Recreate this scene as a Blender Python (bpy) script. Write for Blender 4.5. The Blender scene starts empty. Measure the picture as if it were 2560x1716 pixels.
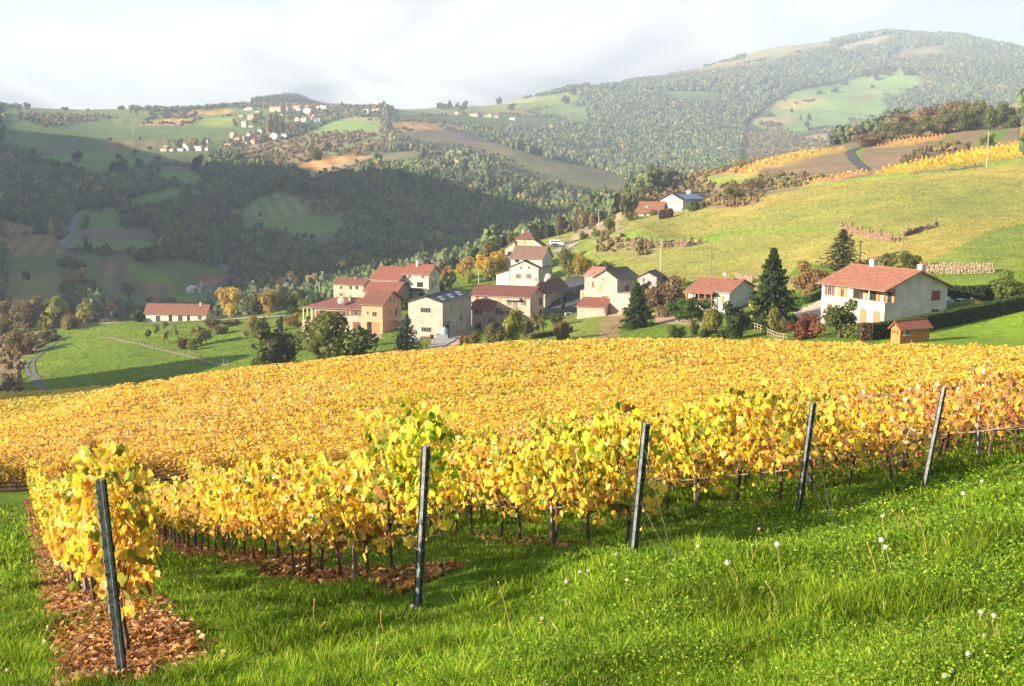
import bpy, math, random
import numpy as np
from mathutils import Vector, Matrix
SKX, SKY_ = 6.1, 9.4
rnd = random.Random(7); RN = np.random.default_rng(11)
sc = bpy.context.scene
# ---------------------------------------------------------------- camera
F = 2745.0; CX, CY, HY = 1280.0, 858.0, 450.0
PITCH = math.atan((CY - HY) / F)
cd = bpy.data.cameras.new("camera"); cam = bpy.data.objects.new("camera", cd); sc.collection.objects.link(cam)
cd.sensor_width = 36.0; cd.lens = 36.0 * F / 2560.0; cd.clip_start = 0.1; cd.clip_end = 30000
cam.location = (0, 0, 0); cam.rotation_euler = (math.pi / 2 - PITCH, 0, 0); sc.camera = cam
# ---------------------------------------------------------------- light
SUN_EL = math.radians(17.5); SUN_DIR = Vector((-0.91, -0.42, 0)).normalized()
sd = Vector((SUN_DIR.x * math.cos(SUN_EL), SUN_DIR.y * math.cos(SUN_EL), math.sin(SUN_EL)))
sl = bpy.data.lights.new("sun", 'SUN'); sl.energy = 5.0; sl.angle = math.radians(0.5); sl.color = (1.0, 0.83, 0.60)
so = bpy.data.objects.new("sun", sl); sc.collection.objects.link(so); so.location = (-60, -30, 60)
so.rotation_euler = sd.to_track_quat('Z', 'Y').to_euler()
w = bpy.data.worlds.new("World"); sc.world = w; w.use_nodes = True
nt = w.node_tree; nt.nodes.clear()
def N(t, **k):
    n = nt.nodes.new(t)
    for a, b in k.items(): setattr(n, a, b)
    return n
out = N('ShaderNodeOutputWorld'); bg = N('ShaderNodeBackground'); bg.inputs['Strength'].default_value = 0.058
sky = N('ShaderNodeTexSky', sky_type='NISHITA', sun_disc=False)
sky.sun_elevation = SUN_EL; sky.sun_rotation = math.atan2(SUN_DIR.x, SUN_DIR.y); sky.air_density = 1.0; sky.dust_density = 1.0
tc = N('ShaderNodeTexCoord'); sep = N('ShaderNodeSeparateXYZ'); nt.links.new(tc.outputs['Generated'], sep.inputs[0])
# clouds: direction projected on a high flat layer
zz = N('ShaderNodeMath', operation='ADD'); zz.inputs[1].default_value = 0.16; nt.links.new(sep.outputs['Z'], zz.inputs[0])
mx = N('ShaderNodeMath', operation='MAXIMUM'); mx.inputs[1].default_value = 0.03; nt.links.new(zz.outputs[0], mx.inputs[0])
cmb = N('ShaderNodeCombineXYZ')
for i, ax in enumerate('XY'):
    d = N('ShaderNodeMath', operation='DIVIDE'); nt.links.new(sep.outputs[ax], d.inputs[0]); nt.links.new(mx.outputs[0], d.inputs[1]); nt.links.new(d.outputs[0], cmb.inputs[i])
mp = N('ShaderNodeMapping'); mp.inputs['Scale'].default_value = (1.0, 0.7, 1); mp.inputs['Location'].default_value = (SKX, SKY_, 0); nt.links.new(cmb.outputs[0], mp.inputs[0])
n1 = N('ShaderNodeTexNoise'); n1.inputs['Scale'].default_value = 1.0; n1.inputs['Detail'].default_value = 6; n1.inputs['Roughness'].default_value = 0.48; n1.inputs['Distortion'].default_value = 0.5
nt.links.new(mp.outputs[0], n1.inputs['Vector'])
r1 = N('ShaderNodeValToRGB'); r1.color_ramp.elements[0].position = 0.38; r1.color_ramp.elements[1].position = 0.52
nt.links.new(n1.outputs['Fac'], r1.inputs[0])
# shading of the cloud undersides
r2 = N('ShaderNodeValToRGB'); cr = r2.color_ramp; cr.elements[0].position = 0.46; cr.elements[0].color = (5.0, 4.7, 4.2, 1); cr.elements[1].position = 0.66; cr.elements[1].color = (1.5, 1.5, 1.62, 1)
nt.links.new(n1.outputs['Fac'], r2.inputs[0])
# clear part: Nishita lifted by thin high veil
veil = N('ShaderNodeMix', data_type='RGBA'); veil.inputs[0].default_value = 0.62; veil.inputs[7].default_value = (3.2, 3.3, 3.25, 1)
nt.links.new(sky.outputs[0], veil.inputs[6])
vr = N('ShaderNodeMapRange'); vr.inputs[1].default_value = .18; vr.inputs[2].default_value = .42; vr.inputs[3].default_value = .8; vr.inputs[4].default_value = .12; nt.links.new(sep.outputs['Z'], vr.inputs[0]); nt.links.new(vr.outputs[0], veil.inputs[0])
cv = N('ShaderNodeMapRange'); cv.inputs[1].default_value = .2; cv.inputs[2].default_value = .45; cv.inputs[3].default_value = 1.0; cv.inputs[4].default_value = .12; nt.links.new(sep.outputs['Z'], cv.inputs[0])
cm = N('ShaderNodeMath', operation='MULTIPLY'); nt.links.new(r1.outputs[0], cm.inputs[0]); nt.links.new(cv.outputs[0], cm.inputs[1])
mixc = N('ShaderNodeMix', data_type='RGBA'); nt.links.new(cm.outputs[0], mixc.inputs[0]); nt.links.new(veil.outputs[2], mixc.inputs[6]); nt.links.new(r2.outputs[0], mixc.inputs[7])
nt.links.new(mixc.outputs[2], bg.inputs[0]); nt.links.new(bg.outputs[0], out.inputs[0])
vs = sc.view_settings; vs.view_transform = 'Standard'; vs.look = 'None'; vs.gamma = 1.0; vs.exposure = 2.2
sc.cycles.use_denoising = True
try: sc.cycles.denoiser = 'OPENIMAGEDENOISE'
except Exception: pass
sc.cycles.max_bounces = 6; sc.cycles.diffuse_bounces = 3; sc.cycles.transmission_bounces = 3; sc.cycles.volume_bounces = 0; sc.cycles.transparent_max_bounces = 4
sc.cycles.use_adaptive_sampling = True; sc.cycles.adaptive_threshold = 0.02
# ---------------------------------------------------------------- projection helpers
_c, _s = math.cos(PITCH), math.sin(PITCH)
def ray(px, py):
    """direction scaled so that the horizontal forward distance is 1"""
    x = (px - CX) / F; y = (CY - py) / F
    dy = _c + y * _s; dz = -_s + y * _c
    return x / dy, dz / dy
def at(px, py, Y):
    a, b = ray(px, py); return Vector((a * Y, Y, b * Y))
def proj(x, y, z):
    dep = y * _c - z * _s; up = y * _s + z * _c
    return CX + F * x / dep, CY - F * up / dep
CR = {'1': (0, 200, .29979), '2': (600, 200, .29979), '3': (1200, 50, .29979), '4': (1860, 50, .29979), '5': (0, 550, .29979),
      '6': (700, 560, .21684), '7': (1000, 560, .21684), '8': (1400, 460, .26782), 'Q1': (1960, 560, .25652),
      'Q6': (1100, 560, .1913), 'Q7': (1560, 440, .17101), 'R': (560, 230, .17101), 'F': (0, 0, 1), 'G': (0, 0, 1.09448), 'B': (1700, 1200, .36768), 'D': (600, 1400, .38478)}
def C(k, x, y):
    o = CR[k]; return o[0] + x * o[2], o[1] + y * o[2]
def CP(k, pts): return [C(k, *p) for p in pts]
# ---------------------------------------------------------------- mesh helpers
COL = sc.collection
def tag(o, label=None, cat=None, group=None, kind=None):
    if label: o['label'] = label
    if cat: o['category'] = cat
    if group: o['group'] = group
    if kind: o['kind'] = kind
    return o
def link(name, me, mat=None, parent=None):
    o = bpy.data.objects.new(name, me); COL.objects.link(o)
    if mat is not None and me is not None and not me.materials: me.materials.append(mat)
    if parent is not None: o.parent = parent
    return o
def empty(name, loc, rz=0, label=None, cat=None, group=None):
    o = bpy.data.objects.new(name, None); COL.objects.link(o); o.location = loc; o.rotation_euler = (0, 0, rz); o.empty_display_size = .5
    return tag(o, label, cat, group)
def np_mesh(name, V, faces, colv=None, smooth=False):
    """V (n,3); faces: list of arrays (m,k); colv (n,3) per-vertex colour"""
    me = bpy.data.meshes.new(name); V = np.asarray(V, np.float32)
    faces = [np.asarray(f, np.int32) for f in faces if len(f)]
    nl = sum(f.size for f in faces); npol = sum(len(f) for f in faces)
    me.vertices.add(len(V)); me.vertices.foreach_set('co', V.ravel())
    me.loops.add(nl); me.loops.foreach_set('vertex_index', np.concatenate([f.ravel() for f in faces]))
    me.polygons.add(npol)
    tot = np.concatenate([np.full(len(f), f.shape[1], np.int32) for f in faces])
    me.polygons.foreach_set('loop_start', np.concatenate([[0], np.cumsum(tot)[:-1]]).astype(np.int32))
    me.polygons.foreach_set('loop_total', tot)
    if colv is not None:
        a = me.color_attributes.new('Col', 'FLOAT_COLOR', 'POINT'); c = np.ones((len(V), 4), np.float32); c[:, :3] = colv
        a.data.foreach_set('color', c.ravel())
    me.update(calc_edges=True)
    if smooth: me.polygons.foreach_set('use_smooth', np.ones(npol, bool))
    return me
def rotmats(ax, ay, az):
    """batch euler -> (n,3,3)"""
    cx, sx, cy, sy, cz, sz = np.cos(ax), np.sin(ax), np.cos(ay), np.sin(ay), np.cos(az), np.sin(az)
    R = np.empty((len(ax), 3, 3))
    R[:, 0, 0] = cz * cy; R[:, 0, 1] = cz * sy * sx - sz * cx; R[:, 0, 2] = cz * sy * cx + sz * sx
    R[:, 1, 0] = sz * cy; R[:, 1, 1] = sz * sy * sx + cz * cx; R[:, 1, 2] = sz * sy * cx - cz * sx
    R[:, 2, 0] = -sy; R[:, 2, 1] = cy * sx; R[:, 2, 2] = cy * cx
    return R
def scatter(tv, tf, P, S, R, colr, vz=None):
    """copies of a template (tv verts, tf list of face arrays) at P with scale S (n,) or (n,3), rotations R; returns V, faces, col"""
    n, k = len(P), len(tv)
    S = np.asarray(S, float); S = S[:, None] if S.ndim == 1 else S
    V = np.einsum('nij,nkj->nki', R, tv[None] * S[:, None, :]) + P[:, None, :]
    off = (np.arange(n) * k)[:, None, None]
    fs = [(f[None] + off).reshape(-1, f.shape[1]) for f in tf]
    c = np.repeat(colr, k, axis=0)
    return V.reshape(-1, 3), fs, c
def join(parts):
    Vs, Fs, Cs, off = [], {}, [], 0
    for V, fs, c in parts:
        Vs.append(V); Cs.append(c)
        for f in fs: Fs.setdefault(f.shape[1], []).append(f + off)
        off += len(V)
    return np.concatenate(Vs), [np.concatenate(v) for v in Fs.values()], np.concatenate(Cs)
class MB:
    """collects plain shapes"""
    def __init__(s): s.v = []; s.f = []
    def add(s, v, f):
        o = len(s.v); s.v += [tuple(p) for p in v]; s.f += [tuple(i + o for i in q) for q in f]; return s
    def box(s, a, b):
        x0, y0, z0 = a; x1, y1, z1 = b
        return s.add([(x0, y0, z0), (x1, y0, z0), (x1, y1, z0), (x0, y1, z0), (x0, y0, z1), (x1, y0, z1), (x1, y1, z1), (x0, y1, z1)],
                     [(0, 3, 2, 1), (4, 5, 6, 7), (0, 1, 5, 4), (1, 2, 6, 5), (2, 3, 7, 6), (3, 0, 4, 7)])
    def tube(s, pts, rad, n=6, cap=True):
        pts = [Vector(p) for p in pts]; rings = []
        for i, p in enumerate(pts):
            d = (pts[min(i + 1, len(pts) - 1)] - pts[max(i - 1, 0)]).normalized()
            u = d.orthogonal().normalized(); v = d.cross(u)
            if i and rings:
                u = (pu - d * pu.dot(d)).normalized(); v = d.cross(u)
            pu = u; r = rad[i] if isinstance(rad, (list, tuple)) else rad
            rings.append([p + (u * math.cos(2 * math.pi * k / n) + v * math.sin(2 * math.pi * k / n)) * r for k in range(n)])
        vs = [q for r in rings for q in r]; fs = []
        for i in range(len(pts) - 1):
            for k in range(n):
                fs.append((i * n + k, i * n + (k + 1) % n, (i + 1) * n + (k + 1) % n, (i + 1) * n + k))
        if cap: fs.append(tuple(range(n))[::-1]); fs.append(tuple((len(pts) - 1) * n + k for k in range(n)))
        return s.add(vs, fs)
    def blob(s, c, r, seg=8, ring=5, jit=0.0):
        vs = []; fs = []
        r = r if isinstance(r, (tuple, list)) else (r, r, r)
        for i in range(ring + 1):
            t = math.pi * i / ring
            for k in range(seg):
                p = 2 * math.pi * k / seg; j = 1 + rnd.uniform(-jit, jit)
                vs.append((c[0] + r[0] * j * math.sin(t) * math.cos(p), c[1] + r[1] * j * math.sin(t) * math.sin(p), c[2] + r[2] * j * math.cos(t)))
        for i in range(ring):
            for k in range(seg): fs.append((i * seg + k, (i + 1) * seg + k, (i + 1) * seg + (k + 1) % seg, i * seg + (k + 1) % seg))
        return s.add(vs, fs)
    def mesh(s, name):
        me = bpy.data.meshes.new(name); me.from_pydata(s.v, [], s.f); me.update(); return me
    def build(s, name, mat, parent=None): return link(name, s.mesh(name), mat, parent)
# ---------------------------------------------------------------- materials
def mat_base(name):
    m = bpy.data.materials.new(name); m.use_nodes = True; t = m.node_tree; b = t.nodes['Principled BSDF']; return m, t, b
def mat(name, col, rough=.8, var=.12, scale=3.0, bump=0.0, metal=0.0, spec=.3, col2=None, stretch=(1, 1, 1)):
    """procedural surface: colour broken up by two noises"""
    m, t, b = mat_base(name); L = t.links.new
    g = t.nodes.new('ShaderNodeTexCoord'); mpn = t.nodes.new('ShaderNodeMapping'); mpn.inputs['Scale'].default_value = stretch; L(g.outputs['Object'], mpn.inputs[0])
    n = t.nodes.new('ShaderNodeTexNoise'); n.inputs['Scale'].default_value = scale; n.inputs['Detail'].default_value = 6; L(mpn.outputs[0], n.inputs['Vector'])
    r = t.nodes.new('ShaderNodeValToRGB'); c2 = col2 or tuple(max(0, c * (1 - 2 * var)) for c in col); c1 = tuple(min(1, c * (1 + var)) for c in col)
    r.color_ramp.elements[0].position = .3; r.color_ramp.elements[0].color = (*c2, 1); r.color_ramp.elements[1].position = .7; r.color_ramp.elements[1].color = (*c1, 1)
    L(n.outputs['Fac'], r.inputs[0]); L(r.outputs[0], b.inputs['Base Color'])
    b.inputs['Roughness'].default_value = rough; b.inputs['Metallic'].default_value = metal; b.inputs['Specular IOR Level'].default_value = spec
    if bump:
        bp = t.nodes.new('ShaderNodeBump'); bp.inputs['Distance'].default_value = bump; bp.inputs['Strength'].default_value = .6; L(n.outputs['Fac'], bp.inputs['Height']); L(bp.outputs[0], b.inputs['Normal'])
    return m
def mat_leaf(name, trans=.45, rough=.6, tint=True, spec=.25):
    """leaves: vertex colour times the object's colour, part of the light passes through"""
    m, t, b = mat_base(name); L = t.links.new
    a = t.nodes.new('ShaderNodeVertexColor'); a.layer_name = 'Col'
    src = a.outputs[0]
    if tint:
        oi = t.nodes.new('ShaderNodeObjectInfo'); mm = t.nodes.new('ShaderNodeMix'); mm.data_type = 'RGBA'; mm.blend_type = 'MULTIPLY'; mm.inputs[0].default_value = 1
        L(a.outputs[0], mm.inputs[6]); L(oi.outputs['Color'], mm.inputs[7]); src = mm.outputs[2]
    L(src, b.inputs['Base Color']); b.inputs['Roughness'].default_value = rough; b.inputs['Specular IOR Level'].default_value = spec
    tr = t.nodes.new('ShaderNodeBsdfTranslucent'); L(src, tr.inputs[0]); mxs = t.nodes.new('ShaderNodeMixShader'); mxs.inputs[0].default_value = trans
    o = t.nodes['Material Output']; L(b.outputs[0], mxs.inputs[1]); L(tr.outputs[0], mxs.inputs[2]); L(mxs.outputs[0], o.inputs[0])
    return m
# ================================================================ TERRAIN
# ground control points: (picture column, [(picture row, metres forward), ...]) of the slopes as surveyed from the camera
CTRL = {
 -900: [(1330, 30), (1200, 50), (1100, 90), (1050, 130), (1010, 200), (960, 300), (870, 400), (750, 550), (600, 700), (500, 900), (400, 1200), (330, 1600), (270, 2100), (270, 3000), (260, 4500), (300, 8000)],
 0: [(1345, 33), (1262, 45), (1165, 62), (1110, 90), (1088, 115), (1085, 140), (1045, 165), (1003, 200), (940, 250), (868, 300), (810, 355), (740, 450), (680, 540), (610, 690), (560, 800), (500, 950), (430, 1120), (380, 1280), (330, 1480), (290, 1750), (268, 1980), (285, 2500), (300, 4000), (300, 8000)],
 320: [(1345, 32), (1240, 46), (1130, 66), (1040, 95), (990, 128), (1010, 165), (978, 198), (930, 225), (862, 262), (818, 300), (803, 322), (812, 380), (765, 450), (705, 530), (640, 630), (600, 710), (545, 830), (480, 1000), (420, 1150), (385, 1320), (330, 1600), (292, 1800), (278, 1930), (300, 2500), (300, 4000), (300, 8000)],
 640: [(1335, 32), (1235, 46), (1120, 65), (1020, 95), (945, 135), (965, 172), (918, 198), (862, 240), (802, 290), (790, 315), (790, 380), (745, 470), (690, 560), (650, 640), (605, 720), (550, 810), (500, 900), (460, 1000), (425, 1120), (385, 1300), (335, 1500), (300, 1680), (268, 1880), (290, 2500), (300, 4000), (300, 8000)],
 720: [(264, 2250), (262, 2330)],
 960: [(1320, 32), (1225, 45), (1120, 62), (1010, 90), (920, 130), (905, 150), (890, 180), (862, 212), (834, 238), (790, 265), (742, 300), (730, 335), (735, 420), (690, 520), (640, 610), (590, 710), (530, 820), (465, 950), (400, 1120), (340, 1350), (312, 1480), (285, 1700), (270, 1850), (290, 2400), (300, 4000), (300, 8000)],
 1280: [(1262, 32), (1165, 46), (1080, 62), (985, 88), (895, 130), (872, 160), (850, 200), (825, 235), (765, 272), (705, 318), (660, 350), (618, 378), (640, 450), (650, 540), (600, 680), (520, 860), (440, 1020), (385, 1150), (365, 1300), (372, 1500), (330, 1850), (290, 2150), (262, 2400), (280, 3000), (300, 4500), (300, 8000)],
 1440: [(1240, 32), (1150, 44), (1070, 62), (980, 88), (890, 130), (862, 160), (835, 200), (800, 232), (745, 262), (690, 295), (640, 335), (606, 372), (580, 420), (570, 480), (600, 620), (540, 800), (480, 950), (430, 1090), (425, 1350), (380, 1650), (330, 2000), (280, 2400), (222, 2750), (260, 3500), (290, 4500), (300, 8000)],
 1600: [(1215, 32), (1135, 44), (1055, 62), (965, 88), (880, 130), (855, 160), (828, 192), (790, 220), (740, 250), (690, 275), (640, 305), (598, 325), (566, 345), (552, 395), (530, 430), (496, 485), (464, 545), (500, 700), (510, 850), (462, 1100), (440, 1350), (400, 1650), (350, 1950), (300, 2300), (250, 2600), (205, 2950), (192, 3150), (240, 4000), (270, 5000), (300, 8000)],
 1700: [(600, 320), (562, 350), (538, 382), (534, 425), (520, 458), (485, 510), (452, 565), (500, 720)],
 1800: [(506, 392), (500, 430), (488, 462), (455, 510), (425, 570), (450, 740)],
 1920: [(1170, 32), (1100, 44), (1020, 62), (945, 86), (872, 122), (850, 148), (812, 170), (770, 190), (735, 212), (695, 236), (645, 266), (595, 292), (540, 325), (495, 370), (476, 405), (445, 455), (402, 580), (430, 800), (420, 1100), (405, 1400), (385, 1700), (345, 2000), (290, 2350), (245, 2650), (200, 2950), (150, 3350), (126, 3700), (200, 4600), (290, 8000)],
 2120: [(96, 3950)],
 2380: [(205, 2750), (168, 3100), (112, 3600), (90, 4000), (165, 5000)],
 2240: [(1128, 32), (1060, 44), (990, 62), (925, 84), (872, 114), (855, 128), (815, 145), (765, 165), (700, 186), (670, 202), (620, 228), (565, 262), (500, 310), (448, 362), (426, 410), (402, 455), (370, 520), (338, 595), (322, 650), (350, 850), (372, 1200), (365, 1650), (335, 2000), (280, 2400), (215, 2750), (175, 3050), (125, 3550), (82, 4000), (160, 5000), (280, 8000)],
 2560: [(1090, 32), (1025, 44), (960, 62), (905, 84), (868, 110), (848, 128), (800, 142), (755, 155), (700, 172), (640, 195), (565, 238), (485, 298), (410, 370), (385, 415), (350, 480), (320, 540), (290, 620), (262, 700), (300, 950), (340, 1400), (300, 2200), (225, 2700), (170, 3250), (125, 3800), (190, 4600), (280, 8000)],
 3500: [(1000, 32), (930, 44), (860, 62), (800, 84), (760, 110), (730, 130), (650, 160), (560, 200), (450, 270), (350, 360), (260, 480), (200, 620), (150, 800), (220, 1200), (280, 2000), (210, 2800), (160, 3600), (200, 4600), (280, 8000)],
}
def near_plane(x, y): return -1.5 + .131 * x - .248 * y
_cp = []
for cx_, lst in CTRL.items():
    for py_, Y_ in lst:
        a_, b_ = ray(cx_, py_); _cp.append((math.atan2(a_, 1), math.log(math.hypot(a_ * Y_, Y_)), b_ / math.hypot(a_, 1)))
for th in np.radians([-75, -45, -30, -20, -10, 0, 10, 20, 30, 45, 75]):
    for r_ in (14, 19, 24):
        x_, y_ = r_ * math.sin(th), r_ * math.cos(th)
        if abs(math.degrees(th)) <= 30 or r_ < 30: _cp.append((th, math.log(r_), near_plane(x_, y_) / r_))
for th in np.radians([-180, -140, -100, 100, 140, 179]):      # gentle land behind the camera
    for r_ in (14, 40, 120, 400, 1200, 4000, 8000):
        _cp.append((th, math.log(r_), (.10 if r_ < 30 else .02) if abs(th) > 2 else (-.1 if th < 0 else .12)))
_cp = np.array(_cp); KT, KL, C2 = 2.2, 1.0, .0009
def _ker(a, b):
    d2 = ((a[:, None, 0] - b[None, :, 0]) * KT) ** 2 + ((a[:, None, 1] - b[None, :, 1]) * KL) ** 2
    return np.sqrt(d2 + C2)
_A = _ker(_cp, _cp); n_ = len(_cp)
_P = np.c_[np.ones(n_), _cp[:, :2]]
_M = np.block([[_A - np.eye(n_) * 1e-4, _P], [_P.T, np.zeros((3, 3))]])
_w = np.linalg.solve(_M, np.r_[_cp[:, 2], 0, 0, 0])
def _rbf(q): return _ker(q, _cp) @ _w[:n_] + np.c_[np.ones(len(q)), q] @ _w[n_:]
def vnoise(x, y, seed=0):
    xi = np.floor(x).astype(np.int64); yi = np.floor(y).astype(np.int64); fx = x - xi; fy = y - yi
    fx = fx * fx * (3 - 2 * fx); fy = fy * fy * (3 - 2 * fy)
    def h(a, b):
        n = (a * 374761393 + b * 668265263 + seed * 974634777) & 0xffffffff; n = ((n ^ (n >> 13)) * 1274126177) & 0xffffffff
        return ((n ^ (n >> 16)) & 0xffff) / 32767.5 - 1
    return (h(xi, yi) * (1 - fx) + h(xi + 1, yi) * fx) * (1 - fy) + (h(xi, yi + 1) * (1 - fx) + h(xi + 1, yi + 1) * fx) * fy
def fbm(x, y, o=4, seed=0):
    s = 0; a = 1
    for i in range(o): s = s + a * vnoise(x * 2 ** i, y * 2 ** i, seed + i); a *= .5
    return s / 1.9
def sstep(a, b, x):
    t = np.clip((x - a) / (b - a), 0, 1); return t * t * (3 - 2 * t)
def height_raw(th, r):
    q = np.c_[th.ravel(), np.log(np.maximum(r.ravel(), 13.0))]
    E = np.concatenate([_rbf(q[i:i + 20000]) for i in range(0, len(q), 20000)]).reshape(th.shape)
    x, y = r * np.sin(th), r * np.cos(th); z = E * r
    near = -1.5 + .131 * np.clip(x, -14, 18) - .248 * np.clip(y, -14, 40)
    near = np.maximum(near, -9)
    k = sstep(17, 26, r); z = near * (1 - k) + z * k
    # hill shoulder left of the valley, outside the frame: it keeps the low sun off the valley floor
    lx = x + .52 * y + 330; hill = np.exp(-(np.maximum(-lx, 0) / 420) ** 2) * np.exp(-(np.maximum(lx, 0) / 110) ** 2)
    hy = np.interp(y, [150, 380, 700, 965, 1280, 1650], [0, 250, 262, 198, 176, 0])
    z = z + hill * hy * (th < 0)
    z = z + fbm(x / 60, y / 60, 4, 3) * 1.6 * sstep(150, 500, r) + fbm(x / 300, y / 300, 4, 9) * 12 * sstep(900, 2500, r) + (1 - 2 * np.abs(fbm(x / 520 + 2.3, y / 520, 3, 12))) * 26 * sstep(1700, 2800, r) - 15 * sstep(1700, 2800, r)
    z = z + 36 * np.exp(-((x + 152) ** 2 + (y - 180) ** 2) / (2 * 20.0 ** 2))  # unseen knoll added left of the frame to shade the lower meadow
    z = z + fbm(x / 9, y / 9, 3, 21) * .22 * sstep(30, 80, r) * (1 - sstep(100, 140, r)) + (fbm(x / 1.5, y / 1.3, 3, 5) * .20 + vnoise(x / 4.5 + 3, y / 1.5, 55) * .17) * (1 - sstep(20, 30, r)) + fbm(x / 14, y / 14, 3, 6) * .5 * sstep(150, 260, r)
    return z
HAZE = .00021
_t1 = np.arctan(np.linspace(-.50, .50, 681)); _t0 = np.linspace(-math.pi, _t1[0], 150)[:-1]; _t2 = np.linspace(_t1[-1], math.pi, 90)[1:]
TH = np.r_[_t0, _t1, _t2]
LR = np.r_[np.linspace(math.log(.8), math.log(30), 260)[:-1], np.linspace(math.log(30), math.log(4500), 640)[:-1], np.linspace(math.log(4500), math.log(4900), 4)]
GT, GL = np.meshgrid(TH, LR, indexing='ij'); GR = np.exp(GL)
HZ = height_raw(GT, GR); HZ = np.where(HZ > 560, 560 + (HZ - 560) * .15, HZ); HZ = np.maximum(HZ, -110)
def H(x, y):
    """ground height (bilinear on the terrain grid)"""
    x = np.asarray(x, float); y = np.asarray(y, float); th = np.arctan2(x, y); lr = np.log(np.maximum(np.hypot(x, y), .85))
    i = np.clip(np.searchsorted(TH, th) - 1, 0, len(TH) - 2); j = np.clip(np.searchsorted(LR, lr) - 1, 0, len(LR) - 2)
    a = np.clip((th - TH[i]) / (TH[i + 1] - TH[i]), 0, 1); b = np.clip((lr - LR[j]) / (LR[j + 1] - LR[j]), 0, 1)
    return (HZ[i, j] * (1 - a) + HZ[i + 1, j] * a) * (1 - b) + (HZ[i, j + 1] * (1 - a) + HZ[i + 1, j + 1] * a) * b
def hit(px, py, y0=2.0, y1=7000.0):
    """forward distance at which the ground appears at picture point (px,py), searched from y0 on"""
    a, b = ray(px, py); Y = np.exp(np.linspace(math.log(y0), math.log(y1), 900)); d = H(a * Y, Y) - b * Y
    k = np.where((d[1:] >= 0) & (d[:-1] < 0))[0]
    if len(k) == 0: return Y[np.argmax(d)] if d.max() < 0 else Y[0]
    k = k[0]; t = d[k] / (d[k] - d[k + 1]); return float(Y[k] + t * (Y[k + 1] - Y[k]))
def gpt(px, py, y0=2.0, y1=7000.0, dz=0.0):
    Y = hit(px, py, y0, y1); a, b = ray(px, py); return Vector((a * Y, Y, float(H(a * Y, Y)) + dz))
# ---------------------------------------------------------------- land cover: what grows on each plot
GX, GY = GR * np.sin(GT), GR * np.cos(GT)
with np.errstate(divide='ignore', invalid='ignore'):
    PX, PY = proj(GX, np.maximum(GY, .1), HZ)
PX = np.where(GY > .1, PX, -9999)
def inpoly(px, py, poly):
    r = np.zeros(px.shape, bool); n = len(poly)
    for i in range(n):
        x1, y1 = poly[i]; x2, y2 = poly[(i + 1) % n]
        if y1 == y2: continue
        c = ((y1 > py) != (y2 > py)) & (px < (x2 - x1) * (py - y1) / (y2 - y1) + x1); r ^= c
    return r
GRASS = (.11, .20, .018); PAST = (.255, .238, .06); MEAD = (.10, .17, .05); BROWN = (.20, .145, .09); TAN = (.33, .24, .13); ORG = (.40, .225, .08)
FLOOR = (.045, .055, .022); SOIL = (.16, .10, .055); YEL = (.45, .29, .03); LITG = (.19, .27, .05); DGR = (.045, .12, .03); PURP = (.13, .105, .085); ROWG = (.14, .17, .05)
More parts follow.
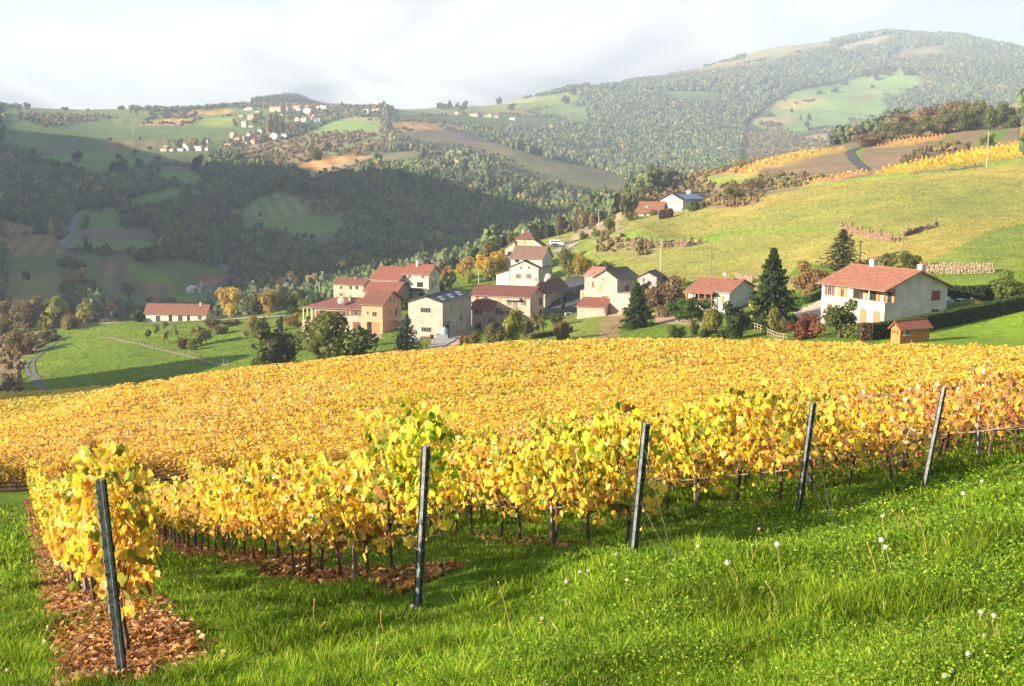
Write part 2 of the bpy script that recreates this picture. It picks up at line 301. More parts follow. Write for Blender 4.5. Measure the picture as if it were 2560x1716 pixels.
# (crop, polygon, colour, min distance, max distance, class) class: m open, s scrub with bushes, o vineyard, r striped rows
PLOTS = [
 ('1', [(0, 225), (700, 225), (1300, 262), (2100, 228), (2335, 205), (2335, 310), (0, 310)], (.13, .16, .06), 900, 3000, 'm'),
 ('R', [(0, 430), (200, 330), (300, 215), (640, 190), (1620, 180), (2339, 200), (2339, 330), (1700, 330), (1450, 400), (1000, 560), (960, 700), (300, 800), (0, 860), (-200, 840), (-200, 700)], (.13, .15, .06), 900, 2400, 's'),
 ('1', [(1300, 560), (1500, 500), (1760, 480), (1760, 700), (1300, 700)], (.10, .13, .05), 900, 2400, 'm'),
 ('2', [(1230, 225), (1500, 225), (1900, 170), (2335, 120), (2335, 250), (1250, 262)], (.17, .22, .08), 1200, 3500, 'm'),
 ('3', [(0, 690), (300, 660), (600, 630), (860, 560), (1060, 490), (1300, 460), (1400, 440), (1400, 470), (1100, 520), (900, 590), (830, 640), (500, 690), (0, 740)], (.19, .21, .09), 1500, 5000, 'm'),
 ('1', [(0, 260), (1300, 290), (2000, 250), (2335, 230), (2335, 420), (1950, 480), (1800, 600), (1250, 640), (1300, 700), (900, 760), (600, 640), (300, 600), (0, 540)], MEAD, 900, 3000, 'm'),
 ('1', [(150, 280), (900, 300), (900, 330), (400, 400), (150, 330)], (.075, .11, .045), 900, 3000, 's'),
 ('1', [(1190, 285), (2000, 250), (1850, 290), (1350, 305)], ORG, 900, 3000, 'r'), ('1', [(1150, 380), (1250, 325), (1660, 320), (1570, 378)], ORG, 900, 3000, 'r'),
 ('1', [(960, 320), (1240, 320), (1130, 390), (980, 395)], ROWG, 900, 3000, 'r'), ('1', [(880, 500), (1400, 500), (1380, 590), (900, 590)], (.20, .17, .07), 900, 3000, 'r'),
 ('1', [(350, 540), (700, 530), (650, 600), (380, 600)], PURP, 800, 3000, 'm'), ('1', [(1700, 320), (1960, 310), (1940, 390), (1600, 390)], LITG, 900, 3000, 'm'),
 ('1', [(200, 640), (1250, 600), (1180, 720), (850, 770), (600, 740), (400, 690)], (.085, .20, .04), 700, 3000, 'm'),
 ('1', [(1250, 715), (1580, 720), (1590, 760), (1270, 750)], PURP, 700, 3000, 'm'),
 ('1', [(1270, 750), (1600, 760), (1740, 840), (1580, 880), (1480, 870), (1330, 790)], (.075, .19, .04), 700, 3000, 'm'),
 ('1', [(1200, 960), (1400, 905), (1700, 925), (1740, 950), (1500, 960), (1350, 1000), (1200, 1050), (1050, 1060), (1100, 1000)], (.075, .19, .04), 600, 3000, 'm'),
 ('1', [(720, 1110), (1000, 1060), (1050, 1240), (880, 1245), (720, 1230)], (.09, .19, .035), 600, 3000, 'm'),
 ('1', [(470, 1420), (500, 1320), (620, 1110), (760, 1060), (800, 1090), (650, 1240), (610, 1400)], (.10, .17, .05), 500, 3000, 'm'),
 ('1', [(640, 1245), (1300, 1240), (1280, 1320), (620, 1340)], PURP, 500, 3000, 'm'),
 ('1', [(590, 1340), (1200, 1330), (1400, 1400), (1350, 1450), (1000, 1420), (700, 1400), (590, 1390)], (.09, .18, .035), 500, 3000, 'm'),
 ('1', [(0, 1150), (250, 1220), (500, 1290), (0, 1300)], BROWN, 500, 3000, 'm'), ('1', [(0, 1310), (450, 1290), (520, 1400), (600, 1430), (300, 1500), (0, 1530)], (.19, .125, .06), 450, 3000, 'r'),
 ('5', [(0, 320), (740, 280), (1500, 330), (1900, 400), (2010, 520), (1830, 700), (800, 740), (780, 560), (450, 440), (0, 470)], (.085, .13, .04), 380, 900, 'm'),
 ('5', [(0, 470), (450, 440), (560, 520), (500, 640), (0, 700)], (.14, .15, .05), 380, 900, 'm'),
 ('5', [(820, 345), (1040, 350), (1110, 490), (840, 480)], (.15, .105, .06), 380, 900, 'r'), ('5', [(850, 490), (1400, 540), (1490, 660), (1300, 680), (1100, 560), (870, 560)], (.15, .105, .06), 380, 900, 'r'),
 ('5', [(1060, 370), (1380, 420), (1480, 620), (1780, 620), (1780, 680), (1480, 680), (1400, 540), (1120, 490)], (.075, .19, .03), 380, 900, 'm'),
 ('5', [(0, 660), (420, 660), (620, 700), (600, 760), (0, 760)], (.30, .23, .07), 320, 500, 'm'),
 ('5', [(0, 700), (780, 800), (700, 850), (500, 935), (0, 930)], (.17, .15, .05), 230, 420, 's'),
 ('5', [(0, 930), (500, 930), (350, 1080), (0, 1220)], (.20, .12, .06), 200, 420, 's'), ('5', [(0, 1220), (300, 1060), (380, 1010), (330, 1090), (200, 1150), (150, 1300), (220, 1440), (0, 1480)], (.20, .15, .10), 180, 420, 's'),
 ('5', [(0, 910), (600, 905), (640, 925), (480, 960), (420, 945), (0, 935)], GRASS, 200, 420, 'm'),
 ('5', [(700, 830), (850, 800), (1000, 850), (880, 870)], TAN, 200, 420, 'm'),
 # the spur in the middle
 ('2', [(470, 480), (700, 370), (850, 330), (1170, 345), (1210, 430), (880, 440), (650, 460)], (.17, .29, .07), 800, 3000, 'm'), ('2', [(850, 330), (960, 300), (1240, 320), (1170, 345)], TAN, 800, 3000, 'm'),
 ('2', [(0, 570), (300, 500), (600, 460), (900, 440), (1250, 430), (1300, 500), (1100, 560), (1000, 600), (700, 600), (560, 690), (300, 700), (150, 620), (0, 650)], (.25, .19, .11), 700, 3000, 's'),
 ('2', [(1240, 350), (1500, 345), (1750, 370), (1900, 415), (1600, 420), (1380, 430), (1290, 400)], ORG, 700, 3000, 'r'), ('2', [(490, 720), (640, 650), (960, 625), (1100, 640), (830, 700), (650, 740)], ORG, 700, 3000, 'r'),
 ('2', [(640, 740), (1280, 580), (1400, 530), (1300, 590), (900, 720), (400, 880), (380, 860)], TAN, 600, 3000, 'm'), ('2', [(700, 620), (960, 520), (1200, 450), (1220, 470), (980, 545), (740, 650)], (.11, .22, .05), 600, 3000, 'm'),
 ('2', [(760, 610), (960, 560), (1250, 480), (1290, 560), (1000, 620)], (.22, .17, .09), 600, 3000, 's'),
 ('2', [(1280, 440), (1500, 420), (1900, 430), (2000, 500), (2335, 600), (2335, 690), (2000, 600), (1700, 530), (1450, 520)], PURP, 700, 3000, 'm'),
 ('2', [(1200, 290), (2335, 310), (2335, 350), (1800, 370), (1500, 340), (1250, 330)], DGR, 900, 3500, 'm'), ('2', [(1250, 255), (2335, 240), (2335, 300), (1300, 290)], (.16, .17, .07), 900, 3500, 'm'),
 ('2', [(1370, 590), (1620, 590), (1800, 640), (1500, 640), (1200, 680), (900, 730), (1000, 690)], (.19, .16, .09), 600, 3000, 'm'),
 ('2', [(90, 1020), (350, 910), (420, 960), (560, 1080), (580, 1130), (220, 1175), (0, 1110)], (.13, .20, .06), 500, 2000, 'r'), ('2', [(0, 1110), (220, 1175), (590, 1130), (850, 1130), (900, 1190), (800, 1270), (560, 1340), (300, 1230), (0, 1230)], (.11, .18, .05), 500, 2000, 'm'),
 ('2', [(420, 960), (880, 980), (850, 1100), (600, 1110)], (.14, .13, .07), 500, 2000, 's'), ('2', [(600, 1320), (780, 1290), (780, 1350), (640, 1370)], PURP, 450, 2000, 'm'),
 # right of it, below the mountain
 ('3', [(20, 740), (600, 640), (830, 620), (820, 700), (450, 740), (210, 760)], LITG, 1500, 4000, 'm'), ('3', [(210, 755), (460, 740), (370, 780), (210, 780)], ORG, 1500, 4000, 'm'), ('3', [(380, 790), (480, 745), (700, 720), (890, 730), (900, 790)], (.18, .28, .08), 1500, 4000, 'm'),
 ('3', [(450, 800), (900, 790), (880, 840), (600, 830)], (.16, .22, .07), 1500, 4000, 'm'), ('3', [(0, 810), (500, 820), (620, 850), (560, 870), (0, 860)], DGR, 1000, 4000, 'm'),
 ('3', [(0, 980), (300, 1080), (600, 1160), (1000, 1250), (1320, 1370), (1320, 1410), (1000, 1430), (600, 1340), (200, 1170), (0, 1050)], (.15, .14, .07), 900, 2500, 'm'),
 ('3', [(1440, 600), (1900, 600), (2080, 640), (1700, 660)], (.10, .19, .06), 1500, 5000, 'm'), ('3', [(1400, 460), (1900, 370), (2335, 310), (2335, 360), (1800, 410), (1500, 460)], TAN, 1800, 5000, 'm'), ('3', [(1060, 540), (1300, 520), (1250, 560)], LITG, 1500, 5000, 'm'),
 ('4', [(90, 800), (300, 660), (420, 590), (820, 520), (1060, 470), (1230, 440), (1300, 390), (1420, 400), (1450, 470), (1500, 550), (1300, 620), (1150, 640), (1200, 720), (1160, 800), (1000, 840), (700, 900), (400, 960), (150, 1030), (0, 1050), (0, 850)], (.16, .27, .075), 1500, 5000, 'm'),
 ('4', [(130, 770), (300, 690), (560, 650), (730, 660), (400, 720)], ORG, 1500, 5000, 'm'), ('4', [(770, 660), (1000, 620), (1130, 625), (1060, 665)], BROWN, 1500, 5000, 'm'), ('4', [(20, 850), (300, 800), (450, 830), (280, 900)], TAN, 1300, 5000, 'm'), ('4', [(440, 990), (700, 940), (760, 1000)], TAN, 1000, 5000, 'm'),
 ('4', [(0, 890), (300, 900), (450, 990), (860, 1030), (860, 1070), (440, 1110), (0, 1220)], (.12, .13, .06), 700, 2500, 's'),
 ('4', [(750, 230), (1150, 130), (1260, 140), (1100, 190), (800, 260)], (.30, .25, .17), 2000, 6000, 'm'), ('4', [(0, 280), (350, 200), (700, 160), (740, 210), (500, 260), (250, 330), (0, 350)], (.20, .20, .11), 2000, 6000, 'm'), ('4', [(1150, 350), (1300, 240), (1700, 210), (1600, 300), (1300, 370)], (.20, .17, .11), 2000, 6000, 's'),
 # right-hand near ridge
 ('4', [(0, 1180), (880, 1030), (1200, 960), (2335, 660), (2335, 1400), (0, 1568)], BROWN, 380, 900, 'm'), ('3', [(1300, 1480), (1740, 1300), (2335, 1180), (2335, 1568), (1300, 1568)], BROWN, 360, 900, 's'),
 ('4', [(0, 1300), (620, 1300), (700, 1320), (440, 1400), (0, 1420)], (.20, .19, .07), 360, 900, 's'),
 ('3', [(1740, 1340), (2050, 1290), (2335, 1310), (2200, 1380), (1950, 1370)], (.20, .28, .05), 380, 900, 'm'), ('4', [(0, 1290), (70, 1290), (120, 1340), (0, 1370)], (.20, .28, .05), 360, 900, 'm'),
 ('3', [(1960, 1280), (2335, 1205), (2335, 1290), (2200, 1295)], ORG, 400, 900, 'v'), ('4', [(0, 1220), (440, 1110), (860, 1070), (880, 1085), (400, 1190), (0, 1290)], (.42, .27, .07), 400, 900, 'v'),
 ('4', [(450, 1400), (700, 1310), (1000, 1262), (1060, 1280), (740, 1345)], (.45, .24, .09), 380, 900, 'v'), ('4', [(1030, 1060), (1300, 980), (1700, 950), (1690, 975), (1400, 1050), (1100, 1070)], ORG, 400, 900, 'v'),
 ('4', [(1900, 1040), (2020, 930), (2220, 900), (2150, 1020), (2000, 1060)], (.10, .21, .03), 400, 900, 'm'), ('4', [(1060, 1290), (1200, 1230), (1800, 1110), (2335, 1020), (2335, 1140), (1900, 1200), (1300, 1270)], YEL, 330, 700, 'v'),
 ('4', [(1320, 1150), (1500, 1090), (1750, 950), (1780, 960), (1550, 1110), (1400, 1160)], (.14, .20, .04), 400, 900, 'm'), ('4', [(1330, 1150), (1560, 1060), (1900, 1020), (1880, 1090), (1300, 1200)], (.13, .11, .055), 400, 900, 's'),
 ('4', [(920, 1060), (1000, 1065), (960, 1130), (1060, 1260), (960, 1265), (870, 1130)], (.13, .26, .04), 380, 900, 'm'), ('4', [(2050, 720), (2335, 680), (2335, 715)], ORG, 500, 900, 'm'),
 ('4', [(450, 1400), (1060, 1300), (2335, 1150), (2335, 1200), (1500, 1300), (700, 1380)], (.22, .29, .05), 300, 560, 'm'),
 ('Q7', [(0, 790), (200, 780), (350, 860), (700, 890), (1100, 870), (1500, 800), (1900, 780), (2339, 780), (2339, 830), (1600, 840), (1300, 960), (1150, 940), (600, 920), (0, 900)], (.20, .30, .04), 240, 460, 'm'),
 ('Q1', [(0, 30), (700, 10), (1100, 60), (1160, 100), (900, 60), (600, 40), (0, 80)], (.20, .29, .045), 200, 420, 'm'), ('Q1', [(1340, 380), (1600, 280), (2000, 60), (2339, 0), (2339, 460), (2050, 450), (1850, 420), (1450, 390)], (.15, .23, .04), 150, 350, 'm'),
 ('Q1', [(900, 1150), (1420, 1020), (2339, 840), (2339, 1190), (900, 1190)], (.11, .30, .02), 90, 175, 'm'), ('Q1', [(1450, 480), (2300, 500), (2339, 700), (1600, 650)], (.12, .22, .03), 150, 240, 'm'),
 ('Q1', [(60, 880), (370, 730), (380, 960), (350, 980)], (.40, .33, .28), 120, 220, 'm'), ('8', [(820, 1210), (1340, 1220), (1320, 1330), (900, 1290)], (.34, .25, .18), 140, 260, 'm'), ('8', [(400, 1190), (800, 1180), (900, 1240), (440, 1240)], (.34, .25, .18), 150, 260, 'm'),
 ('7', [(380, 1240), (640, 1140), (860, 960), (850, 1250), (600, 1440), (330, 1480)], (.33, .29, .27), 140, 330, 'm'), ('6', [(900, 1250), (1180, 1250), (1180, 1320), (1000, 1330)], (.33, .25, .2), 150, 330, 'm'),
 ('8', [(60, 860), (330, 840), (200, 1200), (0, 1240), (-120, 1100)], (.055, .06, .065), 180, 420, 'm'), ('7', [(1630, 960), (1960, 800), (1983, 1050), (1880, 1060), (1700, 1060)], (.055, .06, .065), 180, 420, 'm'),
 ('8', [(0, 1240), (460, 1230), (400, 1440), (0, 1440)], (.15, .20, .04), 120, 260, 'm'), ('8', [(380, 1250), (620, 1230), (560, 1430), (380, 1430)], (.22, .17, .09), 120, 260, 'm'),
 ('8', [(0, 560), (130, 540), (120, 640), (0, 640)], (.17, .16, .16), 300, 460, 'm'), ('8', [(100, 480), (560, 260), (560, 440), (200, 520), (100, 530)], (.33, .25, .16), 330, 560, 'm'),
 ('8', [(400, 470), (900, 560), (900, 700), (300, 650)], (.25, .21, .08), 220, 420, 's'), ('2', [(1400, 1500), (2335, 1440), (2335, 1568), (1400, 1568)], FLOOR, 300, 700, 'f'),
]
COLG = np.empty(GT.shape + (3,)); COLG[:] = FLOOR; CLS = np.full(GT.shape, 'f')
def setc(m, c, k): COLG[m] = c; CLS[m] = k
setc(GR < 410, GRASS, 'm'); _hp = inpoly(PX + 14 * vnoise(PX / 30, PY / 30, 2), PY + 6 * vnoise(PX / 25, PY / 25, 3), [(1335, 640), (1380, 596), (1450, 590), (1500, 560), (1560, 535), (1640, 500), (1760, 470), (2560, 250), (3300, 100), (3300, 640), (2560, 600), (2260, 662), (2100, 660), (1985, 655), (1975, 740), (1800, 735), (1720, 700), (1560, 705), (1470, 690), (1420, 650)])
setc(_hp & (GR > 175) & (GR < 440), PAST, 'm')
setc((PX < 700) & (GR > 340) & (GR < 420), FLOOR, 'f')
setc((PX > 1360) & (PX < 1560) & (PY > 560) & (PY < 700) & (GR > 240) & (GR < 430), (.21, .24, .05), 'm')
setc((GR > 410) & (PX > 2700), PAST, 'm'); setc((GY < 0), GRASS, 'm')
for k, poly, col_, d0, d1, cl in PLOTS:
    m = inpoly(PX + 6 * vnoise(PX / 14, PY / 14, 4), PY + 2.0 * vnoise(PX / 11, PY / 11, 8), CP(k, poly)) & (GY > d0) & (GY < d1); setc(m, col_, cl)
# vineyard ground between the headland and the village
def row_uv(x, y):
    """u along the rows from the first post, v across (row number)"""
    dx, dy = x + 3.2, y - 8.9; vv = (dx * .906 + dy * .424) / 3.1; uu = -dx * .424 + dy * .906 - vv * (2.45 * -.424 + 2.1 * .906); return uu, vv
def head_edge(x): return 9.4 + (x + 3.2) * .857
FIELD_W = lambda x, y: (PXof(x, y) > -1e9)
_tgt = np.interp(PX, [-900, 0, 320, 640, 960, 1280, 1600, 1920, 2240, 2560, 3500], [1060, 1050, 966, 914, 884, 854, 846, 850, 862, 868, 900])
with np.errstate(divide='ignore', invalid='ignore'): _pt = proj(GX, np.maximum(GY, .1), HZ + 1.4)[1]
FARY = np.empty(nT_ := GT.shape[0])
for _i in range(GT.shape[0]):
    _k = np.where((GY[_i] > 75) & (_pt[_i] <= _tgt[_i]))[0]; FARY[_i] = GY[_i][_k[0]] if len(_k) and abs(TH[_i]) < .7 else 110
FARY = np.where(TH < math.atan((300 - CX) / F), 200, np.clip(FARY, 80, 160)); FARY = np.convolve(np.r_[FARY[:4], FARY, FARY[-4:]], np.ones(9) / 9, 'valid')
vy = (GY > 47) & (GR < 178) & (PY > 0)
edge_far = FARY[:, None] + 2
INV = (GY > 50) & (GY < edge_far) & (GY > 0)
setc(INV, SOIL, 'w')
VA = fbm(GX / 3.0, GY / 3.0, 4, 31); VB = fbm(GX / 40, GY / 40, 4, 17); VC = fbm(GX / 180, GY / 180, 4, 19)
var = 1 + .16 * VA * (GR < 500) + .16 * VB + .14 * VC
COLG *= np.clip(var, .5, 1.6)[..., None]; COLG[..., 0] *= np.clip(1 + .22 * VB + .1 * VA, .6, 1.5)
# striped vineyards: rows of vines with soil between
st = (CLS == 'r'); ph = np.sin((GX * .8 + GY * .25) / np.where(GR > 1000, 3.2, 1.4)); COLG[st] *= (1 + .28 * ph[st])[:, None]
# leaf litter strips under the near rows
uu, vv = row_uv(GX, GY); rowk = np.round(vv); lit = ((rowk < 1.5) | (rowk > 4.5)) & (np.abs(vv - rowk) < np.where(rowk == 0, .17, .12) + .06 * VA) & (uu > np.where(rowk == 0, -.6, .35) + .3 * VB) & (GR < 52) & (vv > -.4) & (GY > 0)
COLG[lit] = np.array((.24, .105, .05)) * np.clip(1 + .35 * VA[lit], .5, 1.5)[:, None]
gn = COLG[..., 1] > 1.35 * COLG[..., 0]; COLG[..., 0] = np.where(gn, np.maximum(COLG[..., 0], .57 * COLG[..., 1]), COLG[..., 0]); COLG[..., 1] = np.where(gn & (GR > 60), COLG[..., 1] * .9, COLG[..., 1])
_b = COLG.copy()
for _ in range(3):
    _b[1:-1, 1:-1] = (_b[:-2, 1:-1] + _b[2:, 1:-1] + _b[1:-1, :-2] + _b[1:-1, 2:] + 2 * _b[1:-1, 1:-1]) / 6
COLG = np.where((GR > 500)[..., None], _b, COLG)
nT, nL = GT.shape; idx = np.arange(nT * nL).reshape(nT, nL)
fq = np.stack([idx[:-1, :-1], idx[:-1, 1:], idx[1:, 1:], idx[1:, :-1]], -1).reshape(-1, 4)
V = np.stack([GX, GY, HZ], -1).reshape(-1, 3)
V_ALL = V; ring = idx[:, 0]; V = np.vstack([V, [[0, 0, float(HZ[:, 0].mean())]]]); cidx = len(V) - 1
ft = np.stack([np.full(nT - 1, cidx), ring[:-1], ring[1:]], -1)
cc = np.vstack([COLG.reshape(-1, 3), [GRASS]])
GM, t, b = mat_base('ground_cover'); L = t.links.new
a = t.nodes.new('ShaderNodeVertexColor'); a.layer_name = 'Col'; g = t.nodes.new('ShaderNodeNewGeometry')
src = a.outputs[0]
for sc_, lo, hi in ((6.0, .62, 1.35), (.9, .72, 1.26), (.07, .8, 1.18)):
    n = t.nodes.new('ShaderNodeTexNoise'); n.inputs['Scale'].default_value = sc_; n.inputs['Detail'].default_value = 5; n.inputs['Roughness'].default_value = .65; L(g.outputs['Position'], n.inputs['Vector'])
    mr = t.nodes.new('ShaderNodeMapRange'); mr.inputs[1].default_value = .3; mr.inputs[2].default_value = .7; mr.inputs[3].default_value = lo; mr.inputs[4].default_value = hi; L(n.outputs['Fac'], mr.inputs[0])
    mm = t.nodes.new('ShaderNodeVectorMath'); mm.operation = 'SCALE'; L(src, mm.inputs[0]); L(mr.outputs[0], mm.inputs['Scale']); src = mm.outputs[0]
L(src, b.inputs['Base Color']); b.inputs['Roughness'].default_value = .95; b.inputs['Specular IOR Level'].default_value = .1
bp = t.nodes.new('ShaderNodeBump'); bp.inputs['Strength'].default_value = .8; bp.inputs['Distance'].default_value = .35; n = t.nodes.new('ShaderNodeTexNoise'); n.inputs['Scale'].default_value = 1.3; n.inputs['Detail'].default_value = 8; n.inputs['Roughness'].default_value = .7
L(g.outputs['Position'], n.inputs['Vector']); L(n.outputs['Fac'], bp.inputs['Height']); L(bp.outputs[0], b.inputs['Normal'])
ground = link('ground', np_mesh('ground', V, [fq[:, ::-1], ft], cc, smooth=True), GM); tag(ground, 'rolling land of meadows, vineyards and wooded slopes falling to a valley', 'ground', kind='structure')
# what can be seen: highest elevation so far along each bearing
EL = HZ / GR; RUN = np.maximum.accumulate(EL, axis=1)
def visible(x, y, h):
    th = np.arctan2(x, y); lr = np.log(np.hypot(x, y)); i = np.clip(np.searchsorted(TH, th), 0, len(TH) - 1); j = np.clip(np.searchsorted(LR, lr) - 2, 0, len(LR) - 1)
    return (H(x, y) + h) / np.hypot(x, y) >= RUN[i, j] - .0005
def cls_at(x, y):
    th = np.arctan2(x, y); lr = np.log(np.hypot(x, y)); i = np.clip(np.searchsorted(TH, th), 0, len(TH) - 1); j = np.clip(np.searchsorted(LR, lr), 0, len(LR) - 1); return CLS[i, j]
# ================================================================ GROUND PLANTS SCATTERED AS MASSES
LEAF = mat_leaf('foliage'); LEAFV = mat_leaf('vine_leaf', trans=.5, rough=.5, spec=.15); GRM = mat_leaf('grass_blades', trans=.42, rough=.6, tint=False, spec=.08); MASS = mat_leaf('woodland_foliage', trans=.25, rough=.8, tint=False)
BARK = mat('bark', (.10, .075, .055), .95, .3, 12, .02)
_ca = np.abs((PX[1:, :-1] - PX[:-1, :-1]) * (PY[:-1, 1:] - PY[:-1, :-1])) ; _dp = (PY[:-1, 1:] - PY[:-1, :-1]) < 0
_vis = (EL[:-1, :-1] >= RUN[:-1, :-1] - .0004) & (GY[:-1, :-1] > 1)
def screen_sample(mask, n, power=1.0, hidden=False, pxr=(-260, 2820)):
    """random ground points, as dense as the eye sees them"""
    m = mask[:-1, :-1] & (PX[:-1, :-1] > pxr[0]) & (PX[:-1, :-1] < pxr[1])
    if not hidden: m = m & _vis & (_dp | (GR[:-1, :-1] < 8))
    wgt = np.where(m, _ca ** power, 0).ravel(); s = wgt.sum()
    if s <= 0: return np.zeros(0), np.zeros(0)
    k = RN.choice(len(wgt), n, p=wgt / s); i, j = np.divmod(k, nL - 1)
    t1 = TH[i] + RN.random(n) * (TH[i + 1] - TH[i]); l1 = LR[j] + RN.random(n) * (LR[j + 1] - LR[j]); r = np.exp(l1)
    return r * np.sin(t1), r * np.cos(t1)
def area_sample(mask, spacing, pxr=(-200, 2760), hvis=None):
    """random ground points spaced by spacing(r) metres"""
    ar = (GR[:-1, :-1] ** 2) * np.diff(TH)[:, None] * np.diff(LR)[None, :]
    m = mask[:-1, :-1] & (PX[:-1, :-1] > pxr[0]) & (PX[:-1, :-1] < pxr[1]); e = np.where(m, ar / spacing(GR[:-1, :-1]) ** 2, 0)
    c = RN.poisson(e); k = np.repeat(np.arange(c.size), c.ravel()); i, j = np.divmod(k, nL - 1); n = len(k)
    t1 = TH[i] + RN.random(n) * (TH[i + 1] - TH[i]); l1 = LR[j] + RN.random(n) * (LR[j + 1] - LR[j]); r = np.exp(l1)
    x, y = r * np.sin(t1), r * np.cos(t1)
    if hvis is not None: v = visible(x, y, hvis); x, y = x[v], y[v]
    return x, y
def pick(pal, n, wts=None):
    p = np.array(pal); k = RN.choice(len(p), n, p=None if wts is None else np.array(wts) / sum(wts)); return p[k]
QUAD = np.array([[-.5, -.5, 0], [.5, -.5, .12], [.5, .5, 0], [-.5, .5, .12]]); QF = [np.array([[0, 1, 2, 3]])]
TRI2 = [np.array([[0, 1, 2], [0, 2, 3]])]
def crown_proto(n, seed, lumps=9, squash=1.0, leaf=.2, core=True, cs=.72, wild=0.0):
    """unit crown: radius 1, centre at 0: leaf clumps on lumps + a rough inner body. returns V, faces, shade factor per vertex"""
    r = np.random.default_rng(seed); d = r.normal(size=(lumps, 3)); d /= np.linalg.norm(d, axis=1)[:, None]; d[:, 2] *= .8
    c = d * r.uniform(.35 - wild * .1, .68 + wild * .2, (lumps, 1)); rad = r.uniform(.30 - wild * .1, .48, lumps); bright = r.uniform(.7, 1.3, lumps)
    k = r.integers(0, lumps, n); q = r.normal(size=(n, 3)); q /= np.linalg.norm(q, axis=1)[:, None]; q[:, 2] = np.where(r.random(n) < .65, np.abs(q[:, 2]), q[:, 2])
    P = c[k] + q * (rad[k] * r.uniform(.72, 1.08, n))[:, None]; P[:, 2] *= squash
    R = rotmats(r.uniform(0, 6.3, n), r.uniform(-.9, .9, n), r.uniform(0, 6.3, n))
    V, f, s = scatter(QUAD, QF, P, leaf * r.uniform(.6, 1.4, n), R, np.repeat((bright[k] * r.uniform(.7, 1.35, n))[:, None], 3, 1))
    parts = [(V, f, s)]
    if core:
        m = MB()
        for i in range(lumps): m.blob(c[i] * (1, 1, squash), rad[i] * cs, 6 if cs > .8 else 5, 4 if cs > .8 else 3, .12)
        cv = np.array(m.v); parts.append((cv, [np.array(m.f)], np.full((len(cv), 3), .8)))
    V, f, s = join(parts); k_ = np.percentile(np.hypot(V[:, 0], V[:, 1]), 97); V[:, :2] /= k_; z0, z1 = np.percentile(V[:, 2], [2, 98]); V[:, 2] = (V[:, 2] - (z0 + z1) / 2) / ((z1 - z0) / 2); return V, f, s
def mass_trees(name, x, y, sz, hgt, colr, protos, label, sink=.12, mat_=None):
    parts = []; k = RN.integers(0, len(protos), len(x)); z = H(x, y)
    for i, (pv, pf, ps) in enumerate(protos):
        m = k == i; n = m.sum()
        if not n: continue
        P = np.c_[x[m], y[m], z[m] + hgt[m] * (.5 - sink)]; R = rotmats(np.zeros(n), np.zeros(n), RN.uniform(0, 6.3, n))
        S = np.c_[sz[m], sz[m], hgt[m] * .5]; V, f, c = scatter(pv, pf, P, S, R, colr[m])
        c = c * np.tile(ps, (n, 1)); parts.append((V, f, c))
    V, f, c = join(parts); o = link(name, np_mesh(name, V, f, c, smooth=True), mat_ or MASS); tag(o, label, kind='stuff'); return o
# ---- woods
far_p = [crown_proto(26, 100 + i, 6, 1, .26, True, .98) for i in range(5)]; mid_p = [crown_proto(120, 120 + i, 9, 1, .2, True, .86) for i in range(5)]
WPAL = [(.060, .09, .04), (.075, .10, .04), (.09, .11, .045), (.048, .072, .036), (.10, .10, .065), (.085, .09, .065), (.16, .15, .05), (.08, .115, .04), (.24, .19, .06)]; WW = [5, 5, 4, 4, 2, 2, 1.3, 3, .3]
def wood(name, mask, sp, size, protos, label, tall=1.0):
    x, y = area_sample(mask, sp, hvis=10)
    r = np.hypot(x, y); s = size(r) * RN.uniform(.6, 1.35, len(x)); h = s * 1.75 * RN.uniform(.8, 1.2, len(x)) * tall
    th = np.arctan2(x, y); i_ = np.clip(np.searchsorted(TH, th), 0, len(TH) - 1); el = H(x, y) / r; drop = np.zeros(len(x), bool)
    for fr_ in (.45, .9):                                # keep the clearings behind a wood's edge open: no tall trees right in front of them
        e2 = el + fr_ * h / r; jj = np.array([np.searchsorted(RUN[a], b) for a, b in zip(i_, e2)]); jj = np.clip(jj, 0, nL - 1); drop |= (CLS[i_, jj] != 'f') & (GR[i_, jj] > r)
    sky = (el + .5 * h / r) > RUN[i_, -1]
    keep = ~drop | (RN.random(len(x)) < .10); sm_ = np.where(drop, .5, 1.0) * np.where(sky & (r > 1500), .6, 1.0); x, y, r, s, h = x[keep], y[keep], r[keep], (s * sm_)[keep], (h * sm_)[keep]
    c = pick(WPAL, len(x), WW) * np.interp(r, [500, 1500], [1.6, 1.45])[:, None] * (1 + .3 * fbm(x / 90, y / 90, 2, 44))[:, None] * RN.uniform(.8, 1.25, (len(x), 1))
    print(name, len(x)); return mass_trees(name, x, y, s, h, c, protos, label)
isf = CLS == 'f'
big = lambda r: np.interp(r, [400, 800, 2000, 4500], [5.6, 6.8, 8.4, 11])
szf = lambda r: np.interp(r, [400, 800, 2000, 4500], [3.7, 4.5, 5.4, 7.0])
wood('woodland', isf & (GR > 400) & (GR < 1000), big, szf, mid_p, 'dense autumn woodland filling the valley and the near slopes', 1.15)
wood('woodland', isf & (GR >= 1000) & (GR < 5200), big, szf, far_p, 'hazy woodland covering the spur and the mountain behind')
# ---- scrub with bushes
x, y = area_sample((CLS == 's') & (GR < 3500), lambda r: np.interp(r, [200, 600, 3000], [2.6, 5, 16]), hvis=3)
r = np.hypot(x, y); s = np.interp(r, [200, 600, 3000], [.75, 1.5, 4.5]) * RN.uniform(.5, 1.4, len(x)); c = pick([(.16, .14, .05), (.20, .15, .08), (.12, .12, .04), (.28, .20, .06), (.22, .14, .07)], len(x)) * RN.uniform(.7, 1.2, (len(x), 1)); print('scrub', len(x))
mass_trees('scrub', x, y, s, s * 1.5, c, far_p, 'low bushes and brambles on the unmown slopes')
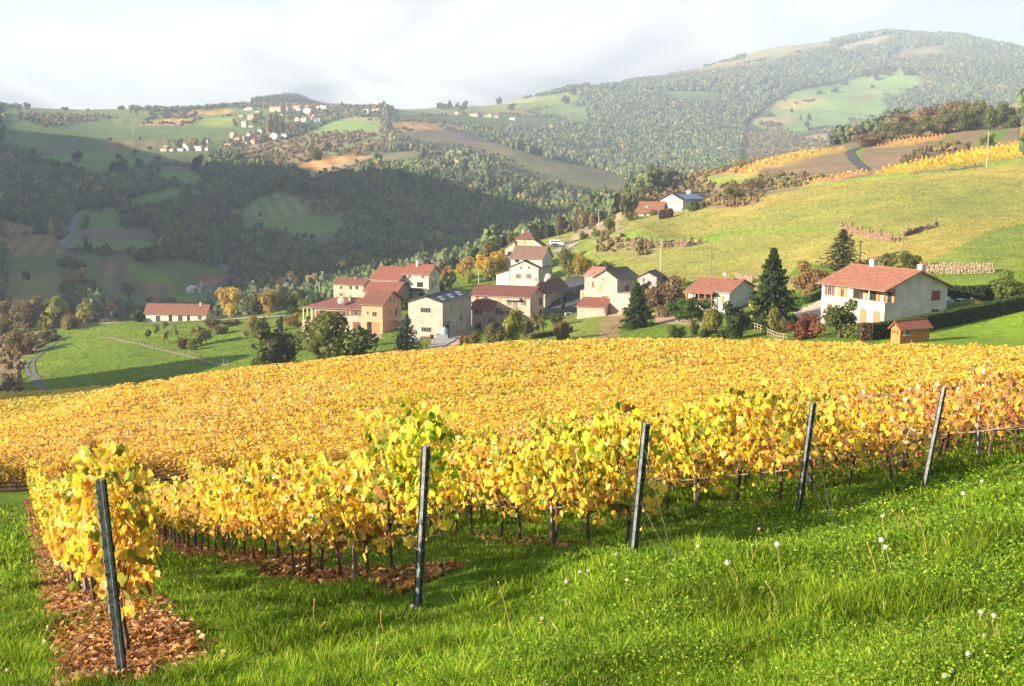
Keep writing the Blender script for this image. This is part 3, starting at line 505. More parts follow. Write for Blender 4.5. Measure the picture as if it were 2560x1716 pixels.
# ---- loose bushes in far meadows and along plot edges
edge = np.zeros(CLS.shape, bool); e1 = (CLS[1:, 1:] != CLS[:-1, 1:]) | (np.abs(COLG[1:, 1:] - COLG[1:, :-1]).sum(-1) > .09); edge[1:, 1:] = e1
edge &= (GR > 720) & (GR < 3600) & (CLS != 'f')
x, y = area_sample(edge, lambda r: np.interp(r, [400, 3000], [3.4, 8.5]), hvis=3); k = fbm(x / 70, y / 70, 2, 77) > -.12; x, y = x[k], y[k]; r = np.hypot(x, y)
s = np.interp(r, [400, 3000], [1.3, 3.2]) * RN.uniform(.5, 1.5, len(x)); print('hedgerows', len(x))
mass_trees('hedgerow', x, y, s, s * 1.6, pick(WPAL, len(x), WW) * RN.uniform(.7, 1.2, (len(x), 1)), far_p, 'hedgerows and bushes along the plot edges in the valley')
# ---- yellow and orange vineyard strips on the right-hand ridge
m = (CLS == 'v'); x, y = area_sample(m, lambda r: r * .0018 + .35, hvis=1.5); u = (x * .35 + y * .94); v = (x * .94 - y * .35); v = np.round(v / 1.9) * 1.9 + RN.normal(0, .22, len(x)); x2 = u * .35 + v * .94; y2 = u * .94 - v * .35
i = np.clip(np.searchsorted(TH, np.arctan2(x2, y2)), 0, len(TH) - 1); j = np.clip(np.searchsorted(LR, np.log(np.hypot(x2, y2))), 0, len(LR) - 1)
c = COLG[i, j] * RN.uniform(.7, 1.35, (len(x), 1)) * 1.15; c[:, 1] *= RN.uniform(.75, 1.25, len(x)); keep = CLS[i, j] == 'v'; x2, y2, c = x2[keep], y2[keep], c[keep]; n = len(x2); print('strips', n)
V, f, cc_ = scatter(QUAD, QF, np.c_[x2, y2, H(x2, y2) + RN.uniform(.3, 1.35, n)], RN.uniform(.35, .8, n), rotmats(RN.uniform(0, 6.3, n), RN.uniform(0, 6.3, n), RN.uniform(0, 6.3, n)), c)
tag(link('vineyard', np_mesh('vineyard', V, f, cc_), MASS), 'yellow and orange vine strips along the right-hand ridge', kind='stuff')
# ---- the big golden vineyard between the headland and the village: rows beyond the first block
VPAL = np.array([(.93, .62, .05), (.86, .50, .045), (.96, .76, .28), (.70, .34, .06), (.68, .60, .06), (.34, .34, .05), (.38, .20, .07), (.95, .68, .06)]); VWT = np.array([5, 4, 3, 1.6, 2.2, 1.2, .9, 4.]); VWT /= VWT.sum()
NROW = 1.75
def field_rows():
    a = math.radians(72); du = np.array([math.sin(a), math.cos(a)]); dv = np.array([-du[1], du[0]]); P = []
    for k in range(0, 190):
        vrow = 30 + k * NROW; t = np.arange(-190, 150, .95); t = t + RN.uniform(-.12, .12, len(t)); q = dv * vrow; X = q[0] + du[0] * t; Y = q[1] + du[1] * t; P.append(np.c_[X, Y, np.full(len(X), k)])
    P = np.concatenate(P); P = P[P[:, 1] > 40]; th = np.arctan2(P[:, 0], P[:, 1]); px = CX + F * np.tan(th)
    far = np.interp(th, TH, FARY); k = (P[:, 1] > 48.5) & (P[:, 1] < far) & (px > -350) & (px < 2900); P = P[k]
    v = visible(P[:, 0], P[:, 1], 1.6); return P[v]
FP = field_rows(); print('field vines', len(FP))
parts = []; TR = []
for d0, d1, nl, ls in ((0, 62, 340, .092), (62, 85, 230, .116), (85, 120, 125, .165), (120, 260, 70, .225)):
    p = FP[(FP[:, 1] >= d0) & (FP[:, 1] < d1)]; n = len(p)
    if not n: continue
    hh = 1.38 + 0.12 * fbm(p[:, 0] / 6, p[:, 1] / 6, 3, 51) + RN.uniform(-.1, .14, n)
    tx = np.repeat(p[:, 0], nl) + RN.normal(0, .30, n * nl); ty = np.repeat(p[:, 1], nl) + RN.normal(0, .27, n * nl); tz = np.repeat(hh, nl) * RN.beta(3.2, 1.5, n * nl) + .08
    grn = sstep(.25, .6, fbm(tx / 13, ty / 9, 3, 61)); rust = sstep(.2, .6, fbm(tx / 17, ty / 11, 3, 63)); pale = sstep(.1, .6, fbm(tx / 24, ty / 16, 3, 67)); c = VPAL[RN.choice(len(VPAL), n * nl, p=VWT)]
    g_ = RN.random(n * nl) < .55 * grn; c[g_] = (.42, .44, .05); g_ = RN.random(n * nl) < .3 * rust; c[g_] = (.64, .36, .10); g_ = RN.random(n * nl) < .3 * pale; c[g_] = (.90, .60, .22)
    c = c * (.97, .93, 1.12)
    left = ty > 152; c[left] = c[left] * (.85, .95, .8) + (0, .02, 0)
    c = c * RN.uniform(.72, 1.08, (n * nl, 1)) * np.clip(.72 + .32 * tz[:, None] / 1.4, .6, 1.1)  # leaf brightness includes painted shade, darker low in the rows
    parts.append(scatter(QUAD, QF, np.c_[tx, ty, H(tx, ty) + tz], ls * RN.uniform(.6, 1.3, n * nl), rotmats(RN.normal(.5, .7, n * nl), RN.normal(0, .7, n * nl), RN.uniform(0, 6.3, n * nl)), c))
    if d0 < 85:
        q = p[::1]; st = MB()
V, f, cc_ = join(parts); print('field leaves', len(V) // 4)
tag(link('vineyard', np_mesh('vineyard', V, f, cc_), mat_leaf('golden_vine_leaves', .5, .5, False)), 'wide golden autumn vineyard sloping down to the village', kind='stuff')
p = FP[FP[:, 1] < 75]; m = MB()
for q in p:
    z = float(H(q[0], q[1])); x0, y0 = q[0], q[1]; dx, dy = rnd.uniform(-.06, .06), rnd.uniform(-.06, .06)
    m.add([(x0 - .025, y0, z - .05), (x0 + .025, y0, z - .05), (x0 + .02 + dx, y0 + dy, z + .62), (x0 - .02 + dx, y0 + dy, z + .62), (x0, y0 + .03, z - .05), (x0 + dx, y0 + dy + .02, z + .62)], [(0, 1, 2, 3), (1, 4, 5, 2), (4, 0, 3, 5)])
tag(m.build('vine_stems', mat('vine_wood', (.07, .05, .04), .9, .3, 20)), 'thin dark vine stems of the golden vineyard', kind='stuff')
# ---- grass of the headland and between the near rows
GRP = np.array([(.135, .25, .010), (.09, .18, .010), (.22, .34, .015), (.32, .39, .035), (.05, .11, .010), (.40, .38, .13)]); GW = np.array([5, 4, 4, 2.4, 3, .9]); GW /= GW.sum()
BL = np.array([[-.5, 0, 0], [.5, 0, 0], [-.42, .06, .45], [.42, .06, .45], [-.2, .22, .8], [.2, .22, .8], [0, .42, 1.0]]); BF = [np.array([[0, 1, 3, 2], [2, 3, 5, 4]]), np.array([[4, 5, 6]])]
def blades(mask, n, w, h, pxr=(-260, 2820), power=1.0, pal=GRP, wt=GW, lean=.45):
    x, y = screen_sample(mask, n, power, pxr=pxr); n = len(x); r = np.hypot(x, y); u_, v_ = row_uv(x, y)
    inl = ((np.round(v_) < 1.5) | (np.round(v_) > 4.5)) & (np.abs(v_ - np.round(v_)) < .15) & (u_ > -.7) & (v_ > -.4) & (r < 50); k = ~inl | (RN.random(n) < .25); x, y, r = x[k], y[k], r[k]; n = len(x)
    tuft = sstep(.05, .5, fbm(x / .8, y / .8, 3, 71)); hh = h * RN.uniform(.5, 1.3, n) * (1 + 1.0 * tuft) * np.clip(r / 14, 1, 2.2) ** .3
    ww = w * RN.uniform(.6, 1.3, n) * np.clip(r / 8, .9, 4)
    c = pal[RN.choice(len(pal), n, p=wt)] * RN.uniform(.7, 1.25, (n, 1)) * np.clip(1 + .75 * fbm(x / .9, y / .7, 3, 73) + .35 * fbm(x / 4, y / 2.5, 2, 75), .45, 1.8)[:, None]  # random blade tones; the patchy noise also paints sunlit patches and shadow streaks
    return scatter(BL, BF, np.c_[x, y, H(x, y) - .02], np.c_[ww, hh, hh], rotmats(RN.normal(-.12, lean, n), RN.normal(0, lean, n), RN.uniform(0, 6.3, n)), np.clip(c, 0, 1))
gm = (GR > 3.5) & (GR < 50) & (GY > 0)
gparts = [blades((GR > 2.2) & (GR < 40) & (GY > .3), 90000, .010, .10, pxr=(2820, 6500)), blades((GR > 2.2) & (GR < 40) & (GY > .3), 50000, .010, .10, pxr=(-3500, -260)), blades((GR > 1.6) & (GR < 6) & (GY > .3), 60000, .0065, .09, pxr=(-2500, 5500)), blades(gm & (GR < 27), 360000, .0065, .082), blades(gm & (GR >= 20), 60000, .012, .10)]
# long tufts by the post feet and over the lawn
tc_ = np.array([(gpt(*p).x, gpt(*p).y) for p in [(820, 1650), (900, 1690), (1540, 1640), (1500, 1330), (1190, 1530), (2050, 1270), (1730, 1380), (1330, 1330), (700, 1600), (1150, 1700), (2350, 1250), (60, 1650), (500, 1680), (620, 1560)]])
for tx_, ty_ in tc_:
    n = 200; x = tx_ + RN.normal(0, .16, n); y = ty_ + RN.normal(0, .16, n); a_ = np.arctan2(x - tx_, y - ty_); hh = RN.uniform(.10, .24, n)
    gparts.append(scatter(BL, BF, np.c_[x, y, H(x, y) - .02], np.c_[RN.uniform(.006, .011, n), hh * 1.5, hh], rotmats(RN.normal(-.45, .2, n), np.zeros(n), -a_ + RN.normal(0, .3, n)), GRP[RN.choice(4, n)] * RN.uniform(.8, 1.4, (n, 1))))
V, f, cc_ = join(gparts); tag(link('grass', np_mesh('grass', V, f, cc_), GRM), 'bright green meadow grass on the headland in front of the vines', kind='stuff')
# clover and small broad leaves
cl_m = (GR > 3.5) & (GR < 22) & (GY > 0); x, y = screen_sample(cl_m, 220000); k = sstep(-.25, .45, fbm(x / 1.1, y / 1.1, 3, 81) + .16 * (x - 1.0) - .05 * y + .35) > RN.random(len(x)); x, y = x[k], y[k]; n = len(x); print('clover', n)
CL = np.array([[0, -.5, 0], [.45, -.1, .1], [.3, .45, 0], [-.3, .45, 0], [-.45, -.1, .1]]); CFc = [np.array([[0, 1, 2, 3, 4]])]
V, f, cc_ = scatter(CL, CFc, np.c_[x, y, H(x, y) + RN.uniform(.01, .085, n)], RN.uniform(.011, .025, n) * np.clip(np.hypot(x, y) / 8, .8, 2), rotmats(RN.normal(0, .45, n), RN.normal(0, .45, n), RN.uniform(0, 6.3, n)), pick([(.16, .30, .02), (.22, .36, .03), (.10, .20, .016), (.30, .40, .05)], n) * RN.uniform(.75, 1.2, (n, 1)))
tag(link('clover', np_mesh('clover', V, f, cc_), GRM), 'clover and small broad leaves growing low in the grass', kind='stuff')
# fallen leaves under the rows
x, y = screen_sample((np.abs(vv - np.round(vv)) < .24) & (uu > -1.0) & (vv > -.4) & (GR < 48) & (GY > 0), 100000, .9); u_, v_ = row_uv(x, y); k = (np.abs(v_ - np.round(v_)) < RN.normal(np.where(np.round(v_) == 0, .13, .085), .045, len(x))) & (u_ > np.where(np.round(v_) == 0, -1.0, .25)) & ((np.round(v_) < 1.5) | (np.round(v_) > 4.5) | (RN.random(len(x)) < .12)); x, y = x[k], y[k]; n = len(x); print('litter', n)
V, f, cc_ = scatter(CL * (1, 1, 2.5), CFc, np.c_[x, y, H(x, y) + RN.uniform(.005, .05, n)], RN.uniform(.035, .09, n), rotmats(RN.normal(0, .7, n), RN.normal(0, .7, n), RN.uniform(0, 6.3, n)), pick([(.45, .20, .08), (.30, .12, .05), (.62, .36, .18), (.20, .085, .04), (.55, .28, .05), (.70, .48, .30)], n) * RN.uniform(.6, 1.15, (n, 1)))
tag(link('fallen_leaves', np_mesh('fallen_leaves', V, f, cc_), GRM), 'dry brown and orange fallen vine leaves under the rows', kind='stuff')
# pasture tussocks and scattered grass on the mid slopes
x, y = screen_sample((CLS == 'm') & (GR > 150) & (GR < 440), 90000, .8); n = len(x); r = np.hypot(x, y)
i = np.clip(np.searchsorted(TH, np.arctan2(x, y)), 0, len(TH) - 1); j = np.clip(np.searchsorted(LR, np.log(r)), 0, len(LR) - 1); c = COLG[i, j]; grn = c[:, 1] > c[:, 2] * 2.2; x, y, r, c = x[grn], y[grn], r[grn], c[grn]; n = len(x)
s = r * .0008 * RN.uniform(.5, 1.3, n); V, f, cc_ = scatter(np.array([[-.8, 0, 0], [.8, 0, 0], [.15, .2, 1.0]]), [np.array([[0, 1, 2]])], np.c_[x, y, H(x, y) - .02], s, rotmats(RN.normal(0, .3, n), RN.normal(0, .3, n), RN.uniform(0, 6.3, n)), np.clip(c * RN.uniform(.88, 1.14, (n, 1)), 0, 1))
tag(link('pasture_grass', np_mesh('pasture_grass', V, f, cc_), MASS), 'tufty grass over the pastures around the village', kind='stuff')
# ================================================================ NEAR ROWS: INDIVIDUAL VINES, POSTS, STAKES, WIRES
WOOD = mat('vine_bark', (.085, .06, .045), .95, .35, 25, .01); CANE = mat('cane_bark', (.17, .085, .05), .8, .25, 30)
STEEL = mat('galvanised_lit_edge_steel', (.20, .23, .26), .42, .3, 18, 0, .4, .5); DARKST = mat('post_steel', (.07, .085, .105), .35, .35, 14, 0, .6, .5); STAKE = mat('weathered_wood', (.22, .19, .17), .9, .3, 9, .01, stretch=(1, 1, .2)); WIRE = mat('wire_metal', (.35, .35, .36), .35, .1, 5, 0, .9); PIPE = mat('drip_pipe', (.26, .19, .15), .7, .2, 5)
LV = []
for k in range(15):                                    # outline of a five-lobed leaf
    a = math.radians(-160 + 320 * k / 14); rr = [.34, .46, .40, .46, .54, .46, .50, .62, .50, .46, .54, .46, .40, .46, .34][k]; LV.append((rr * math.sin(a), .1 + rr * math.cos(a), .16 * abs(math.sin(a)) * rr * 2 - .10 * (rr > .5)))
LV = np.array([(0, -.05, -.06)] + LV); LF = [np.array([[0, i + 1, i + 2] for i in range(14)])]
LV6 = np.array([[0, -.45, 0], [.46, -.25, .12], [.42, .25, .1], [0, .52, -.06], [-.42, .25, .1], [-.46, -.25, .12]]); LF6 = [np.array([[0, 1, 2, 3], [0, 3, 4, 5]])]
def vine_leaves(seed, n, tmpl, size, green=.15, hmax=1.50, thin=1.0):
    r = np.random.default_rng(seed); tz = .46 + (hmax - .46) * r.beta(1.7, 1.25, n); shoot = r.random(n) < .09; tz[shoot] = hmax + r.uniform(-.05, .22, shoot.sum())
    wd = np.interp(tz, [.5, .9, 1.4, hmax + .25], [.12, .22, .22, .10]); cx_ = r.uniform(-.62, .62, n); side = np.where(r.random(n) < .8, np.sign(r.normal(size=n)), 0)
    ty = side * wd * r.uniform(.6, 1.15, n) + r.normal(0, .04, n); low = (tz < .75) & (r.random(n) < .35); keep = ~low; tz, cx_, ty, side = tz[keep], cx_[keep], ty[keep], side[keep]; n = len(tz)
    c = VPAL[r.choice(len(VPAL), n, p=VWT)] * r.uniform(.75, 1.08, (n, 1)); g_ = r.random(n) < green * np.interp(tz, [.5, 1.0, 1.5], [.5, 1.2, 1.5]); c[g_] = np.array((.22, .30, .04)) * r.uniform(.55, 1.4, (g_.sum(), 1)); g_ = r.random(n) < green; c[g_] = np.array((.72, .58, .08)) * r.uniform(.8, 1.2, (g_.sum(), 1))
    o_ = r.random(n) < .12 * np.interp(tz, [.5, 1.1], [2.2, .6]); c[o_] = (.66, .36, .11)
    b_ = r.random(n) < .07 * np.interp(tz, [.5, 1.0], [2.5, .6]); c[b_] = np.array((.34, .17, .07)) * r.uniform(.5, 1.2, (b_.sum(), 1))
    # blades hang outward, tip down
    rz = np.where(side >= 0, np.pi, 0) + r.normal(0, 1.0, n); rx = r.normal(-1.25, .42, n); P = np.c_[cx_, ty, tz]
    return scatter(tmpl[0], tmpl[1], P, size * r.uniform(.45, 1.35, n), rotmats(rx, r.normal(0, .55, n), rz), c)
def vine_wood(seed, canes=13):
    q = random.Random(seed); m = MB(); x, y = q.uniform(-.05, .05), q.uniform(-.03, .03); p = [(x, y, -.12)]
    for i in range(1, 6): x += q.uniform(-.035, .035); y += q.uniform(-.02, .02); p.append((x, y, i * .12 + .02))
    m.tube(p, [.034, .027, .023, .025, .03, .036], 6); top = Vector(p[-1]); stem = m; m = MB()
    for i in range(canes):
        s = q.choice((-1, 1)); ex = s * q.uniform(.15, .55); a = [top, top + Vector((ex * .35, q.uniform(-.08, .08), q.uniform(.02, .16))), top + Vector((ex * .8, q.uniform(-.12, .12), q.uniform(.25, .45))), top + Vector((ex + q.uniform(-.1, .1), q.uniform(-.15, .15), q.uniform(.5, 1.0)))]; m.tube(a, [.010, .008, .006, .004], 4)
    m.tube([top, top + Vector((.25, 0, .03)), top + Vector((.5, .02, .0))], [.016, .011, .008], 5); m.tube([top, top + Vector((-.25, 0, .05)), top + Vector((-.45, .02, -.02))], [.016, .011, .008], 5)
    return stem.mesh('stem'), m.mesh('canes')
NEARV = [np_mesh('leaves', *vine_leaves(10 + i, 440, (LV, LF), .108, .10 + .05 * (i % 3))) for i in range(6)]
TALLV = [np_mesh('leaves', *vine_leaves(30 + i, 540, (LV, LF), .108, .5, 1.58)) for i in range(3)]
MIDV = [np_mesh('leaves', *vine_leaves(50 + i, 410, (LV6, LF6), .112, .12 + .05 * (i % 3))) for i in range(6)]
THINV = [np_mesh('leaves', *vine_leaves(70 + i, 200, (LV, LF), .105, .05)) for i in range(3)]
FARV = [np_mesh('leaves', *vine_leaves(90 + i, 360, (LV6, LF6), .14, .16)) for i in range(5)]
for l in (NEARV, TALLV, MIDV, THINV, FARV):
    for me in l: me.materials.append(LEAFV)
WD = [vine_wood(200 + i) for i in range(6)]
for a_, b_ in WD: a_.materials.append(WOOD); b_.materials.append(CANE)
ROWN = ['leftmost row', 'row behind the second dark post', 'row behind the third dark post', 'row behind the fourth dark post', 'row behind the rightmost dark post', 'first row past the rightmost post', 'second row past the rightmost post', 'third row past the rightmost post', 'fourth row past the rightmost post', 'fifth row past the rightmost post', 'sixth row past the rightmost post', 'seventh row past the rightmost post']
ORD = ['first', 'second', 'third', 'fourth', 'fifth', 'sixth', 'seventh', 'eighth', 'ninth', 'tenth', 'eleventh', 'twelfth']
ROWANG = math.atan2(.906, -.424); vine_n = 0
def head(k): return -3.2 + 2.45 * k, 8.9 + 2.1 * k
for k in range(12):
    hx, hy = head(k); t = .85 if k == 0 else .55
    i = 0
    while True:
        x, y = hx - .424 * t + rnd.uniform(-.04, .04), hy + .906 * t + rnd.uniform(-.04, .04)
        if y > 46.5: break
        px_, _ = proj(x, y, float(H(x, y)))
        if -120 < px_ < 2720 and vine_n < 298:
            near = y < 22; tall = (k == 0 and i < 1) or (k == 1 and i < 2) or (k == 2 and i in (0, 1, 2)) or (k == 3 and i in (0, 1, 2)) or (k == 4 and i == 2)
            thin = (k == 4 and i in (0, 1)) or (k >= 5 and i < 4) or (k == 3 and i in (4,)) or (k == 0 and i == 0 and False)
            pool = TALLV if tall else THINV if (thin or (k >= 5 and rnd.random() < .35)) else NEARV if near else MIDV if y < 33 else FARV
            z = float(H(x, y)); lab_row = ROWN[k]
            place = (f'{ORD[i]} grapevine in the {lab_row}' if i < 12 else f'grapevine farther down the {lab_row}')
            look = 'tall greenish ' if tall else 'sparse ' if thin else 'golden '
            lab = (look + place) if i < 12 else 'golden ' + place
            e = empty('grapevine', (x, y, z), ROWANG + (math.pi if rnd.random() < .5 else 0), lab, 'grapevine', 'grapevines in the near rows' if i < 12 else 'grapevines farther down the ' + lab_row)
            s_ = rnd.uniform(.93, 1.07) * (1.0 if y < 30 else .95); e.scale = (1, 1, 1.07 if tall and k < 3 else 1.0 if tall else s_ * rnd.choice((1, 1.03, .9, .95, 1.07)))
            a_, b_ = rnd.choice(WD); link('stem', a_, None, e); link('canes', b_, None, e)
            lf = link('leaves', rnd.choice(pool), None, e); lf.color = (rnd.uniform(.92, 1.05), rnd.uniform(.88, 1.08), rnd.uniform(.8, 1.3), 1)
            if k >= 5: lf.color = (1.0, .80, 1.5, 1)
            if k == 0 and i < 2: lf.color = (1.0, .86, .9, 1)
            vine_n += 1
        t += 1.0; i += 1
print('vines', vine_n)
def end_post(bpx, tpx, Yb, lean, label):
    b_ = gpt(bpx[0], bpx[1], Yb * .75, Yb * 1.35); a1, c1 = ray(*tpx); Yt = b_.y - lean; tp = Vector((a1 * Yt, Yt, c1 * Yt)); ax = tp - b_; Ln = ax.length
    e = empty('end_post', b_, 0, label, 'vineyard post', 'dark steel end posts at the head of the rows'); e.rotation_mode = 'QUATERNION'; e.rotation_quaternion = ax.to_track_quat('Z', 'Y')
    m = MB(); w_, d_, t_ = .027, .026, .004
    fl = MB(); fl.box((-w_ - .001, -d_ - .001, -.3), (-w_ + t_, d_, Ln)); fl.box((w_ - t_, -d_ - .001, -.3), (w_ + .001, d_, Ln)); fl.build('side_flanges', STEEL, e); n = int(Ln / .11)  # flanges lighter than the web: the post's lit edge put into the colour
    for i in range(n):                                 # front web pierced by a row of slots
        z0 = -.3 + (Ln + .3) * i / n; z1 = -.3 + (Ln + .3) * (i + 1) / n; m.box((-w_ + t_, -d_, z0), (w_ - t_, -d_ + t_, z1 - .022)); m.box((-w_ + t_, -d_, z1 - .022), (-.008, -d_ + t_, z1)); m.box((.008, -d_, z1 - .022), (w_ - t_, -d_ + t_, z1))
    m.box((-w_ - .012, d_ - t_, -.3), (-w_, d_, Ln)); m.box((w_, d_ - t_, -.3), (w_ + .012, d_, Ln)); m.build('channel', DARKST, e)
    m = MB()
    for z in np.arange(.15, Ln - .05, .12):
        m.box((w_ - .001, -d_ - .006, z), (w_ + .007, -d_ + .006, z + .03)); m.box((-w_ - .007, -d_ - .006, z + .05), (-w_ + .001, -d_ + .006, z + .08))
    hk = m.build('wire_hooks', STEEL, e); hk['kind'] = 'stuff'
    for z in (.55 * Ln, .75 * Ln, .38 * Ln): MB().tube([(-.045, -.04, z), (.045, -.04, z + .004), (.045, .04, z), (-.045, .04, z - .004), (-.045, -.04, z)], .003, 4).build('tie_wire', WIRE, e)
    return b_, tp
PS = [((305, 1690), (250, 1200), 8.9, .15, 'dark steel post leaning left at the head of the leftmost row'), ((1045, 1522), (1066, 1115), 11.3, .1, 'dark steel post with two guy wires, second from the left, at the bottom centre'),
      ((1585, 1380), (1616, 1058), 14.1, .15, 'dark steel post third from the left, leaning right beside green vine leaves'), ((1996, 1286), (2034, 1006), 16.2, .2, 'dark steel post fourth from the left, behind yellow dandelion flowers'), ((2310, 1222), (2361, 968), 18.2, .2, 'dark steel post farthest right, with a bare gap of vines beside it')]
for i, (bp_, tp_, Yb, ln_, lb) in enumerate(PS):
    B, T = end_post(bp_, tp_, Yb, ln_, lb); d_ = (T - B)
    if i in (1, 2, 3):
        apx = [(0, 0), (1131, 1512), (1690, 1415), (2085, 1310)][i]; A_ = gpt(apx[0], apx[1], Yb * .7, Yb * 1.3)
        g = empty('guy_wires', A_, 0, ['', 'pair of thin guy wires running to the ground right of the second dark post', 'thin guy wires running down right of the third dark post', 'thin guy wires running down right of the fourth dark post'][i], 'guy wire', 'guy wires of the end posts')
        for f_ in (.82, .42): MB().tube([B + d_ * f_ - A_, Vector((0, 0, -.05)) + (B + d_ * f_ - A_) * .0], .0032, 4).build('wire', WIRE, g)
        MB().tube([(0, 0, -.1), (0, 0, .08)], .008, 5).build('anchor', STEEL, g)
for k in range(12):                                     # wires and the drip pipe of each row, wooden stakes
    hx, hy = head(k); Lr = (46 - hy) / .906; ts = np.arange(0, Lr, 3.0)
    def rp(t, h): x, y = hx - .424 * t, hy + .906 * t; return (x, y, float(H(x, y)) + h)
    e = empty('trellis_wires', rp(0, 0), 0, f'trellis wires and pale drip pipe along the {ROWN[k]}', 'trellis wire', 'trellis wires of the near rows'); e0 = Vector(e.location)
    for h_ in (.95, 1.3, 1.55): MB().tube([Vector(rp(t, h_)) - e0 for t in ts], .0022, 4).build('wire', WIRE, e)
    MB().tube([Vector(rp(t, .56)) - e0 for t in ts], .009, 5).build('drip_pipe', PIPE, e)
    for q_, t in enumerate(np.arange(2.6 if k != 1 else 3.1, Lr, 4.5)):
        x, y, z = rp(t, 0); px_, _ = proj(x, y, z)
        if not (-20 < px_ < 2580): continue
        o = MB().box((-.03, -.025, -.3), (.03, .025, 1.48)).build('wooden_stake', STAKE if k < 4 else STEEL); o.location = (x, y, z); o.rotation_euler = (rnd.uniform(-.04, .04), rnd.uniform(-.04, .04), rnd.uniform(0, 1))
        o.name = 'wooden_stake' if k < 4 else 'metal_stake'
        tag(o, f"{'grey wooden' if k < 4 else 'thin pale metal'} stake, {ORD[min(q_, 11)]} along the {ROWN[k]}", 'stake', 'stakes standing within the near rows')
# ---- dandelions
CLOCK = mat('seed_down', (.62, .60, .55), .9, .1, 60); STALK = mat('dry_stalk', (.42, .26, .10), .8, .2, 30); STALKG = mat('green_stalk', (.30, .30, .08), .8, .2, 30); PETAL = mat('yellow_petals', (.80, .52, .02), .7, .1, 60)
def clock(bx, by, tx, ty, label, r=.022, kind='clock', green=False):
    b_ = gpt(bx, by, 3, 26); a1, c1 = ray(tx, ty); tp = Vector((a1 * b_.y, b_.y, c1 * b_.y)) - b_
    r *= .85
    e = empty('dandelion_clock' if kind == 'clock' else 'dead_flower_stalk' if kind == 'bare' else 'dandelion_flower', b_, 0, label, 'dandelion', 'dandelions in the grass')
    side = Vector((tp.x, .0, 0)); mid = tp * .55 + Vector((-tp.x * .25 - .02, 0, 0)); r0 = max(.0035, b_.y * .00032)
    MB().tube([(0, 0, -.03), mid * .5, mid, tp], r0, 5).build('stalk', STALKG if green else STALK, e)
    if kind == 'clock':
        m = MB(); m.blob(tp, r * .35, 6, 4)
        for i in range(110):
            v = Vector((rnd.gauss(0, 1), rnd.gauss(0, 1), rnd.gauss(0, 1))).normalized(); c_ = tp + v * r; u = v.orthogonal().normalized() * r * .16; w_ = v.cross(u)
            m.add([c_ + u, c_ + w_, c_ - u, c_ - w_], [(0, 1, 2, 3)]); m.add([tp, c_ + u * .15, c_ - u * .15], [(0, 1, 2)])
        m.build('seed_head', CLOCK, e)
    elif kind == 'bare': m = MB(); m.blob(tp, (r * .45, r * .45, r * .6), 7, 4, .2); m.build('seed_head', CLOCK, e)
    else:
        m = MB()
        for i in range(26):
            a = i * 2.4; q = r * (.35 + .65 * (i / 26) ** .5); u = Vector((math.cos(a), math.sin(a), 0)); n_ = Vector((-u.y, u.x, 0)) * r * .14; m.add([tp + n_ * .5, tp - n_ * .5, tp + u * q - n_ + Vector((0, 0, .004)), tp + u * q + n_ + Vector((0, 0, .004))], [(0, 1, 2, 3)])
        m.blob(tp, (r * .45, r * .45, r * .3), 7, 4); m.build('flower_head', PETAL, e)
def BQ(x, y): return C('B', x, y)
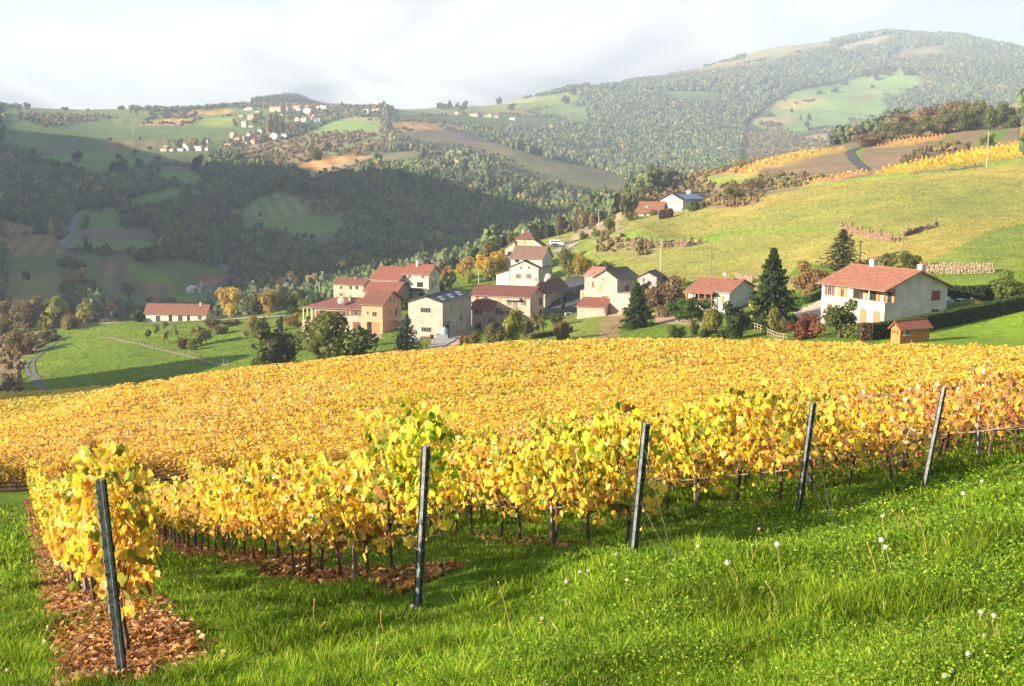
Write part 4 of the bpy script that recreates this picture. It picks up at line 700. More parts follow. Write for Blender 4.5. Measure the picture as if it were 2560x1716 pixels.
DCL = [((1960, 1480), (1943, 1361), 'tall white dandelion clock on a bent yellow stalk, right of the third post', .03), ((2215, 1420), (2203, 1350), 'round white dandelion clock, upper left of the pair at the right', .03), ((2232, 1435), (2214, 1368), 'white dandelion clock, lower right of the close pair', .026), ((1850, 1460), (1819, 1407), 'large fluffy dandelion clock on a short leaning stalk, below the third post', .03),
       ((1770, 1400), (1745, 1366), 'low dandelion clock in the long grass right of the third post', .02), ((2417, 1295), (2408, 1234), 'slim dandelion clock on a tall stalk near the right edge', .028), ((2457, 1240), (2455, 1203), 'dandelion clock at the upper right, beyond the tall one', .026), ((1903, 1340), (1898, 1322), 'lower of two small dandelion clocks below the fourth post', .022), ((1900, 1330), (1896, 1309), 'upper of two small dandelion clocks below the fourth post', .018),
       ((2214, 1345), (2207, 1290), 'dandelion clock on a reddish stalk below the rightmost post', .022), ((2460, 1570), (2452, 1530), 'small pale dandelion clock low in the clover at the right', .018), ((2490, 1580), (2485, 1539), 'second small pale dandelion clock in the clover at the right', .018), ((2465, 1615), (2461, 1590), 'tiny pinkish seed head in the clover, right of centre', .016), ((2425, 1665), (2422, 1636), 'ragged white seed head near the lower right corner', .02), ((2368, 1712), (2363, 1690), 'ragged seed head low at the right of the bottom edge', .018),
       ((2382, 1705), (2378, 1676), 'small grey seed head just above the ragged one at the bottom', .016), ((1416, 1470), (1416, 1454), 'round dandelion clock in the grass midway between second and third posts', .024), ((1452, 1450), (1450, 1430), 'fluffy dandelion clock above the round one between the posts', .022), ((1474, 1447), (1470, 1427), 'faint dandelion clock close right of the fluffy one', .018), ((1545, 1400), (1541, 1386), 'white dandelion clock just left of the third post foot', .026), ((1575, 1470), (1568, 1450), 'dandelion clock on a lying stalk below the third post', .02),
       ((1033, 1525), (1031, 1515), 'big white dandelion clock touching the foot of the second post', .026), ((648, 1530), (646, 1519), 'white dandelion clock left of the second post', .022), ((428, 1548), (427, 1531), 'white dandelion clock right of the leftmost row', .02), ((1482, 1515), (1478, 1508), 'small white dandelion clock low in the grass at bottom centre', .016), ((1360, 1560), (1355, 1546), 'drooping pale dandelion clock at bottom centre', .02), ((1410, 1655), (1405, 1652), 'small white clover like head at the bottom centre', .014), ((1492, 1650), (1488, 1643), 'pale oval seed head right of the bottom centre', .014),
       ((610, 1700), (600, 1697), 'pale seed head on a bent stem at the bottom left', .018), ((20, 1690), (18, 1675), 'white seed head at the lower left corner', .018), ((2205, 1262), (2202, 1255), 'pale dandelion clock among grass left of the rightmost post', .02), ((2235, 1240), (2232, 1225), 'faint white seed head above the tall grass by the rightmost post', .018), ((2262, 1226), (2258, 1218), 'white seed head near the vines left of the rightmost post', .018)]
for b_, t_, lb, r_ in DCL: clock(*b_, *t_, lb, r_, 'clock', rnd.random() < .3)
for b_, t_, lb in [((2322, 1400), (2285, 1270), 'tall bent dry stalk leaning left below the rightmost post'), ((2195, 1445), (2169, 1357), 'thin bare reddish stalk left of the pair of dandelion clocks'), ((1952, 1530), (1915, 1455), 'bent reddish bare stalk right of centre in the clover'), ((2280, 1340), (2256, 1278), 'leaning bare stalk, second from the left of the dry bunch'), ((2270, 1335), (2230, 1275), 'leaning bare stalk, leftmost of the dry bunch'), ((1278, 1580), (1246, 1456), 'straight dry stalk at the bottom centre, right of the second post'), ((1888, 1415), (1880, 1362), 'short pale stalk left of the tall dandelion clock'), ((961, 1590), (952, 1530), 'thin brown stalk below the second post'), ((792, 1580), (786, 1500), 'brown stalk in the long grass left of the second post'), ((800, 1585), (812, 1556), 'pale folded stalk in the long grass left of the second post'), ((945, 1680), (943, 1608), 'reddish upright stalk at the bottom, left of centre')]: clock(*b_, *t_, lb, .014, 'bare')
FL = [(370 + 536, 214), (888, 256), (912, 296), (1010, 172), (1018, 207), (1060, 212), (1083, 243), (1104, 222), (1137, 228), (1171, 194), (1255, 216), (1025, 296), (1062, 284), (1022, 263), (838, 340), (722, 316), (1307, 256), (1333, 264), (1830, 369), (1932, 344), (1970, 1330), (2235, 1312), (2330, 1235)]
FN = ['left edge of the yellow patch', 'second from left in the yellow patch', 'lower left of the yellow patch', 'top left of the yellow patch', 'upper middle of the yellow patch', 'middle of the yellow patch', 'centre of the yellow patch, slightly low', 'centre right of the yellow patch', 'right of the yellow patch centre', 'top right of the yellow patch, largest', 'alone right of the yellow patch', 'bottom of the yellow patch', 'bottom right of the yellow patch', 'low in the yellow patch middle', 'alone below the yellow patch', 'far lower left of the yellow patch', 'left of two far right of the patch', 'right of two far right of the patch', 'in the grass under the tall right-hand clock', 'just right of the one under the tall clock', 'lowest, near the bottom right', 'near the bottom right corner, beside seed heads', 'close to the right edge at the bottom']
for (x_, y_), nm in zip(FL, FN):
    X_, Y_ = BQ(x_, y_); clock(X_, Y_ + 12, X_, Y_, 'yellow dandelion flower ' + nm, .022, 'flower', True)
for (x_, y_), nm in zip([(361, 1375), (1123, 1390), (1034, 1381), (1947, 1410), (1654, 1425), (1203, 1725)], ['left of the second post', 'just right of the second post foot', 'below the second post', 'between the guy wires and third post', 'right of the guy wires, small', 'at the bottom near the tussock']):
    X_, Y_ = C('D', x_, y_ - 1000 + 0) if False else C('D', x_, y_ - 1000 if y_ > 1000 else y_); clock(X_, Y_ + 10, X_, Y_, 'yellow dandelion flower ' + nm, .018, 'flower', True)
for i, (X_, Y_) in enumerate([(12, 1462), (18, 1465), (45, 1450), (66, 1452), (98, 1438), (110, 1500), (40, 1490), (10, 1520), (75, 1525), (120, 1410)]):
    clock(X_, Y_ + 9, X_, Y_, f"{['outermost', 'second', 'third', 'fourth', 'fifth', 'sixth', 'seventh', 'eighth', 'ninth', 'last'][i]} small yellow flower in the shaded grass left of the leftmost vine row", .018, 'flower', True)

# thin stakes standing among the golden rows
m = MB(); m.box((-.035, -.035, -.3), (.035, .035, 1.85)); sme = m.mesh('vineyard_stake'); sme.materials.append(STAKE)
for i_ in range(60):
    q = FP[rnd.randrange(len(FP))]
    if q[1] > 110: continue
    o = link('vineyard_stake', sme); o.location = (q[0], q[1], float(H(q[0], q[1]))); o.rotation_euler = (rnd.uniform(-.05, .05), rnd.uniform(-.05, .05), 0); tag(o, 'thin dark stake tip poking out of the wide golden vineyard', 'stake', 'stakes in the wide golden vineyard')
# ================================================================ BUILDINGS
def tile_mat(name, col, axis='X'):
    m, t, b = mat_base(name); L = t.links.new; g = t.nodes.new('ShaderNodeTexCoord'); w_ = t.nodes.new('ShaderNodeTexWave'); w_.wave_type = 'BANDS'; w_.bands_direction = axis; w_.inputs['Scale'].default_value = 1.05; w_.inputs['Distortion'].default_value = .6; w_.inputs['Detail'].default_value = 1
    L(g.outputs['Object'], w_.inputs['Vector']); n = t.nodes.new('ShaderNodeTexNoise'); n.inputs['Scale'].default_value = 1.6; n.inputs['Detail'].default_value = 8; n.inputs['Roughness'].default_value = .75; L(g.outputs['Object'], n.inputs['Vector'])
    r = t.nodes.new('ShaderNodeValToRGB'); r.color_ramp.elements[0].position = .32; r.color_ramp.elements[0].color = (*[c * .55 for c in col], 1); r.color_ramp.elements[1].position = .68; r.color_ramp.elements[1].color = (*[c * 1.3 for c in col], 1); L(n.outputs['Fac'], r.inputs[0])
    mr = t.nodes.new('ShaderNodeMapRange'); mr.inputs[3].default_value = .72; mr.inputs[4].default_value = 1.1; L(w_.outputs['Fac'], mr.inputs[0]); v = t.nodes.new('ShaderNodeVectorMath'); v.operation = 'SCALE'; L(r.outputs[0], v.inputs[0]); L(mr.outputs[0], v.inputs['Scale']); L(v.outputs[0], b.inputs['Base Color'])
    bp = t.nodes.new('ShaderNodeBump'); bp.inputs['Distance'].default_value = .06; L(w_.outputs['Fac'], bp.inputs['Height']); L(bp.outputs[0], b.inputs['Normal']); b.inputs['Roughness'].default_value = .8; b.inputs['Specular IOR Level'].default_value = .2; return m
TILES = {}
def tiles(key, axis):
    c = {'red': (.25, .095, .068), 'brown': (.20, .09, .068), 'maroon': (.165, .07, .056), 'orange': (.31, .135, .09), 'old': (.20, .13, .10), 'slate': (.085, .09, .11), 'dark': (.13, .10, .095), 'brick': (.27, .12, .07), 'pink': (.36, .18, .13)}[key]
    if (key, axis) not in TILES: TILES[(key, axis)] = tile_mat(f'{key}_tiles', c, axis)
    return TILES[(key, axis)]
def stone_mat(name, c1, c2):
    m, t, b = mat_base(name); L = t.links.new; g = t.nodes.new('ShaderNodeTexCoord'); v = t.nodes.new('ShaderNodeTexVoronoi'); v.inputs['Scale'].default_value = 2.6; mp_ = t.nodes.new('ShaderNodeMapping'); mp_.inputs['Scale'].default_value = (1, 1, 1.7); L(g.outputs['Object'], mp_.inputs[0]); L(mp_.outputs[0], v.inputs['Vector'])
    s = t.nodes.new('ShaderNodeSeparateColor'); L(v.outputs['Color'], s.inputs[0]); r = t.nodes.new('ShaderNodeValToRGB'); r.color_ramp.elements[0].color = (*c1, 1); r.color_ramp.elements[1].color = (*c2, 1); L(s.outputs[0], r.inputs[0]); L(r.outputs[0], b.inputs['Base Color'])
    bp = t.nodes.new('ShaderNodeBump'); bp.inputs['Distance'].default_value = .08; bp.invert = True; L(v.outputs['Distance'], bp.inputs['Height']); L(bp.outputs[0], b.inputs['Normal']); b.inputs['Roughness'].default_value = .9; return m
WL = {'cream': mat('cream_render', (.46, .42, .36), .9, .15, .6, .01), 'white': mat('white_render', (.50, .48, .45), .9, .11, .6, .01), 'beige': mat('beige_render', (.38, .33, .28), .9, .15, .5, .01), 'pink': mat('pink_render', (.44, .33, .27), .9, .15, .5, .01), 'orange': mat('orange_render', (.50, .27, .165), .9, .08, .9, .01),
      'stone': stone_mat('golden_stone', (.24, .19, .14), (.46, .39, .31)), 'grey': mat('grey_render', (.28, .28, .29), .9, .12, 1, .01), 'rosy': mat('rosy_render', (.40, .30, .25), .9, .12, .9, .01), 'wood': mat('shed_boards', (.42, .17, .045), .7, .2, 3, .01, stretch=(1, 1, 12)), 'greystone': stone_mat('grey_stone', (.15, .12, .10), (.33, .29, .24)), 'blue': mat('blue_sheet', (.22, .32, .40), .7, .15, 2)}
GLASS = mat('window_glass', (.03, .035, .045), .12, .2, 2, spec=.6); FRM = mat('window_frame', (.38, .35, .30), .7, .1, 4); FRB = mat('brown_frame', (.12, .06, .04), .7, .1, 4); SHB = mat('brown_shutter', (.16, .065, .045), .7, .15, 6, stretch=(1, 1, 8)); SHO = mat('orange_shutter', (.48, .20, .06), .7, .12, 6, stretch=(1, 1, 8)); SHR = mat('red_shutter', (.24, .05, .035), .7, .12, 6, stretch=(1, 1, 8)); DARK = mat('opening_shade', (.02, .018, .017), .9, .2, 2); SHT = mat('tan_shutter', (.42, .34, .24), .8, .1, 5); GDOOR = mat('garage_boards', (.34, .16, .08), .7, .15, 4, stretch=(8, 8, 1)); TRIM = mat('pale_trim', (.50, .46, .40), .8, .1, 4); BROWNT = mat('dark_timber', (.10, .06, .04), .8, .2, 6); GUT = mat('gutter_metal', (.22, .20, .18), .5, .1, 5, metal=.4)
class Frame:
    """a building's near corner, its left face running left-and-away, its right face right-and-away"""
    def __init__(s, px, py, Y, a, exact=False):
        s.o = at(px, py, Y) if exact else gpt(px, py, Y * .82, Y * 1.22); s.a = math.radians(a); s.M = Matrix.Translation(s.o) @ Matrix.Rotation(-s.a, 4, 'Z'); s.Mi = s.M.inverted()
    def height(s, py_top): return at(CX, py_top, s.o.y).z - s.o.z
    def onL(s, px, py):
        d = Vector((*((lambda r: (r[0], 1, r[1]))(ray(px, py))),)); o = s.Mi @ Vector((0, 0, 0)); d = s.Mi.to_3x3() @ d; t = -o.y / d.y; return o + d * t
    def onR(s, px, py):
        d = Vector((*((lambda r: (r[0], 1, r[1]))(ray(px, py))),)); o = s.Mi @ Vector((0, 0, 0)); d = s.Mi.to_3x3() @ d; t = -o.x / d.x; return o + d * t
def put(o, root, M): o.parent = root; o.matrix_local = root.matrix_basis.inverted() @ M; return o
def slab(m, P, th=.16):
    """roof sheet: 4 corner points, thickness downward"""
    P = [Vector(p) for p in P]; n = (P[1] - P[0]).cross(P[3] - P[0]).normalized(); n = n if n.z > 0 else -n; Q = [p - n * th for p in P]
    m.add(P + Q, [(0, 1, 2, 3), (7, 6, 5, 4), (0, 4, 5, 1), (1, 5, 6, 2), (2, 6, 7, 3), (3, 7, 4, 0)])
def window(fr, root, face, rect, kind, nm='window'):
    x0, y0, x1, y1 = rect; f = fr.onL if face == 'L' else fr.onR; A = f(x0, (y0 + y1) / 2); B = f(x1, (y0 + y1) / 2); T = f((x0 + x1) / 2, y0); Bt = f((x0 + x1) / 2, y1)
    k = 0 if face == 'L' else 1; u0, u1 = sorted((A[k], B[k])); z0, z1 = Bt.z, T.z
    def bx(m, a0, a1, zz0, zz1, p0, p1):
        if face == 'L': m.box((a0, -p1, zz0), (a1, -p0, zz1))
        else: m.box((p0, a0, zz0), (p1, a1, zz1))
    w_, h_ = u1 - u0, z1 - z0; g = .012
    def mk(nm_, mt, fn, par=None):
        m = MB(); fn(m); o = link(nm_, m.mesh(nm_), mt); put(o, root, fr.M)
        if par is not None: o.parent = par; o.matrix_local = Matrix.Identity(4)
        return o
    if kind in ('win', 'shut', 'shuto', 'strip', 'brown'):
        s = .30 * w_ if kind in ('shut', 'shuto') else 0
        a0, a1 = u0 + s, u1 - s; t_ = min(.07, w_ * .09)
        def frame(m):
            bx(m, a0, a1, z1 - t_, z1, 0, .05); bx(m, a0, a1, z0, z0 + t_, 0, .05); bx(m, a0, a0 + t_, z0 + t_, z1 - t_, 0, .05); bx(m, a1 - t_, a1, z0 + t_, z1 - t_, 0, .05); n = 4 if kind == 'strip' else 2
            for i in range(1, n): c_ = a0 + (a1 - a0) * i / n; bx(m, c_ - t_ / 2.5, c_ + t_ / 2.5, z0 + t_, z1 - t_, 0, .045)
        fo = mk(nm, FRB if kind == 'brown' else FRM, frame); mk('pane', GLASS, lambda m: bx(m, a0 + t_, a1 - t_, z0 + t_, z1 - t_, 0, g), fo)
        mk('sill', TRIM, lambda m: bx(m, a0 - .08, a1 + .08, z0 - .09, z0 - .002, 0, .12), fo)
        if s:
            for q in ((u0, a0 - .02), (a1 + .02, u1)): mk('shutter', SHB if kind == 'shut' else SHO, lambda m, q=q: bx(m, q[0], q[1], z0, z1, .0, .04), fo)
    elif kind in ('closed', 'closedo', 'closedr', 'closedt'):
        fo = mk(nm, FRM, lambda m: bx(m, u0 - .06, u1 + .06, z0 - .08, z1 + .05, 0, .015)); mk('shutter', {'closed': SHB, 'closedo': SHO, 'closedr': SHR, 'closedt': SHT}[kind], lambda m: bx(m, u0, u1, z0, z1, .015, .05), fo)
    elif kind == 'dark': mk('opening_panel', DARK, lambda m: bx(m, u0, u1, z0, z1, 0, .02))  # flat dark panel on the wall, an opening's inner shade as colour
    elif kind == 'door':
        fo = mk('door', SHB, lambda m: bx(m, u0, u1, z0, z1, 0, .04)); mk('handle', GUT, lambda m: bx(m, u1 - .15, u1 - .1, z0 + h_ * .45, z0 + h_ * .5, .04, .09), fo)
    elif kind in ('garage', 'arch', 'garageb'):
        def gd(m):
            bx(m, u0, u1, z0, z1 - (.3 * w_ if kind == 'arch' else 0), 0, .03)
            if kind == 'arch':
                n = 8; c_ = (u0 + u1) / 2; zb = z1 - .3 * w_
                P = [(c_ + w_ / 2 * math.cos(math.pi * i / n), zb + .3 * w_ * math.sin(math.pi * i / n)) for i in range(n + 1)]
                if face == 'L': m.add([(p, -.03, q) for p, q in P], [tuple(range(n + 1))[::-1]])
                else: m.add([(.03, p, q) for p, q in P], [tuple(range(n + 1))])
        mk('garage_door', SHB if kind == 'garageb' else GDOOR, gd)
def block(root, fr, top, left, right, roof, rise, wall, tile, wins=(), over=.35, sink=3.0, d=None, wl=None, h=None, loggia=None, name='', oL=None):
    h = fr.height(top) if h is None else h
    wl = -fr.onL(left, top).x if wl is None else wl; d = fr.onR(right, top).y if d is None else d
    pre = name + '_' if name else ''
    m = MB(); W = []
    if loggia: lx, ly, h1 = loggia; m.box((-wl, 0, -sink), (0, d, h1)); m.box((-wl, 0, h1 + .002), (-lx, d, h)); m.box((-lx + .002, ly, h1 + .002), (0, d - .002, h))
    else: m.box((-wl, 0, -sink), (0, d, h))
    e = over; H2 = h + rise
    if roof == 'x':
        m.add([(0, 0, h), (0, d, h), (0, d / 2, H2), (-wl, 0, h), (-wl, d, h), (-wl, d / 2, H2)], [(0, 1, 2), (4, 3, 5), (0, 2, 5, 3), (1, 4, 5, 2)])
        s = rise / (d / 2); r = MB(); A, B = -wl - (oL if oL is not None else e), e
        slab(r, [(A, -e, h - s * e + .14), (B, -e, h - s * e + .14), (B, d / 2, H2 + .14), (A, d / 2, H2 + .14)]); slab(r, [(A, d / 2 + .001, H2 + .139), (B, d / 2 + .001, H2 + .139), (B, d + e, h - s * e + .139), (A, d + e, h - s * e + .139)]); ax = 'X'; r.tube([(A, d / 2, H2 + .16), (B, d / 2, H2 + .16)], .11, 5)
        trim = [((A, -e - .07, h - s * e + .01), (B, -e, h - s * e + .13))]
    elif roof == 'y':
        m.add([(0, 0, h), (-wl, 0, h), (-wl / 2, 0, H2), (0, d, h), (-wl, d, h), (-wl / 2, d, H2)], [(1, 0, 2), (3, 4, 5), (0, 3, 5, 2), (4, 1, 2, 5)])
        s = rise / (wl / 2); r = MB(); slab(r, [(e, -e, h - s * e + .14), (e, d + e, h - s * e + .14), (-wl / 2, d + e, H2 + .14), (-wl / 2, -e, H2 + .14)]); slab(r, [(-wl / 2 - .001, -e, H2 + .139), (-wl / 2 - .001, d + e, H2 + .139), (-wl - e, d + e, h - s * e + .139), (-wl - e, -e, h - s * e + .139)]); ax = 'Y'; r.tube([(-wl / 2, -e, H2 + .16), (-wl / 2, d + e, H2 + .16)], .11, 5)
        trim = [((e, -e, h - s * e + .01), (e + .07, d + e, h - s * e + .13))]
    elif roof == 'hip':
        k = min(wl, d) / 2 * .95; r = MB(); z = h + .02; P = [(-wl - e, -e, z), (e, -e, z), (e, d + e, z), (-wl - e, d + e, z)]
        rd = [(-wl + k - .01, d / 2, H2), (-k + .01, d / 2, H2)] if wl >= d else [(-wl / 2, k, H2), (-wl / 2, d - k, H2)]
        r.add(P + rd, [(0, 1, 5, 4), (1, 2, 5), (2, 3, 4, 5), (3, 0, 4), (3, 2, 1, 0)] if wl >= d else [(0, 1, 4), (1, 2, 5, 4), (2, 3, 5), (3, 0, 4, 5), (3, 2, 1, 0)]); ax = 'X'; trim = []
    elif roof == 'hipl':
        k = d / 2; r = MB(); z = h + .02; o_ = oL if oL is not None else e; r.add([(-wl - o_, -e, z), (e, -e, z), (e, d + e, z), (-wl - o_, d + e, z), (-wl + k, d / 2, H2), (e, d / 2, H2)], [(0, 1, 5, 4), (1, 2, 5), (2, 3, 4, 5), (3, 0, 4), (3, 2, 1, 0)]); ax = 'X'; trim = [((-wl - o_, -e - .06, z - .1), (e, -e, z + .02))]
    elif roof == 'mb':      # single pitch rising to the back
        m.add([(0, 0, h), (0, d, h), (0, d, H2), (-wl, 0, h), (-wl, d, h), (-wl, d, H2)], [(0, 1, 2), (4, 3, 5), (1, 4, 5, 2)]); s = rise / d; r = MB(); slab(r, [(-wl - e, -e, h - s * e + .14), (e, -e, h - s * e + .14), (e, d + .05, H2 + .14), (-wl - e, d + .05, H2 + .14)]); ax = 'X'; trim = [((-wl - e, -e - .06, h - s * e + .01), (e, -e, h - s * e + .13))]
    elif roof == 'ml':      # rising from the left edge to the corner
        m.add([(0, 0, h), (-wl, 0, h), (0, 0, H2), (0, d, h), (-wl, d, h), (0, d, H2)], [(1, 0, 2), (3, 4, 5), (0, 3, 5, 2)]); s = rise / wl; r = MB(); slab(r, [(-wl - e, -e, h - s * e + .14), (.0, -e, H2 + .14), (.0, d + e, H2 + .14), (-wl - e, d + e, h - s * e + .14)]); ax = 'Y'; trim = []
    elif roof == 'mr':      # falling from the left edge to the corner
        m.add([(0, 0, h), (-wl, 0, h), (-wl, 0, H2), (0, d, h), (-wl, d, h), (-wl, d, H2)], [(1, 0, 2), (3, 4, 5), (4, 1, 2, 5)]); s = rise / wl; r = MB(); slab(r, [(e, -e, h - s * e + .14), (-wl, -e, H2 + .14), (-wl, d + e, H2 + .14), (e, d + e, h - s * e + .14)]); ax = 'Y'; trim = []
    else: r = None; trim = []
    wo = link(pre + 'wall', m.mesh('wall'), WL[wall]); put(wo, root, fr.M)
    if r is not None:
        ro = link(pre + 'roof', r.mesh('roof'), tiles(tile, ax)); put(ro, root, fr.M)
        for a_, b_ in trim: g_ = MB(); g_.box(a_, b_); go = link('gutter', g_.mesh('gutter'), GUT); put(go, root, fr.M)
    for wv in wins: window(fr, root, wv[0], wv[1], wv[2])
    return h, wl, d
def house(name, label, cat, fr, group=None): return empty(name, fr.o, -fr.a, label, cat, group)
def bxp(root, fr, a, b, mt, nm): m = MB(); m.box(a, b); o = link(nm, m.mesh(nm), mt); return put(o, root, fr.M)
def chimney(root, fr, x, y, z0, z1, mt=None, w_=.3, pots=2):
    o = bxp(root, fr, (x - w_, y - w_, z0), (x + w_, y + w_, z1), mt or WL['white'], 'chimney'); m = MB()
    for i in range(pots): m.tube([(x - w_ * .5 + i * w_, y, z1 + .001), (x - w_ * .5 + i * w_, y, z1 + .3)], w_ * .3, 6)
    p_ = link('chimney_pot', m.mesh('chimney_pot'), tiles('orange', 'X')); p_.parent = o; return o
def dish(px, py, Y, r, label, mast=1.2):
    p = at(px, py, Y); e = empty('satellite_dish', p, 0, label, 'satellite dish', 'satellite dishes'); m = MB(); n = 12; R_ = []
    for i, (q, dep) in enumerate(((.05, .0), (.5, .05), (1, .18))):
        for k in range(n): R_.append((r * q * math.cos(k * 6.2832 / n), -r * dep * 1 - .0, r * q * math.sin(k * 6.2832 / n)))
    fs = [tuple(range(n))] + [(i * n + k, i * n + (k + 1) % n, (i + 1) * n + (k + 1) % n, (i + 1) * n + k) for i in range(2) for k in range(n)]
    m.add([(x, -y - .0 - r * .2, z) for x, y, z in R_], fs); m.add([(x, -y + .03 - r * .2, z) for x, y, z in R_], [f[::-1] for f in fs]); o = m.build('dish', WL['grey'], e); o.rotation_euler = (math.radians(-18), 0, math.radians(-12))
    MB().tube([(0, .03, 0), (0, .05, -mast)], .03, 5).build('mast', GUT, e); MB().tube([(0, -.05, -r * .9), (0, -r, -.1)], .015, 4).build('arm', GUT, e); return e
def R(k, x0, y0, x1, y1): a = C(k, x0, y0); b = C(k, x1, y1); return (*a, *b)
# --- orange house and its long shuttered wing
fr = Frame(*C('6', 1185, 1262), 235, 18); rt = house('house', 'orange rendered house with a long brown roofed wing of shuttered windows', 'house', fr)
h, wl, d = block(rt, fr, C('6', 0, 928)[1], C('6', 942, 0)[0], C('6', 1400, 0)[0], 'x', 2.3, 'orange', 'brown', [('L', R('6', 1062, 1012, 1118, 1072), 'win'), ('L', R('6', 998, 1008, 1024, 1044), 'win'), ('L', R('6', 1062, 1132, 1145, 1256), 'garage'), ('L', R('6', 1003, 1130, 1058, 1250), 'dark'), ('R', R('6', 1260, 855, 1280, 915), 'win'), ('R', R('6', 1304, 843, 1322, 905), 'win'), ('R', R('6', 1274, 985, 1292, 1048), 'win'), ('R', R('6', 1330, 972, 1352, 1060), 'door'), ('R', R('6', 1252, 1135, 1282, 1158), 'win')], over=.6)
bxp(rt, fr, (.02, d * .55, h * .33), (1.5, d * .95, h * .36), TRIM, 'balcony')
fw = Frame(*C('6', 940, 1250), 236, 18, True); fw.o = fr.M @ Vector((-wl - .02, 1.2, 0)); fw.M = Matrix.Translation(fw.o) @ Matrix.Rotation(-fw.a, 4, 'Z'); fw.Mi = fw.M.inverted()
h2, wl2, d2 = block(rt, fw, C('6', 0, 985)[1], C('6', 370, 0)[0], 0, 'hipl', 2.1, 'rosy', 'brown', [('L', R('6', 415, 997, 455, 1092), 'closed'), ('L', R('6', 460, 997, 535, 1100), 'dark'), ('L', R('6', 545, 1000, 658, 1062), 'shut'), ('L', R('6', 674, 1000, 800, 1062), 'shut'), ('L', R('6', 815, 1000, 935, 1062), 'shut'), ('L', R('6', 712, 1152, 768, 1192), 'win'), ('L', R('6', 838, 1130, 930, 1250), 'garageb')], over=.7, d=8.5, name='wing', oL=2.4)
for i in range(3): bxp(rt, fw, (-wl2 - 2.0 + i * .05 * 0 + (0, 1.0, 2.0)[i] - .09, -.45, 1.0), (-wl2 - 2.0 + (0, 1.0, 2.0)[i] + .09, -.27, h2), TRIM, 'porch_post')
bxp(rt, fw, (-wl2 - 2.3, -.5, -3), (-wl2 - .01, 6, h2 * .42), WL['rosy'], 'terrace')
chimney(rt, fw, -wl2 * .38, d2 * .35, h2 + 1.0, h2 + 2.3, WL['greystone'], .35); dish(*C('6', 700, 882), fw.o.y + 2.0, .85, 'large white dish on the long roof of the orange house')
# --- low red roofed barn between
fr = Frame(*C('6', 1345, 905), 262, 20); rt = house('barn', 'low barn with red tiled roof wedged behind the orange house', 'barn', fr); block(rt, fr, C('6', 0, 792)[1], C('6', 965, 0)[0], 0, 'x', 2.1, 'greystone', 'red', [('R', R('6', 1365, 850, 1390, 900), 'dark')], d=8.5)
fr = Frame(*C('6', 965, 852), 288, 20); rt = house('house', 'small golden stone house with a brick chimney, behind the orange house', 'house', fr)
h, wl, d = block(rt, fr, C('6', 0, 708)[1], C('6', 615, 0)[0], 0, 'x', 1.5, 'stone', 'brown', [('L', R('6', 692, 720, 716, 752), 'brown'), ('L', R('6', 803, 715, 828, 757), 'brown'), ('L', R('6', 873, 715, 900, 758), 'brown'), ('L', R('6', 672, 795, 747, 836), 'shuto')], d=7); chimney(rt, fr, -wl * .42, d * .45, h + .9, h + 2.0, tiles('orange', 'X'), .35, 1)
# --- cream house with the dark balcony
fr = Frame(*C('6', 1715, 862), 298, 22); rt = house('house', 'cream house with red tiled roof and dark balcony across its front', 'house', fr)
h, wl, d = block(rt, fr, C('6', 0, 580)[1], C('6', 1418, 0)[0], C('6', 1840, 0)[0], 'x', 2.1, 'cream', 'red', [('L', R('6', 1478, 585, 1508, 630), 'closed'), ('L', R('6', 1632, 582, 1665, 628), 'closed'), ('L', R('6', 1455, 672, 1488, 735), 'dark'), ('L', R('6', 1578, 672, 1650, 730), 'dark'), ('L', R('6', 1430, 790, 1525, 856), 'dark'), ('L', R('6', 1600, 795, 1655, 835), 'dark'), ('R', R('6', 1745, 660, 1764, 740), 'win'), ('R', R('6', 1778, 650, 1797, 700), 'win'), ('R', R('6', 1768, 565, 1782, 600), 'win')], over=.5)
zb = fr.onL(*C('6', 1600, 780)).z; bxp(rt, fr, (-wl, -1.3, zb - .12), (.2, -.01, zb), TRIM, 'balcony'); bxp(rt, fr, (-wl, -1.34, zb + .01), (.2, -1.3, zb + 1.05), mat('balcony_panel', (.05, .075, .09), .5, .2, 5), 'railing'); chimney(rt, fr, -wl * .62, d * .42, h + 1.2, h + 3.3)
fb = Frame(*C('6', 1412, 860), 294, 22, True); fb.o = fr.M @ Vector((-wl - .02, -2.6, 0)); fb.M = Matrix.Translation(fb.o) @ Matrix.Rotation(-fb.a, 4, 'Z'); fb.Mi = fb.M.inverted(); block(rt, fb, C('6', 0, 648)[1], C('6', 1048, 0)[0], 0, 'x', 2.9, 'cream', 'red', [], over=.45, d=d + 4.0, name='wing')
# --- warehouse
fr = Frame(*C('7', 492, 1322), 226, 18); rt = house('warehouse', 'long beige warehouse with dark grey sheet roof and strip windows', 'warehouse', fr)
h, wl, d = block(rt, fr, C('7', 0, 915)[1], C('7', 95, 0)[0], C('7', 822, 0)[0], 'y', 1.15, 'beige', 'slate', [('L', R('7', 236, 965, 355, 1027), 'strip'), ('L', R('7', 244, 1190, 362, 1249), 'strip'), ('L', R('7', 345, 1276, 388, 1315), 'dark'), ('R', R('7', 510, 1160, 568, 1310), 'dark'), ('R', R('7', 695, 1038, 708, 1112), 'dark')], over=.25, sink=4)
bxp(rt, fr, (.01, .3, h * .42), (1.0, 2.6, h * .44), BROWNT, 'canopy'); m = MB()
for i in range(3):
    for j in (0, 1): yy = d * (.12 + .3 * i + .06 * j); slab(m, [(-.6 - j, yy, h + .22 + .31 * (.6 + j)), (-.6 - j, yy + 1.8, h + .22 + .31 * (.6 + j)), (-1.3 - j, yy + 1.8, h + .22 + .31 * (1.3 + j)), (-1.3 - j, yy, h + .22 + .31 * (1.3 + j))], .05)
